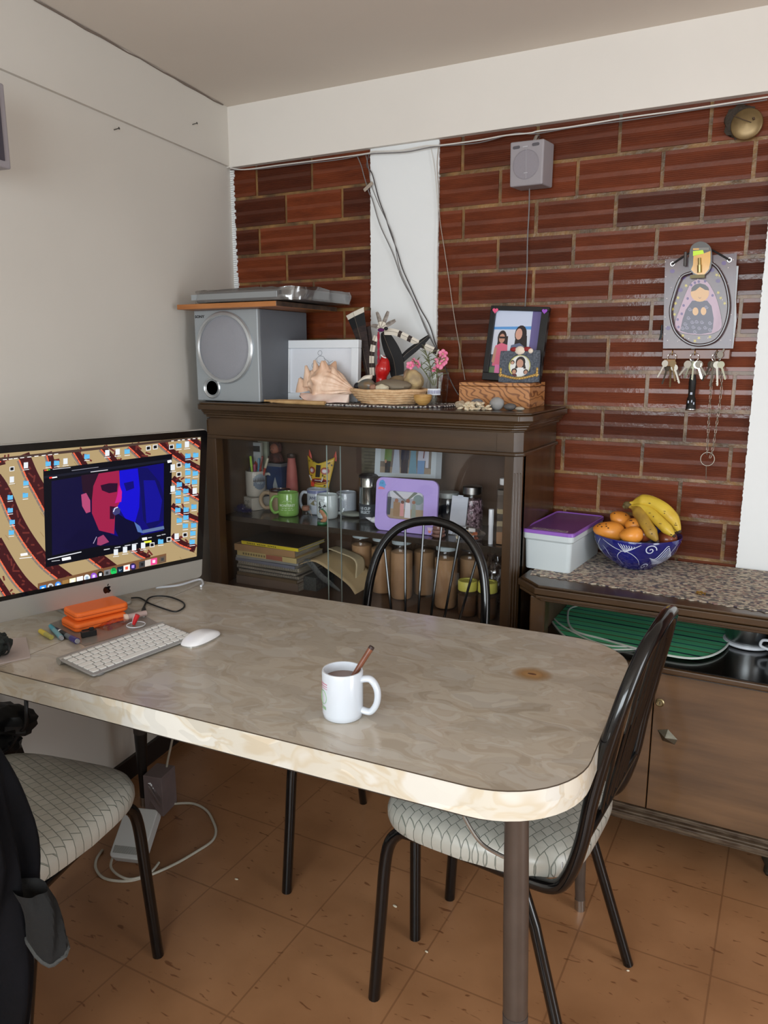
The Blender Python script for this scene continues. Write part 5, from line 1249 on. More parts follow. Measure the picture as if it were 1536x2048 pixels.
# cream mug with brown rim
c = at_z(561,1016,ZS); c.y = 2.335; c.x = at_y(561,1016,2.335).x; cmm = mat('cream_glaze',(184,164,136),.25,coat=.3); brg = mat('brown_glaze',(66,36,26),.2,coat=.5)
cm = make_mug('coffee_mug','cream mug with dark brown inside and rim, handle to the left, on the upper shelf',(c.x,c.y,ZS),.041,.083,cmm,face(c)+PI-.25,.033,inner=brg,tr=.0075,flat=1.2)
MB().lathe([(.0413,.0775),(.0420,.080),(.0418,.0835),(.039,.0835),(.0388,.08)],40).build('rim', brg, cm)
m_=MB(); q = Matrix.Rotation(-(face(c)+PI-.25),4,'Z'); 
for i,(cx_,cy_,rx,ry,mi) in enumerate(((0,0,.013,.02,0),(0,0,.0115,.018,1),(.002,-.002,.004,.010,2),(-.004,.004,.003,.008,2),(.004,.006,.002,.006,2))):
    f_ = wrap(.041+.0004*i, .5, .042); m_.poly([tuple(q @ Vector(Matrix.Rotation(face(c),4,'Z') @ Vector(f_(cx_+rx*math.cos(2*PI*k/20),cy_+ry*math.sin(2*PI*k/20))))) for k in range(20)],mi)
m_.build('oval_emblem',[mat('emblem_green',(136,160,104),.4),mat('emblem_cream',(206,196,170),.4),mat('emblem_dark',(70,56,52),.4)],cm)
# green mug
c = at_z(577,1030,ZS); grm = mat('lime_green_glaze',(134,184,92),.2,coat=.5)
gmz = face(c)+PI+.25
gmg = make_mug('coffee_mug','lime green mug with white mountain lettering at the front of the upper shelf',(c.x,c.y,ZS),.0385,.086,grm,gmz,.026,tr=.0055,flat=1.3)
m_ = MB(); f_ = wrap(.0385, -PI-.25-.12, .046); m_.text('MONTEREY',.0125,0,lambda x,y:f_(x,y-.008),'CENTER',.0004,.95)
f_ = wrap(.0385, -PI-.25-.12, .0)
for P in ([(-.018,.052),(-.010,.060),(-.006,.056),(0,.063),(.006,.056),(.01,.059),(.018,.052)],):
    for i in range(len(P)-1):
        m_.poly([f_(P[i][0],P[i][1]),f_(P[i+1][0],P[i+1][1]),f_(P[i+1][0],P[i+1][1]+.0012),f_(P[i][0],P[i][1]+.0012)])
for k,(z,w_) in enumerate(((.031,.02),(.024,.024))):
    for i in range(14):
        if i%4!=3: x=-w_+2*w_*i/14; m_.poly([f_(x,z),f_(x+.0022,z),f_(x+.0022,z+.0022),f_(x,z+.0022)])
m_.build('lettering', mat('pale_print',(214,236,206),.4), gmg)
# blue glass sculpture
c = Vector((at_y(486,1018,2.25).x,2.25,ZS)); m_ = MB(); m_.ball((0,0,.011),(.038,.022,.012),20,12,noise=.3,ns=3,seed=5); m_.ball((-.008,.002,.022),(.018,.012,.010),14,8,noise=.4,ns=3,seed=2)
o = m_.build('glass_ornament', mat('cobalt_glass',(20,20,64),.12,coat=.6), loc=tuple(c)); tag(o,'dark blue glass lump ornament at the left end of the upper shelf','ornament')
# small brown stopper bottle
c = at_z(612,1032,ZS); sbt = thing('specimen_bottle','tiny glass bottle with brown stopper and string between the green and white mugs','bottle',(c.x,c.y,ZS))
MB().lathe([(0,.001),(.011,.001),(.0125,.004),(.0125,.02),(.0125,.022),(.011,.023),(0,.023)],20).build('glass', jglass, sbt)
MB().lathe([(.0145,.0225),(.015,.026),(.0145,.036),(.011,.039),(0,.040)],20).build('stopper', mat('brown_cork',(138,94,76),.3,coat=.3), sbt)
MB().tube([(.012,0,.034),(.022,-.004,.02),(.03,-.006,.003)],.0009,6).build('string', mat('string_tan',(160,140,120),.6), sbt)
# blue and white mug, horse mug, grey mug
def put(x,y,Y=None):
    if Y is None: p = at_z(x,y,ZS); return (p.x,p.y,ZS)
    p = at_y(x,y,Y); return (p.x,Y,ZS)
c = put(637,1020,2.375); bwm = mat('blue_band_glaze',(116,124,164),.25,coat=.4)
jm = make_mug('coffee_mug','white mug with blue band and landscape lettering behind the horse mug',c,.042,.092,mat('pale_mug_glaze',(186,194,206),.2,coat=.4),face(c)+PI-.2,.026,tr=.006)
qz = PI*-1+.2; m_ = MB(); f_ = wrap(.042,qz-.45,.0)
m_.grid(lambda u,v: f_(-.035+.09*u,.079+.0115*v),20,1,0); 
m_.text('JANITZIO',.016,1,lambda x,y:(lambda p:(p[0]*1.004,p[1]*1.004,p[2]))(f_(x+.012,.058+y)),'CENTER',.0003,.9)
m_.poly([ (lambda p:(p[0]*1.003,p[1]*1.003,p[2]))(f_(x,z)) for x,z in ((-.014,.040),(-.002,.052),(.006,.056),(.018,.046),(.016,.038),(.0,.036))],2)
m_.poly([ (lambda p:(p[0]*1.002,p[1]*1.002,p[2]))(f_(x,z)) for x,z in ((-.016,.012),(.02,.012),(.02,.034),(-.016,.036))],3)
m_.build('print',[bwm,mat('navy_print',(50,58,92),.4),mat('olive_print',(120,116,84),.4),mat('sky_print',(150,166,190),.4)],jm)
c = put(655,1035); hm = make_mug('coffee_mug','white mug with a black galloping horse drawing and a handle to the right',c,.0385,.086,mat('mug_cool_white',(206,218,220),.15,coat=.4),face(c)+.35,.026,tr=.0055,flat=1.2)
f_ = wrap(.0385,-.35-.55,.0); m_ = MB()
def hs(P,mi=0): m_.poly([f_(x,z) for x,z in P],mi)
hs([(-.010,.050),(-.004,.046),(.004,.047),(.009,.052),(.012,.056),(.014,.052),(.018,.048),(.016,.046),(.011,.047),(.007,.040),(-.002,.036),(-.01,.036)])
for P in ([(-.010,.038),(-.013,.030),(-.010,.022),(-.012,.020),(-.007,.022),(-.009,.030),(-.005,.038)],[(0,.038),(.004,.032),(.0,.026),(.003,.025),(.007,.033),(.005,.040)],[(-.004,.037),(-.003,.028),(-.006,.021),(-.003,.021),(.0,.028),(-.001,.037)],[(-.010,.05),(-.012,.058),(-.010,.064),(-.006,.062),(-.005,.055),(-.002,.048)],[(-.016,.044),(-.014,.036),(-.011,.042),(-.010,.048)]): hs(P)
for P in ([(-.014,.068),(-.008,.074),(.004,.070),(.012,.072)],[(-.01,.064),(.0,.067),(.01,.062)],[(-.016,.018),(-.004,.016),(.012,.019)],[(-.012,.011),(.008,.010)]):
    for i in range(len(P)-1): hs([P[i],P[i+1],(P[i+1][0],P[i+1][1]+.0011),(P[i][0],P[i][1]+.0011)])
m_.build('horse_drawing', mat('horse_ink',(44,46,50),.5), hm)
c = put(693,1012,2.40); gm = make_mug('coffee_mug','pale grey mug with a dark bottom ring at the back beyond the glass edge',c,.037,.085,mat('pale_mug_glaze2',(172,180,190),.2,coat=.4),face(c)+PI,.026,tr=.005)
MB().lathe([(.0373,.018),(.0378,.019),(.0373,.02)],40).build('ring', mat('navy_print',(50,58,92)), gm)
# green wooden horseshoe-shaped pot lid
c = at_z(662,1041,ZS); gh_ = thing('wooden_ornament','green and bare-wood curled ornament leaning on the horse mug','ornament',(c.x+.006,2.215,ZS))
m_ = MB(); m_.lathe([(0,0),(.017,0),(.019,.004),(.018,.009),(0,.009)],24); m_.build('base', mat('green_paint_wood',(42,104,62),.4), gh_)
m_ = MB(); m_.tube(catmull([(-.004,0,.008),(.008,0,.016),(.010,0,.028),(.0,0,.042),(-.008,0,.048)],5),[.006+.003*math.sin(i*.16) for i in range(21)],10,flat=.6); m_.build('curl', woodmat('bare_tan_wood',(182,134,100),(160,110,78),.5,.1,20), gh_)
m_ = MB(); m_.tube(catmull([(.012,.002,.016),(.017,.002,.03),(.007,.002,.046),(-.006,.002,.053)],5),.0035,8); m_.build('green_edge', mat('green_paint_wood',(42,104,62)), gh_)
# jaguar mask on a stand behind the mugs
c = at_y(649,975,2.445); jg = thing('jaguar_mask','yellow spotted jaguar mask with red ears above the white mugs','mask',(c.x,2.445,ZS))
zc = at_y(649,945,2.42).z-ZS
ylw = mat('mask_yellow',(226,176,44),.35,coat=.2,c2=(210,186,60),vscale=14); blk = mat('mask_black',(24,20,20),.4); redm = mat('mask_red',(158,44,38),.35); ored = mat('mask_orange_red',(206,70,48),.35)
mz = zc
def mk(x,z,k=0):
    if k>0: k+=.0026
    x_=x; x=x*1.28
    return (x, -.012-.030*math.cos(min(1,abs(x_)/.056)*PI/2)-k, mz+z)
def mk_old(x,z,k=0): # bulged mask front; x in -.052..052, z relative to centre
    return (x, -.012-.030*math.cos(min(1,abs(x)/.056)*PI/2)-k, mz+z)
m_ = MB(); outline = [(-.045,.052),(-.037,.044),(-.02,.036),(0,.032),(.02,.036),(.036,.044),(.047,.052),(.046,.02),(.043,-.02),(.037,-.050),(.018,-.055),(-.015,-.055),(-.030,-.048),(-.033,-.02),(-.038,.015),(-.043,.036)]
def xl(z):  # half widths by height
    return .036+.012*max(-.4,(z+.02)/.07)
def mf(u,v):
    z = -.055+.1*v; top = .012*abs(2*u-1)**1.6*v**6; w_ = xl(z); x = (2*u-1)*w_
    p = mk(x, z+ (top*1.2 if v>.8 else 0)-.010*(1-abs(2*u-1))*v**4)
    return p
m_.grid(mf,24,16); m_.build('face', ylw, jg, solid=.004)
for s in (-1,1):
    m2 = MB(); m2.tube([(s*.054,-.010,mz+.044),(s*.056,-.010,mz+.062),(s*.059,-.010,mz+.080)],[.0075,.006,.001],10,flat=.4); m2.build('ear', ored, jg)
    m2 = MB()
    for r_,mi,k in ((.0125,0,.0015),(.009,1,.003),(.006,2,.0045)): m2.poly([mk(s*.022+r_*math.cos(2*PI*q/20), .008+r_*1.05*math.sin(2*PI*q/20), k) for q in range(20)],mi)
    m2.build('eye', [redm,mat('mask_pinkish',(206,140,130),.4),mat('mask_white',(226,220,224),.3)], jg, fix=False)
m2 = MB(); m2.grid(lambda u,v: mk(-.008+.015*u+.004*v, -.016+.046*v, .003),6,8); m2.build('nose_stripe', blk, jg)
m2 = MB(); m2.poly([mk(.003+.028*math.cos(2*PI*q/24),-.032+.0115*math.sin(2*PI*q/24),.002) for q in range(24)],0); m2.poly([mk(.003+.021*math.cos(2*PI*q/24),-.031+.006*math.sin(2*PI*q/24),.0035) for q in range(24)],1)
for k in range(6): m2.poly([mk(-.010+.0042*k,-.026,.0045),mk(-.0065+.0042*k,-.026,.0045),mk(-.008+.0042*k,-.031,.0045)],2)
m2.build('mouth', [redm,mat('mask_dark_red',(96,24,26),.4),mat('mask_white',(226,220,224))], jg, fix=False)
m2 = MB(); m2.poly([mk(-.024,-.035,.006),mk(-.011,-.038,.006),mk(-.013,-.052,.006),mk(-.024,-.052,.006)]); m2.build('tongue', mat('tongue_red',(232,74,50),.4), jg, solid=.002)
for s,(P) in ((0,((-.033,-.012),(-.028,-.018),(-.022,-.030))),(1,((.017,-.014),(.016,-.024),(.013,-.032)))):
    m2 = MB(); m2.tube([mk(x,z,.006) for x,z in P],[.0015,.0028,.0022],8); m2.build('fang', mat('mask_white',(226,220,224)), jg)
rs_ = random.Random(3); m2 = MB()
for k in range(46):
    z = rs_.uniform(-.05,.042); w_ = xl(z)*.93; x = rs_.uniform(-w_,w_)
    if abs(x)<.011 and z>-.02: continue
    if min((x-.022)**2+(z-.008)**2,(x+.022)**2+(z-.008)**2) < .0145**2: continue
    if ((x-.003)/.03)**2+((z+.032)/.013)**2 < 1: continue
    a = rs_.uniform(0,6); m2.poly([mk(x+.0034*math.cos(a+q),z+.0034*math.sin(a+q),.0016) for q in (0,2.1,4.2)])
m2.build('spots', blk, jg, fix=False)
MB().tube([(0,.0,0),(0,0,mz-.03)],.004,8).build('stand_rod', blk, jg); MB().box((-.02,-.012,0),(.02,.012,.004)).build('stand_base', blk, jg)
# steel travel cup with dark sleeve
c = put(738,1022,2.385); hC = at_y(738,948,2.385).z-ZS
tc_ = thing('steel_tumbler','steel cup with dark printed sleeve beside the purple frame','cup',c)
MB().lathe([(0,.0),(.033,0),(.036,.004),(.036,.055),(.0,.055)],36).build('sleeve', mat('charcoal_sleeve',(52,58,64),.55), tc_)
MB().lathe([(.0345,.055),(.0345,hC*.72),(.035,hC*.725),(.0345,hC*.73),(.0345,hC*.93),(0,hC*.93)],36).build('cup', mat('polished_steel',(190,194,190),.18,metal=1), tc_)
MB().lathe([(.0355,hC*.93),(.036,hC*.97),(.026,hC*1.01),(0,hC*1.02)],36).build('lid', mat('dark_lid',(46,42,44),.4), tc_)
m_ = MB(); fa = face(c); 
for i,(s_,z) in enumerate((('US CUP',.036),('SELECT',.0225))): m_.text(s_,.0135,0,(lambda ff: (lambda x,y: ff(x,y)))(wrap(.0362,fa-.42,z)),'CENTER',.0008,.85)
m_.build('lettering', mat('sleeve_print',(176,186,192),.5), tc_)
# flat pale stone and coin disc
stone('large flat grey-green stone lying on the upper shelf by the glass edge', Vector(at_z(706,1032,ZS))+Vector((.0,-.012,.0105)), (.044,.028,.0105), (132,138,128), 31, group=None, noise=.05)
# white bird figurine
c = put(757,1018,2.265); wbd = thing('bird_figurine','small white bird figurine with pointed tail left of the purple frame','figurine',c)
def bird(p): return (p.x,p.y,p.z+.25*abs(p.x)*(-.2 if p.x<0 else .6))
MB().ball((.0,0,.024),(.034,.013,.012),18,12,fn=bird).build('body', white, wbd); 
m_ = MB(); m_.tube([(-.02,0,.022),(-.038,0,.026),(-.05,0,.028)],[.009,.005,.001],10,flat=.5); m_.build('tail', white, wbd)
m_ = MB()
for k in range(4): m_.lathe([(0,.0+.004*k),(.013-.001*k,.0+.004*k),(.013-.001*k,.0025+.004*k),(0,.003+.004*k)],16,(.008,0,0))
m_.build('stand', mat('pearl_stand',(160,160,166),.3), wbd)
# purple frame with a photo
f0, f1 = at_y(751,1050,2.235), at_y(872,1058,2.235); wF = f1.x-f0.x; hF = at_y(812,958,2.24).z-ZS
pl = thing('photo_frame','lilac rounded photo frame with family snapshot standing on the upper shelf','photo frame',((f0.x+f1.x)/2,2.235,ZS),math.radians(2),rot=(math.radians(-6),0,math.radians(2)))
lil = mat('lilac_frame',(178,158,226),.45)
m_ = MB(); oo = [(x,z+hF/2) for x,z in rrect(wF,hF,.024,8)]; ii = [(x-.004,z+hF*.5) for x,z in rrect(wF*.60,hF*.52,.018,8)]; n=len(oo)
vs_ = [(p[0],-.006,p[1]) for p in oo]+[(p[0],-.006,p[1]) for p in ii]+[(p[0],.006,p[1]) for p in oo]+[(p[0],.006,p[1]) for p in ii]
fs=[]
for i in range(n):
    j=(i+1)%n; fs += [(i,j,n+j,n+i),(2*n+i,3*n+i,3*n+j,2*n+j),(i,2*n+i,2*n+j,j),(n+i,n+j,3*n+j,3*n+i)]
m_.add(vs_,fs); m_.build('frame', lil, pl, bevel=.0015)
pic([(R_,(150,158,168)),([(0,0),(1,0),(1,.38),(0,.34)],(158,140,118)),([(.1,.72),(.9,.74),(.95,1),(.05,1)],(196,200,208)),([(.15,.95),(.5,.6),(.55,.6),(.2,1)],(110,116,120)),([(.8,.95),(.5,.6),(.47,.62),(.72,1)],(110,120,110)),([(0,.1),(.1,.12),(.12,.75),(0,.75)],(70,76,84)),(el(.82,.72,.13,.18),(120,138,140)),
   ([(.18,.08),(.34,.08),(.36,.58),(.18,.6)],(150,124,98)),(el(.26,.64,.05,.07),(150,110,90)),([(.36,.1),(.46,.1),(.46,.55),(.36,.55)],(204,150,150)),(el(.42,.6,.045,.06),(110,80,70)),([(.48,.06),(.64,.06),(.62,.58),(.50,.6)],(214,214,222)),(el(.56,.66,.05,.07),(140,96,80)),([(.66,.06),(.78,.06),(.76,.55),(.67,.55)],(140,150,140)),(el(.71,.62,.045,.06),(140,104,86))], pl, -wF*.31-.004, hF*.24, wF*.31-.004, hF*.77, .002)
m_ = MB(); m_.X = Matrix.Translation((-wF/2+.022,-.0062,hF-.026)) @ Matrix.Rotation(PI/2,4,'X')
m_.prism([(x*.9,y*.9) for x,y in ((-.012,.002),(-.009,.014),(.002,.019),(.010,.014),(.013,.004),(.018,0),(.012,-.003),(.013,-.012),(.004,-.007),(-.004,-.006),(-.011,-.004))],0,.001,0); m_.prism([(-.014,-.0125),(-.008,-.007),(.0,-.0065),(.008,-.010),(.011,-.014),(-.013,-.015)],0,.0009,1)
for s in (-.004,.003): m_.prism([(s+.0013*math.cos(q),.006+.0013*math.sin(q)) for q in (0,1,2,3,4,5)],0,.0014,2)
m_.build('blue_sticker',[mat('sticker_blue',(96,160,214),.4),mat('sticker_pink',(226,130,140),.4),inkb],pl)
m_ = MB(); m_.X = Matrix.Translation((wF/2-.022,-.0062,.018)) @ Matrix.Rotation(PI/2,4,'X'); m_.prism([(-.009,.008),(.009,.006),(.006,-.003),(-.006,-.003)],0,.001,0); m_.prism([(-.006,-.003),(.006,-.003),(.003,-.011),(-.003,-.011)],0,.001,1); m_.build('cup_sticker',[mat('sticker_white',(220,200,226),.4),mat('sticker_peach',(232,146,130),.4)],pl)
# big tilted white photo leaning at the back
a, b_ = at_y(750,950,2.395), at_y(893,950,2.395); wP=(at_y(872,950,2.395).x-a.x); hP = 1.085-at_y(780,952,2.395).z
bgp = thing('large_photo','large white-bordered group photograph leaning at the back, its top hidden by the cabinet frieze','photograph',(((a.x+at_y(872,950,2.395).x)/2),2.39,at_y(780,952,2.395).z),0,rot=(math.radians(-9),math.radians(-2),math.radians(0)))
MB().box((-wP/2,0,0),(wP/2,.006,hP+.05)).build('backing', mat('white_card_border',(190,200,206),.5), bgp)
MB().prism([(wP/2+.0005,.0),(wP/2+.016,.012),(wP/2+.014,.016),(wP/2-.002,.006)],.0,hP+.04).build('second_sheet', mat('white_card_back',(170,178,184),.5), bgp)
pic([(R_,(118,108,98)),([(0,0),(1,0),(1,.14),(0,.16)],(150,134,116)),([(0,.3),(.14,.3),(.14,.62),(0,.62)],(168,176,172)),
   ([(.1,0),(.2,0),(.21,.34),(.1,.34)],(40,40,44)),([(.08,.32),(.22,.30),(.24,.92),(.1,.94)],(104,130,74)),([(.24,0),(.4,0),(.37,.6),(.36,.88),(.28,.88),(.27,.5)],(176,184,196)),
   ([(.42,0),(.55,0),(.56,.45),(.42,.45)],(38,42,56)),([(.41,.36),(.57,.36),(.58,.94),(.42,.94)],(40,46,66)),([(.48,.76),(.53,.76),(.54,.94),(.47,.94)],(200,204,210)),
   ([(.57,0),(.73,0),(.70,.5),(.72,.82),(.6,.82),(.6,.5)],(104,148,168)),([(.74,0),(.87,0),(.88,.36),(.74,.36)],(110,148,190)),([(.74,.34),(.90,.34),(.92,.88),(.76,.9)],(186,188,204)),([(.84,.4),(.86,.4),(.89,.86),(.87,.86)],(110,40,44)),([(.89,.16),(.95,.16),(.95,.6),(.9,.7)],(200,202,214)),(el(.15,.97,.045,.06),(60,40,34)),(el(.32,.94,.05,.07),(60,40,34)),(el(.65,.88,.05,.08),(52,34,30)),(el(.11,.3,.02,.05),(180,136,112))], bgp, -wP/2+.022, .014, wP/2-.018, hP+.05, -.0006)
# brown plaque with fine lines further back
a, b_ = at_y(714,940,2.45), at_y(758,940,2.45)
card('wall_plaque','dark brown plaque with a pale etched plate behind the steel cup',a.x,at_y(730,948,2.45).z,b_.x,1.09,2.445,None,'plaque',th=.014,m=mat('plaque_wood',(66,42,30),.4))
pq = MB(); x0q, x1q = at_y(724,940,2.444).x, b_.x+.0
z0q, z1q = at_y(740,948,2.444).z, 1.082
pq.box((x0q,2.441,z0q),(x1q,2.4445,z1q),0)
for k in range(9): z = z0q+.008+k*.012; pq.box((x0q+.012,2.4402,z),(x1q-.004,2.4412,z+.0025),1)
pqm = [o for o in COL.objects if o.name.startswith('wall_plaque')][0]
o = pq.build('etched_plate',[mat('etched_grey_plate',(104,100,84),.4,metal=.3,c2=(84,80,66),vscale=60),mat('etched_lines',(60,56,46),.6)],None,org=tuple(pqm.location)); o.parent=pqm; o.location=(0,0,0)
# jars on the upper shelf
c = put(889,1040,2.36); hj = at_y(897,984,2.36).z-ZS
wl_ = thing('storage_jar','dark glass jar with a pale grey lid behind the blank white card','jar',(at_y(897,1020,2.36).x,2.36,ZS))
MB().lathe([(0,.001),(.034,.001),(.037,.006),(.037,hj*.75),(.033,hj*.86),(0,hj*.86)],30).build('jar', mat('smoky_glass',(36,38,42),.1,coat=.5), wl_)
MB().lathe([(.0345,hj*.86),(.036,hj*.87),(.036,hj*.97),(.034,hj),(0,hj)],30).build('lid', mat('pale_grey_lid',(160,168,166),.35), wl_)
a, b_ = at_y(897,1033,2.275), at_y(929,1033,2.275); zt = at_y(912,993,2.275).z
cd = thing('note_card','blank white card standing before the jars on the upper shelf','card',((a.x+b_.x)/2,2.275,ZS),0,rot=(math.radians(-6),math.radians(3),0))
MB().box((-(b_.x-a.x)/2,0,.001),((b_.x-a.x)/2,.006,zt-ZS)).build('card', mat('blank_white_card',(196,202,214),.6), cd)
MB().box((-.008,-.0004,zt-ZS-.002),(.010,.0004,zt-ZS+.004)).build('tab', mat('blank_white_card',(196,202,214)), cd)
jx_ = at_y(944,1030,2.33).x; hm_ = at_y(944,972,2.33).z-ZS
mj = thing('mason_jar','glass mason jar of speckled purple beans with a silver lid','jar',(jx_,2.33,ZS))
MB().lathe([(0,.001),(.033,.001),(.036,.006),(.037,hm_*.6),(.034,hm_*.74),(.029,hm_*.82),(.029,hm_*.85)],32).build('glass', jglass, mj)
bnm = mat('purple_beans',(110,70,84),.4); N,L,b = nodes(bnm); tcn=N.new('ShaderNodeTexCoord'); vo=N.new('ShaderNodeTexVoronoi'); vo.inputs['Scale'].default_value=170; L.new(tcn.outputs['Object'],vo.inputs[0]); sp_=N.new('ShaderNodeSeparateXYZ'); L.new(vo.outputs['Color'],sp_.inputs[0]); cr=N.new('ShaderNodeValToRGB'); e=cr.color_ramp.elements; e[0].color=lin((60,30,44)); e[1].color=lin((180,150,164)); e[0].position=.2; L.new(sp_.outputs[1],cr.inputs[0]); L.new(cr.outputs[0],b.inputs['Base Color'])
bu=N.new('ShaderNodeBump'); bu.inputs['Strength'].default_value=.6; bu.inputs['Distance'].default_value=.003; bu.invert=True; L.new(vo.outputs[0],bu.inputs['Height']); L.new(bu.outputs[0],b.inputs['Normal'])
MB().lathe([(0,.003),(.0325,.004),(.035,.008),(.0355,hm_*.6),(.032,hm_*.72),(0,hm_*.74)],32).build('beans', bnm, mj); mj.children[-1]['kind']='stuff'
MB().lathe([(.030,hm_*.84),(.0315,hm_*.85),(.0315,hm_*.99),(.029,hm_),(0,hm_)],32).build('lid', steel, mj)
# white tube, layered sand bottle
c = put(982,1052,2.215); lt = thing('lip_balm','upright white lip balm tube near the right end of the upper shelf','tube',c)
hl = at_y(981,1018,2.215).z-ZS
MB().lathe([(0,0),(.0075,0),(.0075,hl*.55),(0,hl*.55)],18).build('tube', white, lt); MB().lathe([(.0083,hl*.55),(.0083,hl*.98),(.0075,hl),(0,hl)],18).build('cap', white, lt)
c = put(1002,1078,2.235); c = (at_y(1006,1060,2.235).x,2.235,ZS); hb2 = at_y(1003,955,2.235).z-ZS
sb_ = thing('sand_bottle','tall square glass bottle of layered brown contents with a white cap','bottle',c)
MB().prism(rrect(.038,.038,.006),0.0,hb2*.9).build('glass', jglass, sb_)
sdm = mat('layered_sand',(120,100,76),.7); N,L,b = nodes(sdm); tcn=N.new('ShaderNodeTexCoord'); sp_=N.new('ShaderNodeSeparateXYZ'); L.new(tcn.outputs['Object'],sp_.inputs[0]); nz=N.new('ShaderNodeTexNoise'); nz.inputs['Scale'].default_value=30; L.new(tcn.outputs['Object'],nz.inputs[0]); q1=math_('MULTIPLY',nz.outputs[0],.02,N,L); q2=math_('ADD',sp_.outputs[2],q1,N,L); q3=math_('DIVIDE',q2,hb2*.9,N,L)
cr=N.new('ShaderNodeValToRGB'); cr.color_ramp.interpolation='CONSTANT'; e=cr.color_ramp.elements; e[0].position=0; e[0].color=lin((150,108,74)); e[1].position=.25; e[1].color=lin((86,70,56))
for p_,c_ in ((.36,(150,134,106)),(.45,(70,60,52)),(.56,(156,140,108)),(.66,(90,78,70)),(.9,(110,100,92))): k=e.new(p_); k.color=lin(c_)
L.new(q3,cr.inputs[0]); L.new(cr.outputs[0],b.inputs['Base Color'])
MB().prism(rrect(.034,.034,.005),.002,hb2*.82).build('layers', sdm, sb_); sb_.children[-1]['kind']='stuff'
MB().lathe([(.0135,hb2*.9),(.0145,hb2*.91),(.0145,hb2*.99),(0,hb2)],20).build('cap', whitem, sb_)
# clear bag of dried flowers and the pinkish plastic cups
c = put(935,1052,2.225); bgd = thing('petal_bag','clear plastic bag with orange and yellow dried petals at the front of the upper shelf','bag',(c[0],2.235,ZS))
m_ = MB(); m_.ball((0,0,.021),(.052,.024,.021),24,14,noise=.45,ns=3,seed=9); m_.build('bag', crink, bgd)
for k,(x,z,c_,) in enumerate(((-.03,.008,(216,206,180)),(-.012,.014,(214,150,50)),(.0,.028,(216,160,60)),(.012,.02,(196,120,50)),(.028,.026,(196,100,50)),(-.02,.022,(200,130,60)),(.03,.012,(130,70,50)))):
    m2 = MB(); m2.ball((x,-.012,z),(.0085,.003,.0055),10,6,noise=.7,ns=2,seed=k); m2.build('dried_petal', mat('petal_%d'%k,c_,.6), bgd)
m2=MB(); m2.cbox((.018,-.016,.037),(.022,.004,.011)); o=m2.build('paper_tag', whitem, bgd)
c = put(880,1062,2.215); pcs = thing('plastic_cup_stack','short stack of translucent brown plastic cups right of the lilac frame','cups',(at_y(876,1055,2.22).x,2.225,ZS))
for k in range(3): MB().lathe([(0,.001+.013*k),(.019,.001+.013*k),(.024-.002*k,.006+.013*k),(.022-.002*k,.0125+.013*k),(0,.013+.013*k)],24).build('cup', mat('translucent_brown',(120,84,74),.15,coat=.4), pcs)

# ================================================================== LOWER SHELF OF THE DISPLAY CABINET
ZL = S2+.0006
def putL(x,Y): p = at_y(x,1190,Y); return (p.x,Y,ZL)
bY = 2.19
xl0, xr0 = at_y(470,1150,bY).x, at_y(592,1180,bY).x
def pz(y,x=530): return at_y(x,y,bY).z
# books: (z top fraction) measured at the spine line; bottom upwards
specs = [('book','thick grey-brown bound book at the bottom of the stack',(122,108,98),.0255,.0,.0,'solid'),
 ('notebook','brown cardboard-covered notebook second from the bottom',(112,96,74),.010,.004,.0,'thin'),
 ('notebook','spiral notebook with dark cover third from the bottom',(92,88,78),.011,.006,.003,'spiral'),
 ('notebook','spiral notebook with black and white edge below the middle of the stack',(44,44,46),.011,-.004,.0,'spiral'),
 ('notebook','spiral notebook with cream pages in the middle of the stack',(168,160,134),.011,.002,.006,'spiral'),
 ('folder','clear folder of bluish papers above the spiral notebooks',(120,124,140),.009,-.006,.0,'thin'),
 ('magazine','grey and white striped magazine above the clear folder',(150,152,150),.008,.0,.004,'thin'),
 ('book','cream book with a red patch on its spine',(196,178,124),.0155,.008,.0,'red'),
 ('book','plain tan thick book near the top of the stack',(166,132,94),.0205,-.012,.0,'solid'),
 ('book','thin bright yellow book on top of the stack, slid to the right',(220,202,50),.0095,.030,.003,'yellow')]
specs = [(a,b_,c_,h_*1.2,dx,dy,kd) for a,b_,c_,h_,dx,dy,kd in specs]
z = ZL; pgm = mat('page_edges',(176,170,156),.7,c2=(140,134,122),vscale=200,stretch=(.1,.1,2)); covd = mat('dark_cover_top',(54,48,42),.5)
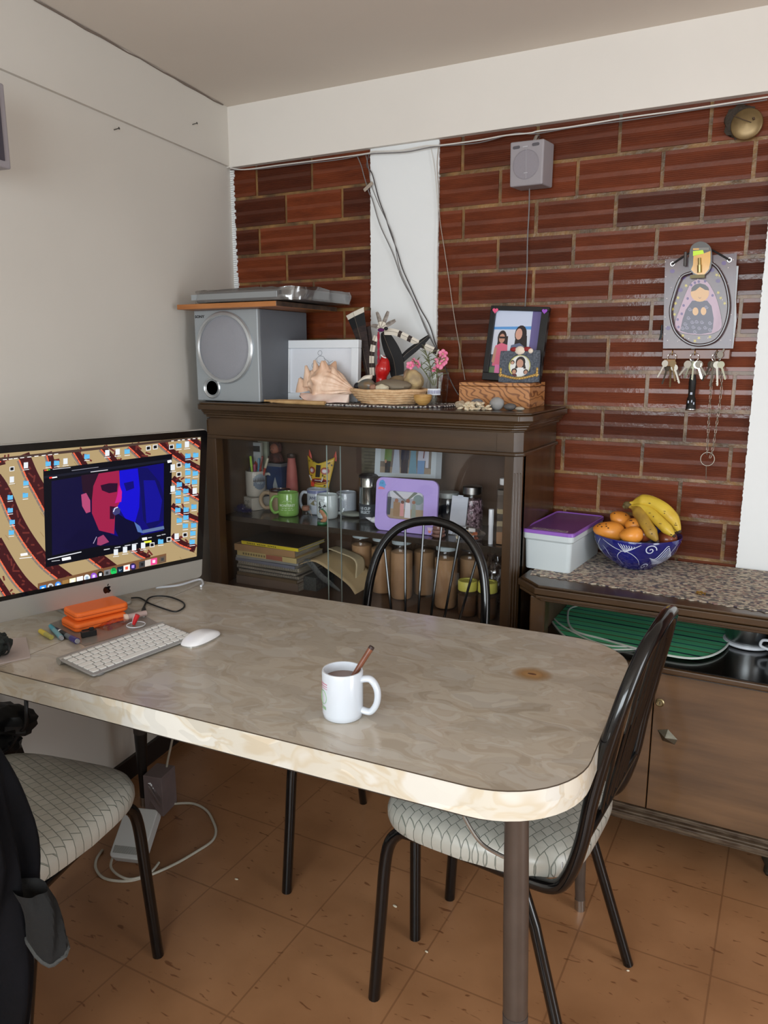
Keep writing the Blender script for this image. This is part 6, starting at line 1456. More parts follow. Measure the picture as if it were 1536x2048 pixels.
for k,(nm,lab,c_,h_,dx,dy,kd) in enumerate(specs):
    cxk = (xl0+xr0)/2+dx*.6; wk = (xr0-xl0)-abs(dx)*.6
    t = thing(nm,lab,nm,(cxk,bY+.095+dy,z),math.radians((-1)**k*1.2),'books and notebooks on the lower shelf')
    cm_ = mat('cover_%d'%k,c_,.5,var=.12,vscale=20); 
    MB().box((-wk/2+.002,-.083,.0012),(wk/2-.002,.083,h_-.0012)).build('pages', pgm, t)
    m_ = MB(); m_.box((-wk/2,-.086,0),(wk/2,.085,.0014)); m_.box((-wk/2,-.086,h_-.0014),(wk/2,.085,h_))
    if kd != 'spiral': m_.box((-wk/2,-.087,0),(wk/2,-.084,h_))
    m_.build('cover', cm_, t)
    if kd == 'spiral':
        m2 = MB()
        for i in range(26): x = -wk/2+.008+(wk-.016)*i/25; m2.tube([(x,-.084+.0055*math.cos(a),h_/2+.0052*math.sin(a)) for a in [2*PI*q/8 for q in range(8)]],.0009,5,True)
        m2.build('spiral_binding', mat('binding_wire',(150,150,146),.4,metal=.6), t)
    if kd == 'red':
        MB().box((.0,-.0876,.001),(wk*.27,-.0868,h_-.001)).build('spine_patch', mat('red_brown_patch',(156,96,78),.5), t)
        m2 = MB()
        for i in range(9): x=-wk*.4+i*.012; m2.box((x,-.0876,.005),(x+.007,-.0868,h_-.006))
        m2.build('spine_print', mat('faded_spine_print',(120,108,76),.6), t)
    if kd == 'yellow':
        m2 = MB()
        for i in range(18): 
            if i%6!=5: x=-wk*.4+i*.008; m2.box((x,-.0876,.003),(x+.0045,-.0868,h_-.004))
        m2.build('spine_print', mat('dark_spine_print',(90,80,30),.6), t)
        MB().box((-wk/2,-.085,h_+.0002),(wk/2,.084,h_+.0022)).build('top_cover', covd, t)
    z += h_+.0006
# open cream folder slumped over the stack's right side
pY = 2.215
Q = [at_y(x,y,pY) for x,y in ((606,1126),(634,1118),(672,1142),(702,1168),(716,1188))]
m_ = MB(); cr_ = catmull([Vector((q.x,0,q.z)) for q in Q],6)
fo0 = Vector((cr_[0].x,pY,ZL))
def foldf(u,v):
    i = min(int(u*(len(cr_)-1)),len(cr_)-2); f_=u*(len(cr_)-1)-i; p = cr_[i].lerp(cr_[i+1],f_)
    return (p.x+.014*v, pY-.02+.15*v, max(ZL+.003,p.z+.010*v-.004*math.sin(u*5)))
m_.grid(foldf,30,8)
cf = thing('paper_folder','slumped open cream folder with curling sheets right of the book stack','folder',tuple(fo0),0)
o = m_.build('cover_sheet', mat('cream_folder',(180,160,122),.6), None, org=tuple(fo0), solid=.002); o.parent=cf; o.location=(0,0,0)
m_ = MB(); Q2=[at_y(x,y,2.26) for x,y in ((658,1096),(680,1104),(712,1120),(714,1150),(713,1170))]; cr2=catmull([Vector((q.x,0,q.z)) for q in Q2],6)
def fold2(u,v):
    i=min(int(u*(len(cr2)-1)),len(cr2)-2); f_=u*(len(cr2)-1)-i; p=cr2[i].lerp(cr2[i+1],f_); return (p.x-.004*v,2.25+.07*v,max(ZL+.003,p.z-.006*v))
m_.grid(fold2,24,6); o=m_.build('raised_sheet', mat('cream_folder_light',(192,178,144),.6), None, org=tuple(fo0), solid=.002); o.parent=cf; o.location=(0,0,0)
m_ = MB(); Q3=[at_y(x,y,2.20) for x,y in ((606,1128),(618,1124),(640,1150),(662,1168),(680,1182))]; cr3=catmull([tuple(q) for q in Q3],5)
m_.tube(cr3,[.004,.006,.008,.009,.010,.011,.012,.012,.012,.012,.012,.012,.012,.011,.010,.009,.008,.007,.006,.005,.004][:len(cr3)],10,flat=.5); o=m_.build('dark_pages', mat('dark_pages',(52,56,58),.6,c2=(90,94,92),vscale=120,stretch=(3,1,1)), None, org=tuple(fo0)); o.parent=cf; o.location=(0,0,0)
m_ = MB(); m_.box((at_y(606,1128,2.28).x-.002,2.24,ZL),(at_y(640,1180,2.28).x+.01,2.36,ZL+.05)); o=m_.build('papers_below', mat('dark_pages',(52,56,58)), None, org=tuple(fo0)); o.parent=cf; o.location=(0,0,0)
# big honey-brown jars
brw = mat('brown_powder',(186,146,108),.5,c2=(162,124,90),vscale=14,coat=.3)
def big_jar(x, Y, label, lidc, ytop, ybot=None, proto={}):
    c = putL(x,Y); h_ = at_y(x,ytop,Y).z-ZL; t = thing('food_jar',label,'jar',c,0,'tall jars of brown powder on the lower shelf')
    R0 = .0385
    MB().lathe([(0,.001),(R0*.9,.001),(R0,.010),(R0,h_*.80),(R0*.92,h_*.88),(R0*.80,h_*.925),(R0*.80,h_*.94)],30).build('glass', jglass, t)
    MB().lathe([(0,.003),(R0*.88,.003),(R0*.96,.011),(R0*.965,h_*.79),(R0*.6,h_*.82),(0,h_*.82)],30).build('contents', brw, t)
    MB().lathe([(R0*.86,h_*.93),(R0*.88,h_*.935),(R0*.88,h_*.99),(R0*.8,h_),(0,h_)],30).build('lid', mat('lid_%s'%lidc[0],lidc[1],.35), t)
wl2=('pale_blue',(186,200,204)); dk2=('dark',(60,56,54))
for x,Y,lab,ld,yt in ((724,2.38,'tall jar of brown powder, leftmost, with a white lid beside the cream folder',wl2,1066),(764,2.35,'tall white-lidded jar of brown powder, second from the left',wl2,1072),(803,2.32,'tall white-lidded jar of brown powder, third from the left and in the front',wl2,1078),(848,2.40,'tall jar of brown powder with a dark lid at the back in the middle',dk2,1078),(891,2.30,'tall white-lidded jar of brown powder seen through the right half of the hoop chair',wl2,1090),(940,2.40,'tall dark-lidded jar of brown powder at the back behind the small yellow-lidded jar',dk2,1092)):
    big_jar(x,Y,lab,ld,yt)
brd = mat('dark_brown_paste',(112,80,56),.5,c2=(90,62,44),vscale=20,coat=.3); yl2 = mat('yellow_lid',(206,200,96),.4)
for x,Y,lab,yt in ((935,2.255,'small brown jar with yellow lid, left one of the two at the front',1160),(975,2.255,'small brown jar with yellow lid, right one behind the chair hoop',1163)):
    c = putL(x,Y); h_ = at_y(x,yt,Y).z-ZL; R0=.031; t = thing('spice_jar',lab,'jar',c,0,'small yellow-lidded jars')
    MB().lathe([(0,.001),(R0*.9,.001),(R0,.006),(R0,h_*.66),(R0*.9,h_*.73)],28).build('glass', jglass, t)
    MB().lathe([(0,.002),(R0*.88,.003),(R0*.965,.007),(R0*.965,h_*.6),(0,h_*.62)],28).build('contents', brd, t)
    MB().lathe([(R0*.98,h_*.73),(R0*1.02,h_*.74),(R0*1.02,h_*.98),(R0*.97,h_),(R0*.7,h_),(R0*.68,h_*.985),(0,h_*.985)],28).build('lid', yl2, t)
c = putL(985,2.36); m_ = MB(); m_.ball((0,0,.085),(.045,.045,.085),30,24,noise=.5,ns=4,seed=12); o = m_.build('plastic_bag', crink, loc=(c[0]+.004,2.375,ZL+.0005)); tag(o,'crumpled clear plastic bag at the right end of the lower shelf','bag')
# ================================================================== ON THE LOW CABINET
ZR = T2
f0, f1 = at_z(1062,1149,ZR), at_z(1536,1226,ZR)
rm = mat('speckled_runner',(170,158,140),.75); N,L,b = nodes(rm); tcn=N.new('ShaderNodeTexCoord'); mpn=N.new('ShaderNodeMapping'); mpn.inputs['Scale'].default_value=(1,1.7,1); mpn.inputs['Rotation'].default_value=(0,0,.5); L.new(tcn.outputs['Object'],mpn.inputs[0]); vo=N.new('ShaderNodeTexVoronoi'); vo.inputs['Scale'].default_value=105; L.new(mpn.outputs[0],vo.inputs[0]); sp_=N.new('ShaderNodeSeparateXYZ'); L.new(vo.outputs['Color'],sp_.inputs[0]); cr=N.new('ShaderNodeValToRGB'); cr.color_ramp.interpolation='CONSTANT'; e=cr.color_ramp.elements; e[0].position=0; e[0].color=lin((104,98,100)); e[1].position=.2; e[1].color=lin((188,176,156))
for p_,c_ in ((.42,(168,150,134)),(.55,(150,120,112)),(.66,(196,186,168)),(.8,(110,108,100)),(.92,(74,70,84))): k=e.new(p_); k.color=lin(c_)
L.new(sp_.outputs[0],cr.inputs[0]); L.new(cr.outputs[0],b.inputs['Base Color'])
pts = [(f0.x-.012,2.475),(f0.x-.005,f0.y+.02)]
nz_ = 74
for i in range(nz_):
    t = i/(nz_-1); x = f0.x+(.44-f0.x)*t; y = f0.y+(f1.y-f0.y)*min(1,(x-f0.x)/(f1.x-f0.x))+(.005 if i%2 else -.004); pts.append((x,y))
pts.append((.44,2.475))
single('table_runner','beige speckled zigzag-edged cloth runner covering the low cabinet top','cloth',MB().prism(pts,ZR+.0004,ZR+.0026),rm,(f0.x,f0.y,ZR))
ZT = ZR+.003
# purple lidded box
b0, b1, b2 = at_z(1052,1139,ZT), at_z(1139,1147,ZT), at_z(1192,1096,ZT)
bw_, bd_ = .137, .29
bx = thing('storage_box','translucent white plastic box with a purple lid beside the display cabinet','storage box',((b0.x+b1.x)/2+.004,(b0.y+b1.y)/2+bd_/2+.01,ZT),math.radians(-4))
tmat = mat('translucent_white_plastic',(200,208,210),.35,coat=.2,spec=.4); nodes(tmat)[2].inputs['Subsurface Weight'].default_value=.3; nodes(tmat)[2].inputs['Subsurface Radius'].default_value=(.02,.02,.02)
m_ = MB(); r0 = rrect(bw_,bd_,.014,5); hbx=.112
for k,(s_,z) in enumerate(((1.0,0),(1.05,.09),(1.12,.094),(1.13,hbx))):
    pass
rings=[(1.0,0),(1.01,.004),(1.055,.088),(1.13,.094),(1.14,hbx)]; n=len(r0); vs_=[]
for s_,z in rings: vs_ += [(p[0]*s_,p[1]*(1+(s_-1)*.5),z) for p in r0]
fs=[(k*n+i,k*n+(i+1)%n,(k+1)*n+(i+1)%n,(k+1)*n+i) for k in range(len(rings)-1) for i in range(n)]+[tuple(range(n))[::-1]]
m_.add(vs_,fs,0,True); m_.build('tub', tmat, bx, ang=30)
lm = mat('purple_plastic',(142,92,184),.35,coat=.25); lm2 = mat('purple_lid_panel',(104,62,128),.4,coat=.2)
r1 = rrect(bw_*1.17,bd_*1.08,.016,5)
MB().prism(r1,hbx-.002,hbx+.006).build('lid', lm, bx, bevel=.0015)
m_ = MB(); m_.tube([(p[0]*.97,p[1]*.985,hbx+.0065) for p in r1],.003,6,True); m_.build('lid_rim', lm, bx)
m_ = MB(); m_.prism([(p[0]*.90,p[1]*.94) for p in r1],hbx+.004,hbx+.0068); m_.build('lid_panel', lm2, bx)
m_ = MB(); m_.prism([(-.055,-.135),(.055,-.135),(.05,-.112),(-.055,-.112)],hbx+.0069,hbx+.0074,0)
for k in range(3):
    for i in range(12):
        if (i+k)%5: m_.prism([(-.05+i*.0082,-.131+k*.0065),(-.0435+i*.0082,-.131+k*.0065),(-.0435+i*.0082,-.128+k*.0065),(-.05+i*.0082,-.128+k*.0065)],hbx+.0073,hbx+.0077,1)
m_.build('sticker', [mat('worn_label',(160,140,156),.5),mat('label_marks',(92,70,100),.5)], bx)
# blue and white ceramic bowl
bwl_c = Vector((at_y(1273,1100,2.36).x,2.358,ZT))
BR_ = .128
blu = mat('cobalt_glaze',(22,22,96),.12,coat=.8,c2=(30,36,128),vscale=10)
fbw = thing('fruit_bowl','cobalt blue ceramic bowl with white painted swirls full of fruit','bowl',tuple(bwl_c),face(bwl_c))
prof=[(.0,.004),(.045,.003),(.05,0),(.055,.001),(.062,.010),(.088,.026),(.110,.050),(.122,.076),(BR_,.098),(BR_-.001,.1005),(BR_-.006,.098),(.115,.076),(.104,.052),(.082,.030),(.055,.016),(0,.012)]
MB().lathe(prof,56).build('bowl', blu, fbw, ang=60)
def bowlp(a, z, k=.0007):
    pr=[(.055,.001),(.062,.010),(.088,.026),(.110,.050),(.122,.076),(BR_,.098)]
    for i in range(len(pr)-1):
        if pr[i][1] <= z <= pr[i+1][1]:
            t=(z-pr[i][1])/(pr[i+1][1]-pr[i][1]); r=pr[i][0]+(pr[i+1][0]-pr[i][0])*t; break
    else: r=pr[-1][0] if z>.05 else pr[0][0]
    r+=k; return (r*math.sin(a),-r*math.cos(a),z-k*.5)
m_ = MB()
def bstroke(P, w_=.0022, tap=True):
    Q = [(p.x,p.y) for p in catmull([(a,z,0) for a,z in P],6)]; n=len(Q)
    for i in range(n-1):
        a0_,z0_=Q[i]; a1_,z1_=Q[i+1]; da=(a1_-a0_)*.11; dz=z1_-z0_; l_=math.hypot(da,dz) or 1e-6
        k0 = w_*(.35+.65*math.sin(PI*(i/(n-1)))) if tap else w_; k1 = w_*(.35+.65*math.sin(PI*((i+1)/(n-1)))) if tap else w_
        nx, nz2 = -dz/l_/.11, da/l_
        q=[(a0_+nx*k0/2,z0_+nz2*k0/2),(a1_+nx*k1/2,z1_+nz2*k1/2),(a1_-nx*k1/2,z1_-nz2*k1/2),(a0_-nx*k0/2,z0_-nz2*k0/2)]
        m_.poly([bowlp(a,min(.0975,max(.002,z))) for a,z in q])
# spiral
def spiral(ca, cz, r0_, turns, w_, s=1):
    bstroke([(ca+s*(r0_*(1-t/22)*math.cos(t*turns*2*PI/22))/.115, cz+r0_*(1-t/22)*math.sin(t*turns*2*PI/22)) for t in range(21)], w_, False)
for off in (0, 2.1, -2.1, 3.9):
    spiral(off+.32,.078,.017,1.6,.0028)
    for k in range(7): bstroke([(off+.34+.03*k,.052-.004*k),(off+.52+.06*k,.050-.003*k),(off+.72+.05*k,.060+.005*(5-k)),(off+.80+.04*k,.078-.009*k+.008)],.0030)
    bstroke([(off-.42,.020),(off-.5,.045),(off-.40,.064),(off-.28,.070),(off-.10,.062),(off+.05,.045),(off+.12,.024)],.0020)
    for k in range(7): bstroke([(off-.27,.066),(off-.36+.05*k,.082),(off-.42+.06*k,.093-.001*k)],.0024)
    bstroke([(off-.30,.068),(off-.55,.078),(off-.85,.095)],.0022); bstroke([(off-.26,.068),(off-.08,.080),(off+.1,.094)],.0022)
    spiral(off+.30,.018,.014,1.5,.0030)
    bstroke([(off+.9,.05),(off+1.0,.075),(off+1.15,.094)],.0022); bstroke([(off-.75,.04),(off-.8,.06),(off-.9,.075)],.002)
m_.build('painted_swirls', mat('white_glaze_paint',(212,218,236),.2,coat=.5), fbw, fix=False)
# fruit
mgm = mat('mango_skin',(226,148,58),.4,coat=.15,c2=(214,132,46),vscale=18); mgk = mat('mango_dark_spots',(96,60,30),.6)
def mango(label, px, py, Y, r, rz=0, ry=0, spots=0):
    p = at_y(px,py,Y); t = thing('mango',label,'fruit',(p.x,Y,p.z),0,'mangoes in the blue bowl',rot=(0,ry,rz))
    MB().ball((0,0,0),r,22,16,fn=lambda p:(p.x,p.y,p.z*(1+.25*p.x/r[0]))).build('flesh', mgm, t)
    if spots:
        m2 = MB(); rr=random.Random(spots)
        for k in range(spots):
            a=rr.uniform(-1,.6); e_=rr.uniform(.5,1.1); d=Vector((math.sin(a)*math.cos(e_),-math.cos(a)*math.cos(e_),math.sin(e_))); m2.ball((d.x*r[0]*.985,d.y*r[1]*.985,d.z*r[2]*.985*(1+.25*d.x)),(.003,.003,.002),8,5)
        m2.build('dark_spots', mgk, t)
mango('large elongated orange mango at the left rim of the blue bowl',1218,1062,2.305,(.048,.032,.029),0,.08,7)
mango('orange mango perched at the top left of the fruit pile',1240,1039,2.37,(.033,.03,.026),0,.5,2)
mango('orange mango at the front centre of the blue bowl',1262,1070,2.265,(.034,.03,.024),0,-.12,0)
mango('orange mango tucked behind the front one',1268,1051,2.335,(.028,.026,.024),0,.1,3)
apm = mat('red_apple_skin',(136,70,38),.35,coat=.3,c2=(110,48,30),vscale=20)
for px,py,Y,r,lab in ((1287,1068,2.31,.028,'dull red apple between the front mango and the bananas'),(1334,1078,2.35,.03,'dull red apple at the right under the bananas')):
    p = at_y(px,py,Y); t = thing('apple',lab,'fruit',(p.x,Y,p.z),0,'apples in the blue bowl')
    MB().ball((0,0,0),(r,r,r*.88),20,14).build('flesh', apm, t); MB().tube([(0,0,r*.8),(.002,0,r*1.05)],.0015,6).build('stem', mat('fruit_stem',(80,60,36),.7), t)
bnm_ = mat('banana_skin',(214,184,64),.45,coat=.1,c2=(196,160,52),vscale=14); N,L,b=nodes(bnm_); bng = mat('banana_bruised',(120,92,44),.5,c2=(196,160,60),vscale=36); bnt = mat('banana_tip',(62,46,34),.7)
bt = thing('banana_bunch','bunch of ripe spotted bananas resting in the blue bowl','fruit',tuple(at_y(1262,1012,2.36)))
bo = Vector(bt.location)
def ban(P, r, m, Ys):
    Q=[at_y(x,y,Y)-bo for (x,y),Y in zip(P,Ys)]; C_=catmull([tuple(q) for q in Q],6); n=len(C_)
    R=[]
    for i in range(n):
        t=i/(n-1); R.append(r*(.28 if t<.10 else min(1,.28+(t-.10)/.22) if t<.32 else (1 if t<.78 else max(.30,1-(t-.78)/.22*.72))))
    m2=MB(); m2.tube(C_,R,8); o=m2.build('banana', m, bt, ang=80)
    m2=MB(); m2.tube([C_[-1],C_[-1]+(C_[-1]-C_[-2]).normalized()*.006],[R[-1]*1.05,R[-1]*.8],8); m2.build('tip', bnt, o)
    m2=MB(); rr=random.Random(int(P[0][0]+P[-1][0]+P[-1][1]))
    for k in range(6):
        i=rr.randint(int(n*.3),n-4); p=C_[i]; m2.ball((p.x+rr.uniform(-.3,.3)*R[i],p.y-R[i]*.95,p.z+rr.uniform(-.3,.5)*R[i]),(rr.uniform(.001,.005),.001,rr.uniform(.0008,.002)),8,5)
    m2.build('brown_spots', bnt, o)
ban([(1258,1008),(1278,1003),(1300,1005),(1326,1018),(1346,1040),(1358,1062)],.0215,bnm_,[2.36,2.36,2.355,2.34,2.33,2.32])
ban([(1258,1011),(1276,1014),(1296,1022),(1318,1042),(1336,1060),(1347,1071)],.0165,bnm_,[2.36,2.35,2.335,2.31,2.295,2.285])
ban([(1259,1013),(1272,1020),(1284,1034),(1294,1052),(1304,1068),(1314,1082)],.0185,mat('banana_skin_brownish',(186,150,58),.45,c2=(150,116,50),vscale=26),[2.355,2.34,2.32,2.30,2.285,2.28])
ban([(1257,1006),(1280,1012),(1310,1028),(1338,1048),(1352,1064)],.015,bnm_,[2.37,2.37,2.37,2.36,2.35])
m_=MB(); q=at_y(1255,1010,2.36)-bo; m_.ball(tuple(q),(.013,.012,.011),12,8,noise=.4); m_.tube([tuple(q),tuple(q+Vector((-.012,-.004,-.008)))],.006,8); m_.build('crown', mat('banana_crown',(98,84,50),.7), bt)
m_=MB(); 
# loose metallic scrap
c = at_z(1402,1190,ZT); sc_ = thing('hair_clip','small crumpled gold and dark clip lying on the runner','clip',tuple(c)); rr=random.Random(8)
m_=MB()
for k in range(7): a=rr.uniform(0,6); m_.tube([(.012*math.cos(a),.008*math.sin(a),.003),(.012*math.cos(a+2),.008*math.sin(a+2),.008),(.014*math.cos(a+3.4),.009*math.sin(a+3.4),.003)],.0011,5)
m_.build('wire', mat('gold_foil',(190,160,90),.25,metal=1), sc_); MB().cbox((.018,.0,.003),(.012,.005,.005)).build('clasp', mat('dark_clasp',(48,36,30),.4), sc_)
# items on the open shelf
ZO = .5953
gcl = mat('green_woven_cloth',(60,150,104),.8); N,L,b=nodes(gcl)
tcn=N.new('ShaderNodeTexCoord'); mpn=N.new('ShaderNodeMapping'); mpn.inputs['Rotation'].default_value=(0,0,.06); L.new(tcn.outputs['Object'],mpn.inputs[0]); sp_=N.new('ShaderNodeSeparateXYZ'); L.new(mpn.outputs[0],sp_.inputs[0])
q1=math_('MULTIPLY',sp_.outputs[1],1/.145,N,L); q1=math_('FRACT',q1,None,N,L); cr=N.new('ShaderNodeValToRGB'); cr.color_ramp.interpolation='CONSTANT'; e=cr.color_ramp.elements; e[0].position=0; e[0].color=lin((84,190,136)); e[1].position=.22; e[1].color=lin((108,60,42))
for p_,c_ in ((.26,(92,196,144)),(.47,(30,50,100)),(.51,(92,196,144)),(.72,(96,64,44)),(.75,(92,196,144)),(.93,(22,44,66))): k=e.new(p_); k.color=lin(c_)
L.new(q1,cr.inputs[0]); L.new(cr.outputs[0],b.inputs['Base Color'])
wvz=N.new('ShaderNodeTexNoise'); wvz.inputs['Scale'].default_value=400; L.new(tcn.outputs['Object'],wvz.inputs[0]); bpn=N.new('ShaderNodeBump'); bpn.inputs['Strength'].default_value=.4; bpn.inputs['Distance'].default_value=.002; L.new(wvz.outputs[0],bpn.inputs['Height']); L.new(bpn.outputs[0],b.inputs['Normal'])
trim = mat('white_binding',(206,212,206),.7)
mats_px = [('lowest of the green placemats, sticking out furthest to the left',[(1098,1228),(1120,1214),(1200,1210),(1320,1226),(1420,1262),(1440,1290),(1400,1304),(1300,1300),(1200,1300),(1140,1282),(1108,1252)]),
 ('middle green placemat, its white edge showing between the other two',[(1102,1224),(1128,1211),(1210,1208),(1330,1222),(1430,1252),(1445,1280),(1405,1297),(1300,1296),(1210,1292),(1150,1268),(1112,1244)]),
 ('topmost green striped placemat lying over the others on the open shelf',[(1134,1232),(1150,1214),(1240,1208),(1350,1222),(1440,1246),(1462,1276),(1440,1306),(1384,1319),(1290,1303),(1205,1280),(1146,1262)])]
for k,(lab,P) in enumerate(mats_px):
    z = ZO+.0004+k*.0032; Q=[at_z(x,y,z) for x,y in P]; C_=[(p.x,p.y) for p in catmull([(q.x,q.y,0) for q in Q],6,True)]
    cxm=sum(p[0] for p in C_)/len(C_); cym=sum(p[1] for p in C_)/len(C_)
    t = thing('placemat',lab,'placemat',(cxm,cym,z),0,'green placemats on the open shelf')
    L2=[(p[0]-cxm,p[1]-cym) for p in C_]
    MB().prism(L2,0,.0024).build('cloth', gcl, t); MB().tube([(p[0]*.99,p[1]*.99,.0022) for p in L2],.0028 if k<2 else .0032,6,True).build('binding', trim, t)
pcx = at_y(1497,1270,2.33); pt_ = thing('steel_pot','round steel pot with a white ring base on the open shelf right of the placemats','pot',(pcx.x,2.33,ZO))
MB().lathe([(0,.002),(.062,.002),(.066,.005),(.066,.011),(.060,.013),(0,.013)],40).build('base_ring', white, pt_)
MB().lathe([(0,.012),(.058,.012),(.060,.016),(.060,.095),(.0625,.098),(.060,.1),(0,.1)],40).build('pot', mat('dull_steel',(150,152,152),.28,metal=1), pt_)
pcx = at_z(1545,1318,ZO); t=thing('white_cup','white cup at the right edge of the open shelf','cup',(pcx.x+.022,pcx.y+.03,ZO))
MB().lathe([(0,0),(.026,0),(.034,.02),(.038,.05),(.036,.05),(.03,.02),(0,.006)],32).build('cup', white, t); MB().tube(catmull([(-.03,0,.04),(-.05,0,.038),(-.054,0,.022),(-.033,0,.014)],5),.004,8).build('handle', white, t)

# ================================================================== ON THE BRICK WALL
def onw(x,y,Y=2.487): return at_y(x,y,Y)
def wire(name, label, P, r, m, Y=2.487, cat='wire', group=None, wob=0, Ys=None):
    Q=[at_y(x,y,(Ys[i] if Ys else Y)) for i,(x,y) in enumerate(P)]; C_=catmull([tuple(q) for q in Q],6)
    if wob: C_=[c_+Vector((wob*math.sin(i*.7),0,wob*math.cos(i*.53))) for i,c_ in enumerate(C_)]
    mb=MB(); mb.tube(C_,r,7); return single(name,label,cat,mb,m,tuple(C_[0]),group)
gw1 = mat('grey_wire',(112,108,108),.5); gw2_ = mat('beige_wire',(156,142,130),.5); gw3 = mat('white_wire',(206,202,196),.5); gw4=mat('dark_wire',(66,60,62),.5)
wire('speaker_wire','grey wire running diagonally down the white column to the wooden box, leftmost strand',[(713,309),(722,330),(728,352),(738,385),(745,400),(760,450),(785,505),(805,560),(830,606),(852,660),(880,712),(903,765),(917,790)],.0017,gw1,Y=2.483,group='wires over the white column')
wire('speaker_wire','dark grey twisted wire, right strand of those crossing the white column',[(737,310),(734,330),(745,352),(762,410),(778,455),(795,505),(812,555),(838,610),(860,655),(878,705),(900,760)],.0020,gw4,Y=2.481,group='wires over the white column',wob=.0012)
wire('speaker_wire','thin grey wire twined between the other two on the white column',[(732,311),(738,340),(742,368),(756,405),(776,448),(788,480),(800,540),(822,590),(836,622),(850,650),(868,690)],.0014,gw1,Y=2.479,group='wires over the white column')
wire('thin_wire','thin beige wire hanging on the bricks just right of the white column',[(877,292),(874,330),(877,380),(880,440),(889,500),(898,560),(908,630),(920,700),(930,760)],.0013,gw2_,Y=2.488)
wire('thin_wire','thin pale wire down the right edge of the white column',[(861,292),(868,330),(873,380),(876,440),(874,520),(873,640),(872,700)],.0012,gw3,Y=2.487)
single('cable_tag','small beige tape tag on the wires at the top left of the white column','tag',MB().tube([tuple(at_y(728,381,2.478)),tuple(at_y(745,365,2.478))],.006,4,flat=.25),mat('tape_beige',(160,146,132),.6),tuple(at_y(737,372,2.478)))
wire('beam_wire','white wire running loosely along the underside of the beam from the corner',[(461,336),(490,339),(560,330),(640,320),(700,312),(740,306),(745,303),(800,301),(850,292),(885,290),(960,280),(1010,271),(1060,266),(1078,262),(1140,254),(1250,236),(1380,218),(1536,194)],.0022,gw3,Ys=[2.468]*18,cat='wire')
wire('beam_wire','second grey wire sagging below the first along the beam',[(461,341),(520,337),(600,329),(680,318),(738,309),(812,303),(872,294),(960,284),(1030,268),(1075,266),(1160,254),(1300,233),(1450,212),(1536,198)],.0018,gw1,Ys=[2.471]*14,cat='wire',wob=.0015)
wire('speaker_cable','grey cable hanging straight down from the small wall speaker',[(1059,368),(1058,420),(1055,480),(1054,540),(1051,600),(1050,616)],.0020,gw1,Ys=[2.46,2.485,2.487,2.487,2.487,2.487],cat='cable')
# wall speaker
p = at_y(1052,326,2.405); ws = thing('wall_speaker','small grey square speaker mounted high on the brick wall under the beam','speaker',(p.x,p.y,p.z),math.radians(-4),rot=(math.radians(2),math.radians(-1),math.radians(-5)))
spg = mat('speaker_grey',(148,142,146),.5)
m_=MB(); m_.X = Matrix.Rotation(PI/2,4,'X'); m_.prism([(-.054,-.062),(.052,-.066),(.057,.06),(-.052,.066)],-.085,0); m_.build('case', spg, ws, bevel=.005, bseg=3)
m_=MB(); m_.X = Matrix.Translation((0,-.0005,0))@Matrix.Rotation(PI/2,4,'X'); 
for s in (-1,1): m_.prism(rrect(.023,.0085,.004,4,(s*.031,.048)),0,.0012)
m_.build('vents', mat('speaker_slot',(84,80,86),.5), ws)
m_=MB(); disc(m_,0,-.004,-.0002,[(.042,0),(.042,.0015),(.0405,.002),(.040,.001),(0,.0012)],1.0,40); m_.build('grille', mat('speaker_grille_grey',(138,132,138),.6,bump=.3,bscale=400), ws)
m_=MB(); m_.cbox((0,-.0025,-.028),(.012,.001,.0022)); m_.cbox((.001,-.0022,.0),(.0008,.0008,.09)); m_.cbox((-.002,-.0018,.046),(.016,.001,.003)); m_.build('marks', mat('silver_marks',(180,176,182),.3), ws)
m_=MB(); m_.tube([(0.008,.04,.062),(.012,.05,.08),(.012,.07,.085)],.006,8); m_.build('bracket', steel, ws)
# round flue cap
p = at_y(1493,246,2.47); fc = thing('flue_cap','round aged brass flue cap high on the brick wall at the right','cap',(p.x,2.486,p.z))
m_=MB(); disc(m_,0,0,0,[(.039,0),(.041,.004),(.0395,.008),(.036,.010),(.022,.013),(0,.014)],1.0,48); m_.build('cap', mat('aged_brass',(128,106,70),.35,metal=.5,c2=(96,78,50),vscale=14,bump=.15,bscale=10), fc)
m_=MB(); m_.ball((-.016,.004,.012),(.043,.006,.041),20,12,noise=.3,seed=2,ns=2.5); m_.build('dark_patch', mat('dark_rough_patch',(50,40,30),.7,bump=.6,bscale=80), fc)  # dark uneven patch behind the cap, offset up and to the left
m_=MB(); m_.tube([(-.035,-.013,.025),(-.01,-.016,.01),(.012,-.016,.0)],.0012,5); m_.tube([(.016,-.015,.012),(.018,-.016,.006)],.003,6); m_.build('dents', mat('dark_dent',(70,50,34),.6), fc)
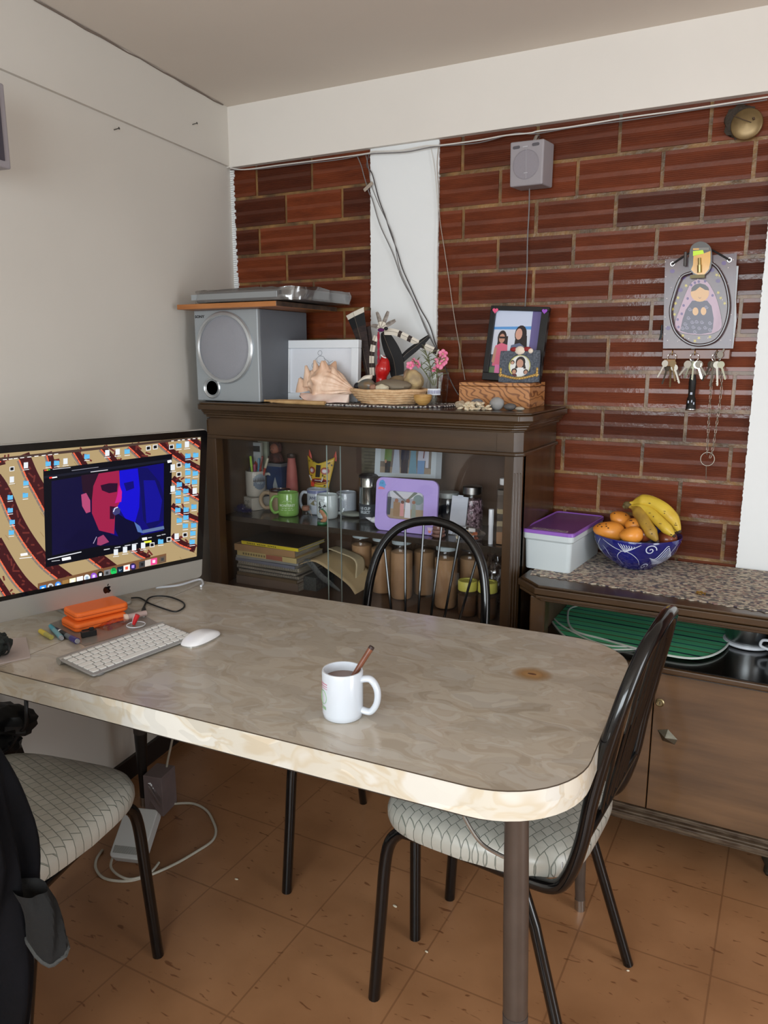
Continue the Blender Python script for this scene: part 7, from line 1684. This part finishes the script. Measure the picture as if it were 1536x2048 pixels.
# laminated picture board with hooks
yP = 2.462
A,B_,C_,D_ = [at_y(x,y,yP) for x,y in ((1330,519),(1474,506),(1463,697),(1326,697))]
kbo = thing('picture_board','laminated purple-brown picture of a robed figure hanging as a key board on the brick wall','picture',tuple((A+B_+C_+D_)/4))
ko = Vector(kbo.location)
def kp_(x,y,dy=0): p=at_y(x,y,yP-dy); return (p.x-ko.x,p.y-ko.y,p.z-ko.z)
def kpoly(mb,P,mi,dy): mb.poly([kp_(x,y,dy) for x,y in P],mi)
m_=MB(); fr_=[kp_(*q) for q in ((1330,519),(1474,506),(1463,697),(1326,697))]; bk_=[(a,b__+.004,c__) for a,b__,c__ in fr_]
m_.add(fr_+bk_,[(0,1,2,3),(7,6,5,4),(0,4,5,1),(1,5,6,2),(2,6,7,3),(3,7,4,0)]); m_.build('board', mat('purple_brown_print',(94,70,68),.3,coat=.35,c2=(80,60,68),vscale=12,coatr=.1), kbo, fix=True)
def cz(x,y): return (1320+x*.1074, 480+y*.1074)      # crop units
ms_=[mat('print_lilac_shawl',(172,140,158),.35,coat=.25),mat('print_dark_robe',(58,50,72),.35,coat=.25),mat('print_skin',(206,160,104),.35,coat=.25),mat('print_hair',(44,32,32),.35,coat=.25),mat('print_star',(196,178,76),.35,coat=.25),mat('print_violet_dot',(84,58,116),.35,coat=.25),mat('print_line',(60,40,40),.35,coat=.25),mat('print_curl',(150,144,166),.35,coat=.25),mat('print_white_dot',(214,196,190),.35,coat=.25)]
m_=MB()
def K(P,mi,dy): kpoly(m_,[cz(*q) for q in P],mi,dy)
def KE(cx_,cy_,rx,ry,mi,dy,n=20): K([(cx_+rx*math.cos(2*PI*k/n),cy_+ry*math.sin(2*PI*k/n)) for k in range(n)],mi,dy)
sh_=[(p.x,p.y) for p in catmull([(a,b__,0) for a,b__ in ((740,735),(860,765),(940,860),(1040,1060),(1110,1300),(1150,1540),(1120,1660),(960,1745),(700,1765),(420,1730),(285,1640),(290,1500),(370,1280),(470,1020),(560,830),(640,755))],4,True)]
K(sh_,0,.0006); K([(p[0]*1.03-22,p[1]*1.02-24) for p in sh_],6,.0003)
K([(600,1130),(880,1130),(960,1230),(1000,1460),(985,1640),(960,1720),(760,1755),(520,1735),(375,1690),(420,1480),(480,1300)],1,.001)
KE(742,985,172,165,2,.0014); K([(578,960),(590,890),(650,830),(742,806),(840,830),(900,885),(915,940),(840,930),(742,870),(660,940)],3,.0018)
KE(660,1330,55,75,2,.0014); KE(810,1325,52,75,2,.0014)
m_.poly([kp_(*cz(x,y),.002) for x,y in ((712,1050),(722,1080),(742,1090),(762,1078),(770,1050),(760,1074),(742,1082),(724,1074))],6)
rr=random.Random(5)
for x,y in ((335,790),(485,850),(335,1075),(290,1180),(236,1285),(270,1385),(1055,650),(1115,660),(1085,980),(1130,1080),(1205,1180),(425,1780),(725,1825),(650,1880),(930,1805)):
    K([(x+(36 if k%2==0 else 17)*math.cos(k*PI/5+.3),y+(36 if k%2==0 else 17)*math.sin(k*PI/5+.3)) for k in range(10)],4,.0008)
for x,y in ((722,775),(840,768),(580,838),(515,1090),(440,1220),(405,1375),(978,1032),(330,1480),(345,1620),(650,795)): KE(x,y,24,26,5,.0009,10)
for x,y in ((230,580),(380,930),(970,560),(1190,430),(150,1640),(440,700),(1080,760),(560,640)): KE(x,y,46,40,5,.0005,9)
for k in range(46):
    x,y=rr.uniform(90,1400),rr.uniform(330,1960)
    if 280<x<1130 and 740<y<1750: continue
    KE(x,y,9,10,8,.0009,6)
for x,y in ((530,1450),(470,1560),(420,1640),(600,1530),(680,1520),(780,1530),(930,1545),(730,1640),(620,1620),(840,1630),(930,1670),(650,1710),(500,1630),(860,1250),(560,1290)):
    P=[(x+(38-3.0*q)*math.cos(q*.9),y+(38-3.0*q)*math.sin(q*.9)) for q in range(11)]
    for i in range(10): 
        a,b__=Vector((*P[i],0)),Vector((*P[i+1],0)); d=(b__-a).normalized(); n_=Vector((-d.y,d.x,0))*4.5; K([(a+n_)[:2],(b__+n_)[:2],(b__-n_)[:2],(a-n_)[:2]],7,.0016)
m_.build('picture', ms_, kbo, fix=False)
m_=MB()
for x,y in ((1345,528),(1459,520)): q=kp_(x,y,.001); m_.tube([(q[0]+.0055*math.cos(a),q[1],q[2]+.0055*math.sin(a)) for a in [2*PI*k/16 for k in range(16)]],.0014,6,True)
m_.build('eyelet', chrome, kbo)
m_=MB(); m_.tube(catmull([kp_(1345,528,.003),kp_(1362,516,.006),kp_(1385,502,.006),kp_(1402,490,.003),kp_(1424,500,.006),kp_(1442,510,.006),kp_(1459,520,.003)],5),.0026,8); m_.build('hanging_cord', blackp, kbo)
a,b__=kp_(1325,698,-.004),kp_(1456,720,-.004)
MB().box((a[0],a[1]-.002,b__[2]+.002),(b__[0]+.004,a[1]+.012,a[2]-.002)).build('wooden_strip', mat('brown_strip',(108,62,40),.4,coat=.3), kbo, bevel=.002)
hk=[]
for x in (1345,1390,1434):
    q=kp_(x,704,.001); m_=MB(); m_.tube(catmull([(q[0],q[1]+.008,q[2]+.006),(q[0],q[1]-.004,q[2]+.004),(q[0],q[1]-.006,q[2]-.004),(q[0],q[1]-.002,q[2]-.009),(q[0],q[1]-.010,q[2]-.006)],4),.0012,6); m_.build('hook', brass, kbo); hk.append(Vector(q)+ko)
# white card strip behind the board's right side
A=at_y(1471,531,2.475); B2=at_y(1463,697,2.475)
m_=MB(); m_.prism([(p.x,p.z) for p in (at_y(1463,531,2.475),at_y(1477,532,2.475),at_y(1472,600,2.475),at_y(1473,640,2.475),at_y(1466,697,2.475),at_y(1455,697,2.475))],0,.003); m_.v=[(v[0],2.478-v[2],v[1]) for v in m_.v]
single('white_card_strip','pale card strip sticking out behind the right side of the picture board','card',m_,mat('pale_card',(196,200,204),.5),tuple(A))
# bicycle cable lock in its packaging, hung over the board
cl = thing('cable_lock','dark cable lock loop in yellow and black packaging hung over the picture board','lock',tuple(at_y(1402,520,2.444)))
co_=Vector(cl.location)
def lp_(x,y,dy=0): p=at_y(x,y,2.446-dy); return tuple(p-co_)
lo=[(x,y) for x,y in ((1383,545),(1362,555),(1348,590),(1341,625),(1350,662),(1375,685),(1403,690),(1432,680),(1450,652),(1458,612),(1452,570),(1438,540),(1424,526))]
m_=MB(); m_.tube(catmull([lp_(x,y) for x,y in lo],6),.0043,10); m_.build('cable', mat('dark_brown_cable',(52,34,36),.25,coat=.6), cl)
m_=MB(); cy_=[(x,y) for x,y in ((1379,505),(1383,492),(1393,485),(1403,483),(1414,487),(1422,496),(1424,512),(1422,534),(1414,546),(1402,552),(1390,549),(1381,541),(1378,525))]
C2=[lp_(p.x,p.y,.004) for p in catmull([(a,b__,0) for a,b__ in cy_],3,True)]; n=len(C2)
m_.add(C2+[(a,b__+.003,c__) for a,b__,c__ in C2],[tuple(range(n)),tuple(range(2*n-1,n-1,-1))]+[(i,n+i,n+(i+1)%n,(i+1)%n) for i in range(n)]); m_.build('package_card', mat('dark_package',(62,58,54),.3,coat=.5), cl)
m_=MB()
def LP(P,mi,dy): m_.poly([lp_(x,y,dy) for x,y in P],mi)
LP([(1387,512),(1404,508),(1421,502),(1421,522),(1418,538),(1410,548),(1400,551),(1388,546),(1382,539),(1386,530)],0,.0050)
LP([(1386,502),(1406,500),(1408,507),(1386,512)],1,.0055); LP([(1386,496),(1418,495),(1418,500),(1386,500)],2,.0052); LP([(1386,497),(1398,496.5),(1398,499.5),(1386,500)],0,.0054)
m_.build('package_print',[mat('package_yellow',(214,158,56),.3,coat=.5),mat('neon_price_tag',(196,232,40),.4),mat('package_grey',(120,116,108),.4)],cl,fix=False)
m_=MB(); m_.tube([lp_(1399,545,.009),lp_(1399,530,.009)],.0062,12); m_.tube([lp_(1399,530,.009),lp_(1399,516,.008)],.0045,12); m_.build('lock_barrel', mat('lock_gold',(176,160,110),.25,metal=1), cl)
m_=MB(); m_.tube([lp_(1371,504,.002),lp_(1370,532,.002)],.0042,10); m_.build('bracket', mat('dark_grey_bracket',(64,58,56),.4), cl)
m_=MB(); m_.box(*[ (min(p[0] for p in (lp_(1380,557),lp_(1410,549))),-.003,min(lp_(1380,557)[2],lp_(1410,549)[2])) , (max(lp_(1380,557)[0],lp_(1410,549)[0]),.003,max(lp_(1380,557)[2],lp_(1410,549)[2])) ]); m_.build('olive_tab', mat('olive_tab',(122,112,74),.5), cl)
# key rings
kst = mat('key_nickel',(128,122,112),.35,metal=.8); kst2=mat('key_brass',(120,100,72),.4,metal=.8); kst3=mat('key_bright',(214,220,200),.2,metal=.8)
def keymesh(l_, bow, m, parent, pos, ang, tw=.0, nm='key'):
    mb=MB(); mb.X=Matrix.Rotation(PI/2,4,'X')
    mb.prism([(bow*math.cos(a),-bow*.9+bow*math.sin(a)*1.0) for a in [2*PI*k/14 for k in range(14)]],-.001,.001)
    y0_=-bow*1.8; mb.prism([(-.0028,y0_+.002),(.0028,y0_+.002),(.0028,-l_+.003),(0,-l_),(-.0028,-l_+.003),(-.0022,-l_+.006),(-.0034,-l_+.008),(-.0016,-l_+.011),(-.0034,-l_+.014),(-.0018,-l_+.017)],-.0008,.0008)
    o=mb.build(nm,m,parent); o.location=pos; o.rotation_euler=(tw*.1,ang,tw); return o
def ring_on(hook,label,r=.012):
    o=Vector(hook)+Vector((0,-.006,-.008-r*.6)); t=thing('key_ring',label,'keys',tuple(o),0,'key rings on the board hooks')
    MB().tube([(r*math.cos(a),.001*math.sin(3*a),r*math.sin(a)) for a in [2*PI*k/24 for k in range(24)]],.0012,6,True).build('ring', chrome, t); return t
t=ring_on(hk[0],'left key ring with a brown padlock and worn grey keys')
MB().cbox((-.004,-.008,-.016),(.034,.008,.022)).build('padlock', mat('brass_padlock',(112,80,48),.4,metal=.5), t, bevel=.002)
for k,(l_,a,dx,m_k) in enumerate(((.06,.25,-.008,kst),(.066,-.05,0,kst2),(.058,-.35,.008,kst),(.062,-.2,.004,kst2),(.055,.45,-.012,kst))): keymesh(l_,.010,m_k,t,(dx,-.006-.003*k,-.022 if k<3 else -.010),a,.3*(k-2))
t=ring_on(hk[1],'middle key ring with bright shining keys above the black torch')
for k,(l_,a,dx,m_k) in enumerate(((.052,.3,-.008,kst3),(.056,.0,0,kst3),(.054,-.35,.008,kst3),(.048,-.6,.01,kst),(.05,.6,-.01,kst))): keymesh(l_,.011,m_k,t,(dx,-.005-.003*k,-.012),a,.25*(k-2))
t2=thing('torch','small black torch with pale markings hanging from the middle key ring','torch',(t.location.x,t.location.y+.002,t.location.z-.052))
d=Vector(at_y(1381,820,2.44))-Vector(t2.location)
MB().tube([(0,0,.002),tuple(d*.2),tuple(d*.62),tuple(d*.66),tuple(d)],[.008,.0105,.0095,.012,.0145],18).build('body', blackp, t2)
MB().tube([tuple(d*.985),tuple(d*1.01)],[.0152,.0148],18).build('lens_ring', steel, t2)
m_=MB(); 
for s_,k in ((.0,.52),(-.006,.76),(.003,.74),(.009,.80)): p=d*k; m_.cbox((p.x+s_,p.y-.0135 if k>.6 else p.y-.0105,p.z),(.003 if k>.6 else .006,.001,.007)); 
m_.build('markings', mat('pale_marking',(176,184,200),.4), t2)
t=ring_on(hk[2],'right key ring with long keys above the hanging chain')
for k,(l_,a,dx,m_k) in enumerate(((.062,.45,-.010,kst),(.072,.08,-.004,kst),(.07,-.1,.003,kst),(.055,-.35,.012,kst3),(.03,-2.5,.006,kst))): keymesh(l_,.010,m_k,t,(dx,-.005-.003*k,-.012 if k<4 else .0),a,.3*(k-2))
# chain
chn=thing('hanging_chain','long thin steel chain with a ring at its end hanging from the right hook','chain',tuple(t.location+Vector((0,-.004,-.014))))
cho=Vector(chn.location); chm=mat('chain_steel',(140,130,118),.35,metal=.8)
def link_mesh():
    mb=MB(); P=[]
    for k in range(14):
        a=2*PI*k/14; P.append((.0026*math.cos(a),0,(.0045+.0026*abs(math.sin(a)))*(1 if math.sin(a)>=0 else -1) if abs(math.sin(a))>1e-3 else 0))
    mb.tube(P,.0009,5,True); return mb
lk0=None
for side,P in ((0,[(1432,708),(1424,760),(1420,800),(1417,850),(1414,905)]),(1,[(1436,708),(1443,760),(1440,800),(1433,850),(1424,905),(1420,912)])):
    Q=catmull([tuple(at_y(x,y,2.45)-cho) for x,y in P],20); acc=0; last=Q[0]; n_=0
    for q in Q:
        if (q-last).length >= .0108 or n_==0:
            d=(q-last) if n_ else Vector((0,0,-1)); last=q; 
            if lk0 is None: o=link_mesh().build('link',chm,chn); lk0=o
            else: o=lk0.copy(); COL.objects.link(o); o.parent=chn
            o.location=q; o.rotation_euler=(0,math.atan2(d.x,d.z),(PI/2-.4) if n_%2 else .2); n_+=1
q=at_y(1415,918,2.452)-cho; MB().tube([(q.x+.019*math.cos(a),q.y,q.z+.020*math.sin(a)) for a in [2*PI*k/32 for k in range(32)]],.0015,6,True).build('end_ring', chm, chn)
q2=at_y(1412,958,2.46)-cho; MB().tube([(q.x-.002,q.y,q.z-.02),tuple(q2)],.0012,6).build('end_pin', chm, chn)
# tufts at the left side of the board: dangling strap
wire('thin_strap','short dark strap end hanging behind the left side of the picture board',[(1324,650),(1322,670),(1319,680)],.003,blackp,Y=2.478,cat='strap')

# ================================================================== LEFT WALL BITS
for (x,y,lab) in ((228,260,'small nail sticking out of the left wall below the beam line'),(379,250,'small nail with a pale scuff in the left wall beam')):
    d=ray(x,y); n=NL; k=((lp-CAM).dot(n))/(d.dot(n)); p=CAM+d*k+(n*.012 if y<255 else n*0)
    t=thing('nail',lab,'nail',tuple(p)); MB().tube([tuple(-n*.004),tuple(n*.018+Vector((0,0,.003)))],.0016,6).build('shaft', mat('nail_grey',(96,94,90),.4,metal=.6), t); MB().tube([tuple(n*.018+Vector((0,0,.003))),tuple(n*.0195+Vector((0,0,.0033)))],.0038,8).build('head', mat('nail_grey',(96,94,90)), t)
# grey speaker whose edge shows at the upper left
bq=lw(1.235,.012,1.93); t=thing('wall_speaker','grey speaker box on the left wall cut by the left frame edge','speaker',tuple(bq),math.atan2(-LDIR.y,-LDIR.x)-PI/2)
MB().box((.001,-.19,-.10),(.135,.0,.085)).build('case', spg, t, bevel=.004); MB().box((.1352,-.17,-.085),(.138,-.02,.07)).build('grille', mat('dark_grille_cloth',(66,62,70),.8), t)

# ================================================================== UNDER THE TABLE
ad=at_z(250,1735,0.002)
t=thing('power_adapter','white slotted power adapter box standing on the floor under the left end of the table','adapter',(ad.x-.005,ad.y+.035,.001),math.radians(18))
m_=MB(); m_.X=Matrix.Rotation(math.radians(-52),4,'X'); m_.X=Matrix.Translation((0,-.03,.02))@Matrix.Rotation(math.radians(38),4,'X')
m_.prism(rrect(.10,.14,.012,5,(0,.07)),-.018,.018); m_.build('case', mat('white_appliance',(196,198,196),.4), t, bevel=.003)
m_=MB(); m_.X=Matrix.Translation((0,-.03,.02))@Matrix.Rotation(math.radians(38),4,'X')
for k in range(26): m_.box((-.042+k*.0033,.012,.018),(-.0405+k*.0033,.032,.0188))
m_.build('vent_slots', mat('vent_grey',(126,128,122),.6), t)
cb0=at_z(316,1655,0.0)
t=thing('cardboard_carton','grey-mauve carton with torn tape standing behind the left chair on the floor','carton',(cb0.x-.075,cb0.y+.07,.0),math.radians(12))
MB().box((-.02,-.03,0),(.045,.05,.13)).build('carton', mat('mauve_card',(128,114,114),.7,var=.15,vscale=12), t, bevel=.002)
m_=MB(); m_.grid(lambda u,v:(.0+.04*u,-.0315-.006*math.sin(v*9+u*5),.01+.10*v),8,12); m_.build('torn_tape', crink, t)
P=[(318,1614),(345,1608),(385,1607),(412,1620),(425,1640),(432,1662),(424,1682),(395,1702),(350,1728),(300,1750),(255,1762),(210,1757),(192,1738),(193,1718),(205,1700)]
m_=MB(); m_.tube(catmull([tuple(at_z(x,y,.0042)) for x,y in P],6),.0038,8)
single('white_cable','white cable curling in a wide loop on the floor under the table','cable',m_,mat('white_cable_floor',(190,186,172),.5),tuple(at_z(318,1614,.004)))
P=[(225,1715),(222,1735),(240,1752),(265,1758),(300,1745),(318,1725)]
m_=MB(); m_.tube(catmull([tuple(at_z(x,y,.0105)) for x,y in P],6),.0034,8)
single('white_cable','short white cable loop around the foot of the power adapter','cable',m_,mat('white_cable_floor',(190,186,172)),tuple(at_z(225,1715,.01)))
e0=at_z(326,1604,.004); e1=tl(TX0+.30,TY1-.12,.62)
m_=MB(); m_.tube(catmull([tuple(e0),tuple(e0.lerp(e1,.2)+Vector((-.02,.02,0))),tuple(e0.lerp(e1,.55)+Vector((.01,0,0))),tuple(e1)],6),.0034,8)
single('hanging_cable','white cable rising from the floor to the underside of the table','cable',m_,mat('white_cable_floor',(190,186,172)),tuple(e0))
# black hardware hung under the table's left end
bb=at_y(20,1460,1.16); t=thing('cable_tangle','black tangle of adapters and cables hanging under the left end of the table','cables',tuple(bb))
m_=MB(); m_.ball((.0,0,.03),(.09,.05,.035),18,12,noise=.3,seed=4); m_.ball((-.05,0,-.05),(.07,.05,.05),18,12,noise=.3,seed=6); m_.build('adapters', blackp, t)
m_=MB(); m_.tube(catmull([(.0,-.01,.05),(.05,-.02,.02),(.09,-.02,.04),(.10,-.02,.09),(.08,0,.14)],6),.005,8); m_.tube(catmull([(-.09,-.03,-.02),(-.03,-.04,-.05),(.03,-.03,-.03),(.06,0,.03)],6),.004,8); m_.tube([(-.02,-.03,.14),(-.018,-.035,.02),(-.03,-.03,-.05)],.003,8); m_.build('cords', blackp, t)

# ================================================================== JACKET ON THE LEFT CHAIR
jk = mat('navy_jacket_cloth',(7,7,12),.85,spec=.2,c2=(5,5,8),vscale=20,bump=.4,bscale=60)
jt = thing('jacket','dark navy jacket draped over the back of the near left chair','jacket',(-1.262,.635,.0))
jo=Vector(jt.location)
prof_=[(.93,-110,.04),(.88,-70,.08),(.80,-60,.11),(.72,-70,.13),(.65,-40,.14),(.55,-5,.13),(.45,20,.13),(.35,8,.14),(.25,-10,.14),(.15,-25,.14),(.10,-30,.13)]
def jack(u,v):
    i=min(int(v*(len(prof_)-1)),len(prof_)-2); f_=v*(len(prof_)-1)-i
    z=prof_[i][0]*(1-f_)+prof_[i+1][0]*f_; r=prof_[i][2]*(1-f_)+prof_[i+1][2]*f_
    a=u*2*PI; fold=1+.10*math.sin(a*7+z*6)+.06*math.sin(a*13-z*9)+.12*mnoise.noise(Vector((math.cos(a)*1.5,math.sin(a)*1.5,z*4)))
    c,s=math.cos(a),math.sin(a); ex=(.235 if z>.62 else .235-.05*(.62-z)/.52)*(1-.42*max(0,(z-.58)/.35)**1.6); ey=.085+.03*(1-v)*0
    # long axis follows the chair back (turned 10 degrees)
    x=c*ex*fold; y=s*ey*fold*(r/.13); R_=math.radians(10)
    return (jo.x+x*math.cos(R_)-y*math.sin(R_)+.0, jo.y+x*math.sin(R_)+y*math.cos(R_)+.02*math.sin(v*3), z)
m_=MB(); m_.grid(jack,120,60); o=m_.build('body', jk, None, org=tuple(jo), ang=180); o.parent=jt; o.location=(0,0,0)
m_=MB()
def slv(u,v):
    # flattened sleeve hanging from the chair side, wide frayed cuff at the bottom
    P=[(60,1775),(78,1810),(88,1850),(96,1893)]; i=min(int(v*3),2); f_=v*3-i; px=P[i][0]*(1-f_)+P[i+1][0]*f_; py=P[i][1]*(1-f_)+P[i+1][1]*f_
    c=at_y(px,py,.70); a=u*2*PI; r=(.030+.008*v)*(1+.12*math.sin(a*5+v*7)); return (c.x+math.cos(a)*r, .70+math.sin(a)*.022, c.z+.012*math.sin(a*2)*v)
m_.grid(slv,36,20); o=m_.build('sleeve', mat('dark_brown_cloth',(12,11,10),.9,bump=.5,bscale=80), None, org=tuple(jo)); o.parent=jt; o.location=(0,0,0)
m_=MB(); m_.tube([tuple(Vector(slv(k/20,1.0))) for k in range(20)],.0035,6,True); o=m_.build('frayed_hem', mat('grey_frayed_hem',(58,58,56),.9,bump=.6,bscale=200), None, org=tuple(jo)); o.parent=jt; o.location=(0,0,0)

# ================================================================== CRUMBS ON THE FLOOR
rr=random.Random(2); crm=mat('rice_white',(214,204,180),.5)
for x,y,s_,lab in ((790,1812,1.6,'white grain of rice on the floor tiles between the chair legs'),(853,1903,1.1,'round white crumb on the floor tiles left of the thick table leg'),(473,1758,1.3,'pale crumb on the floor below the middle of the table'),(1256,1941,.9,'tiny pale crumb on the floor by the right chair rear foot')):
    p=at_z(x,y,.002); m_=MB(); m_.ball((0,0,0),(.0042*s_,.0024*s_,.0018),10,6,noise=.2,seed=x); o=m_.build('crumb',crm,loc=(p.x,p.y,.0018),rot=(0,0,rr.uniform(0,3))); tag(o,lab,'crumb','crumbs on the floor')
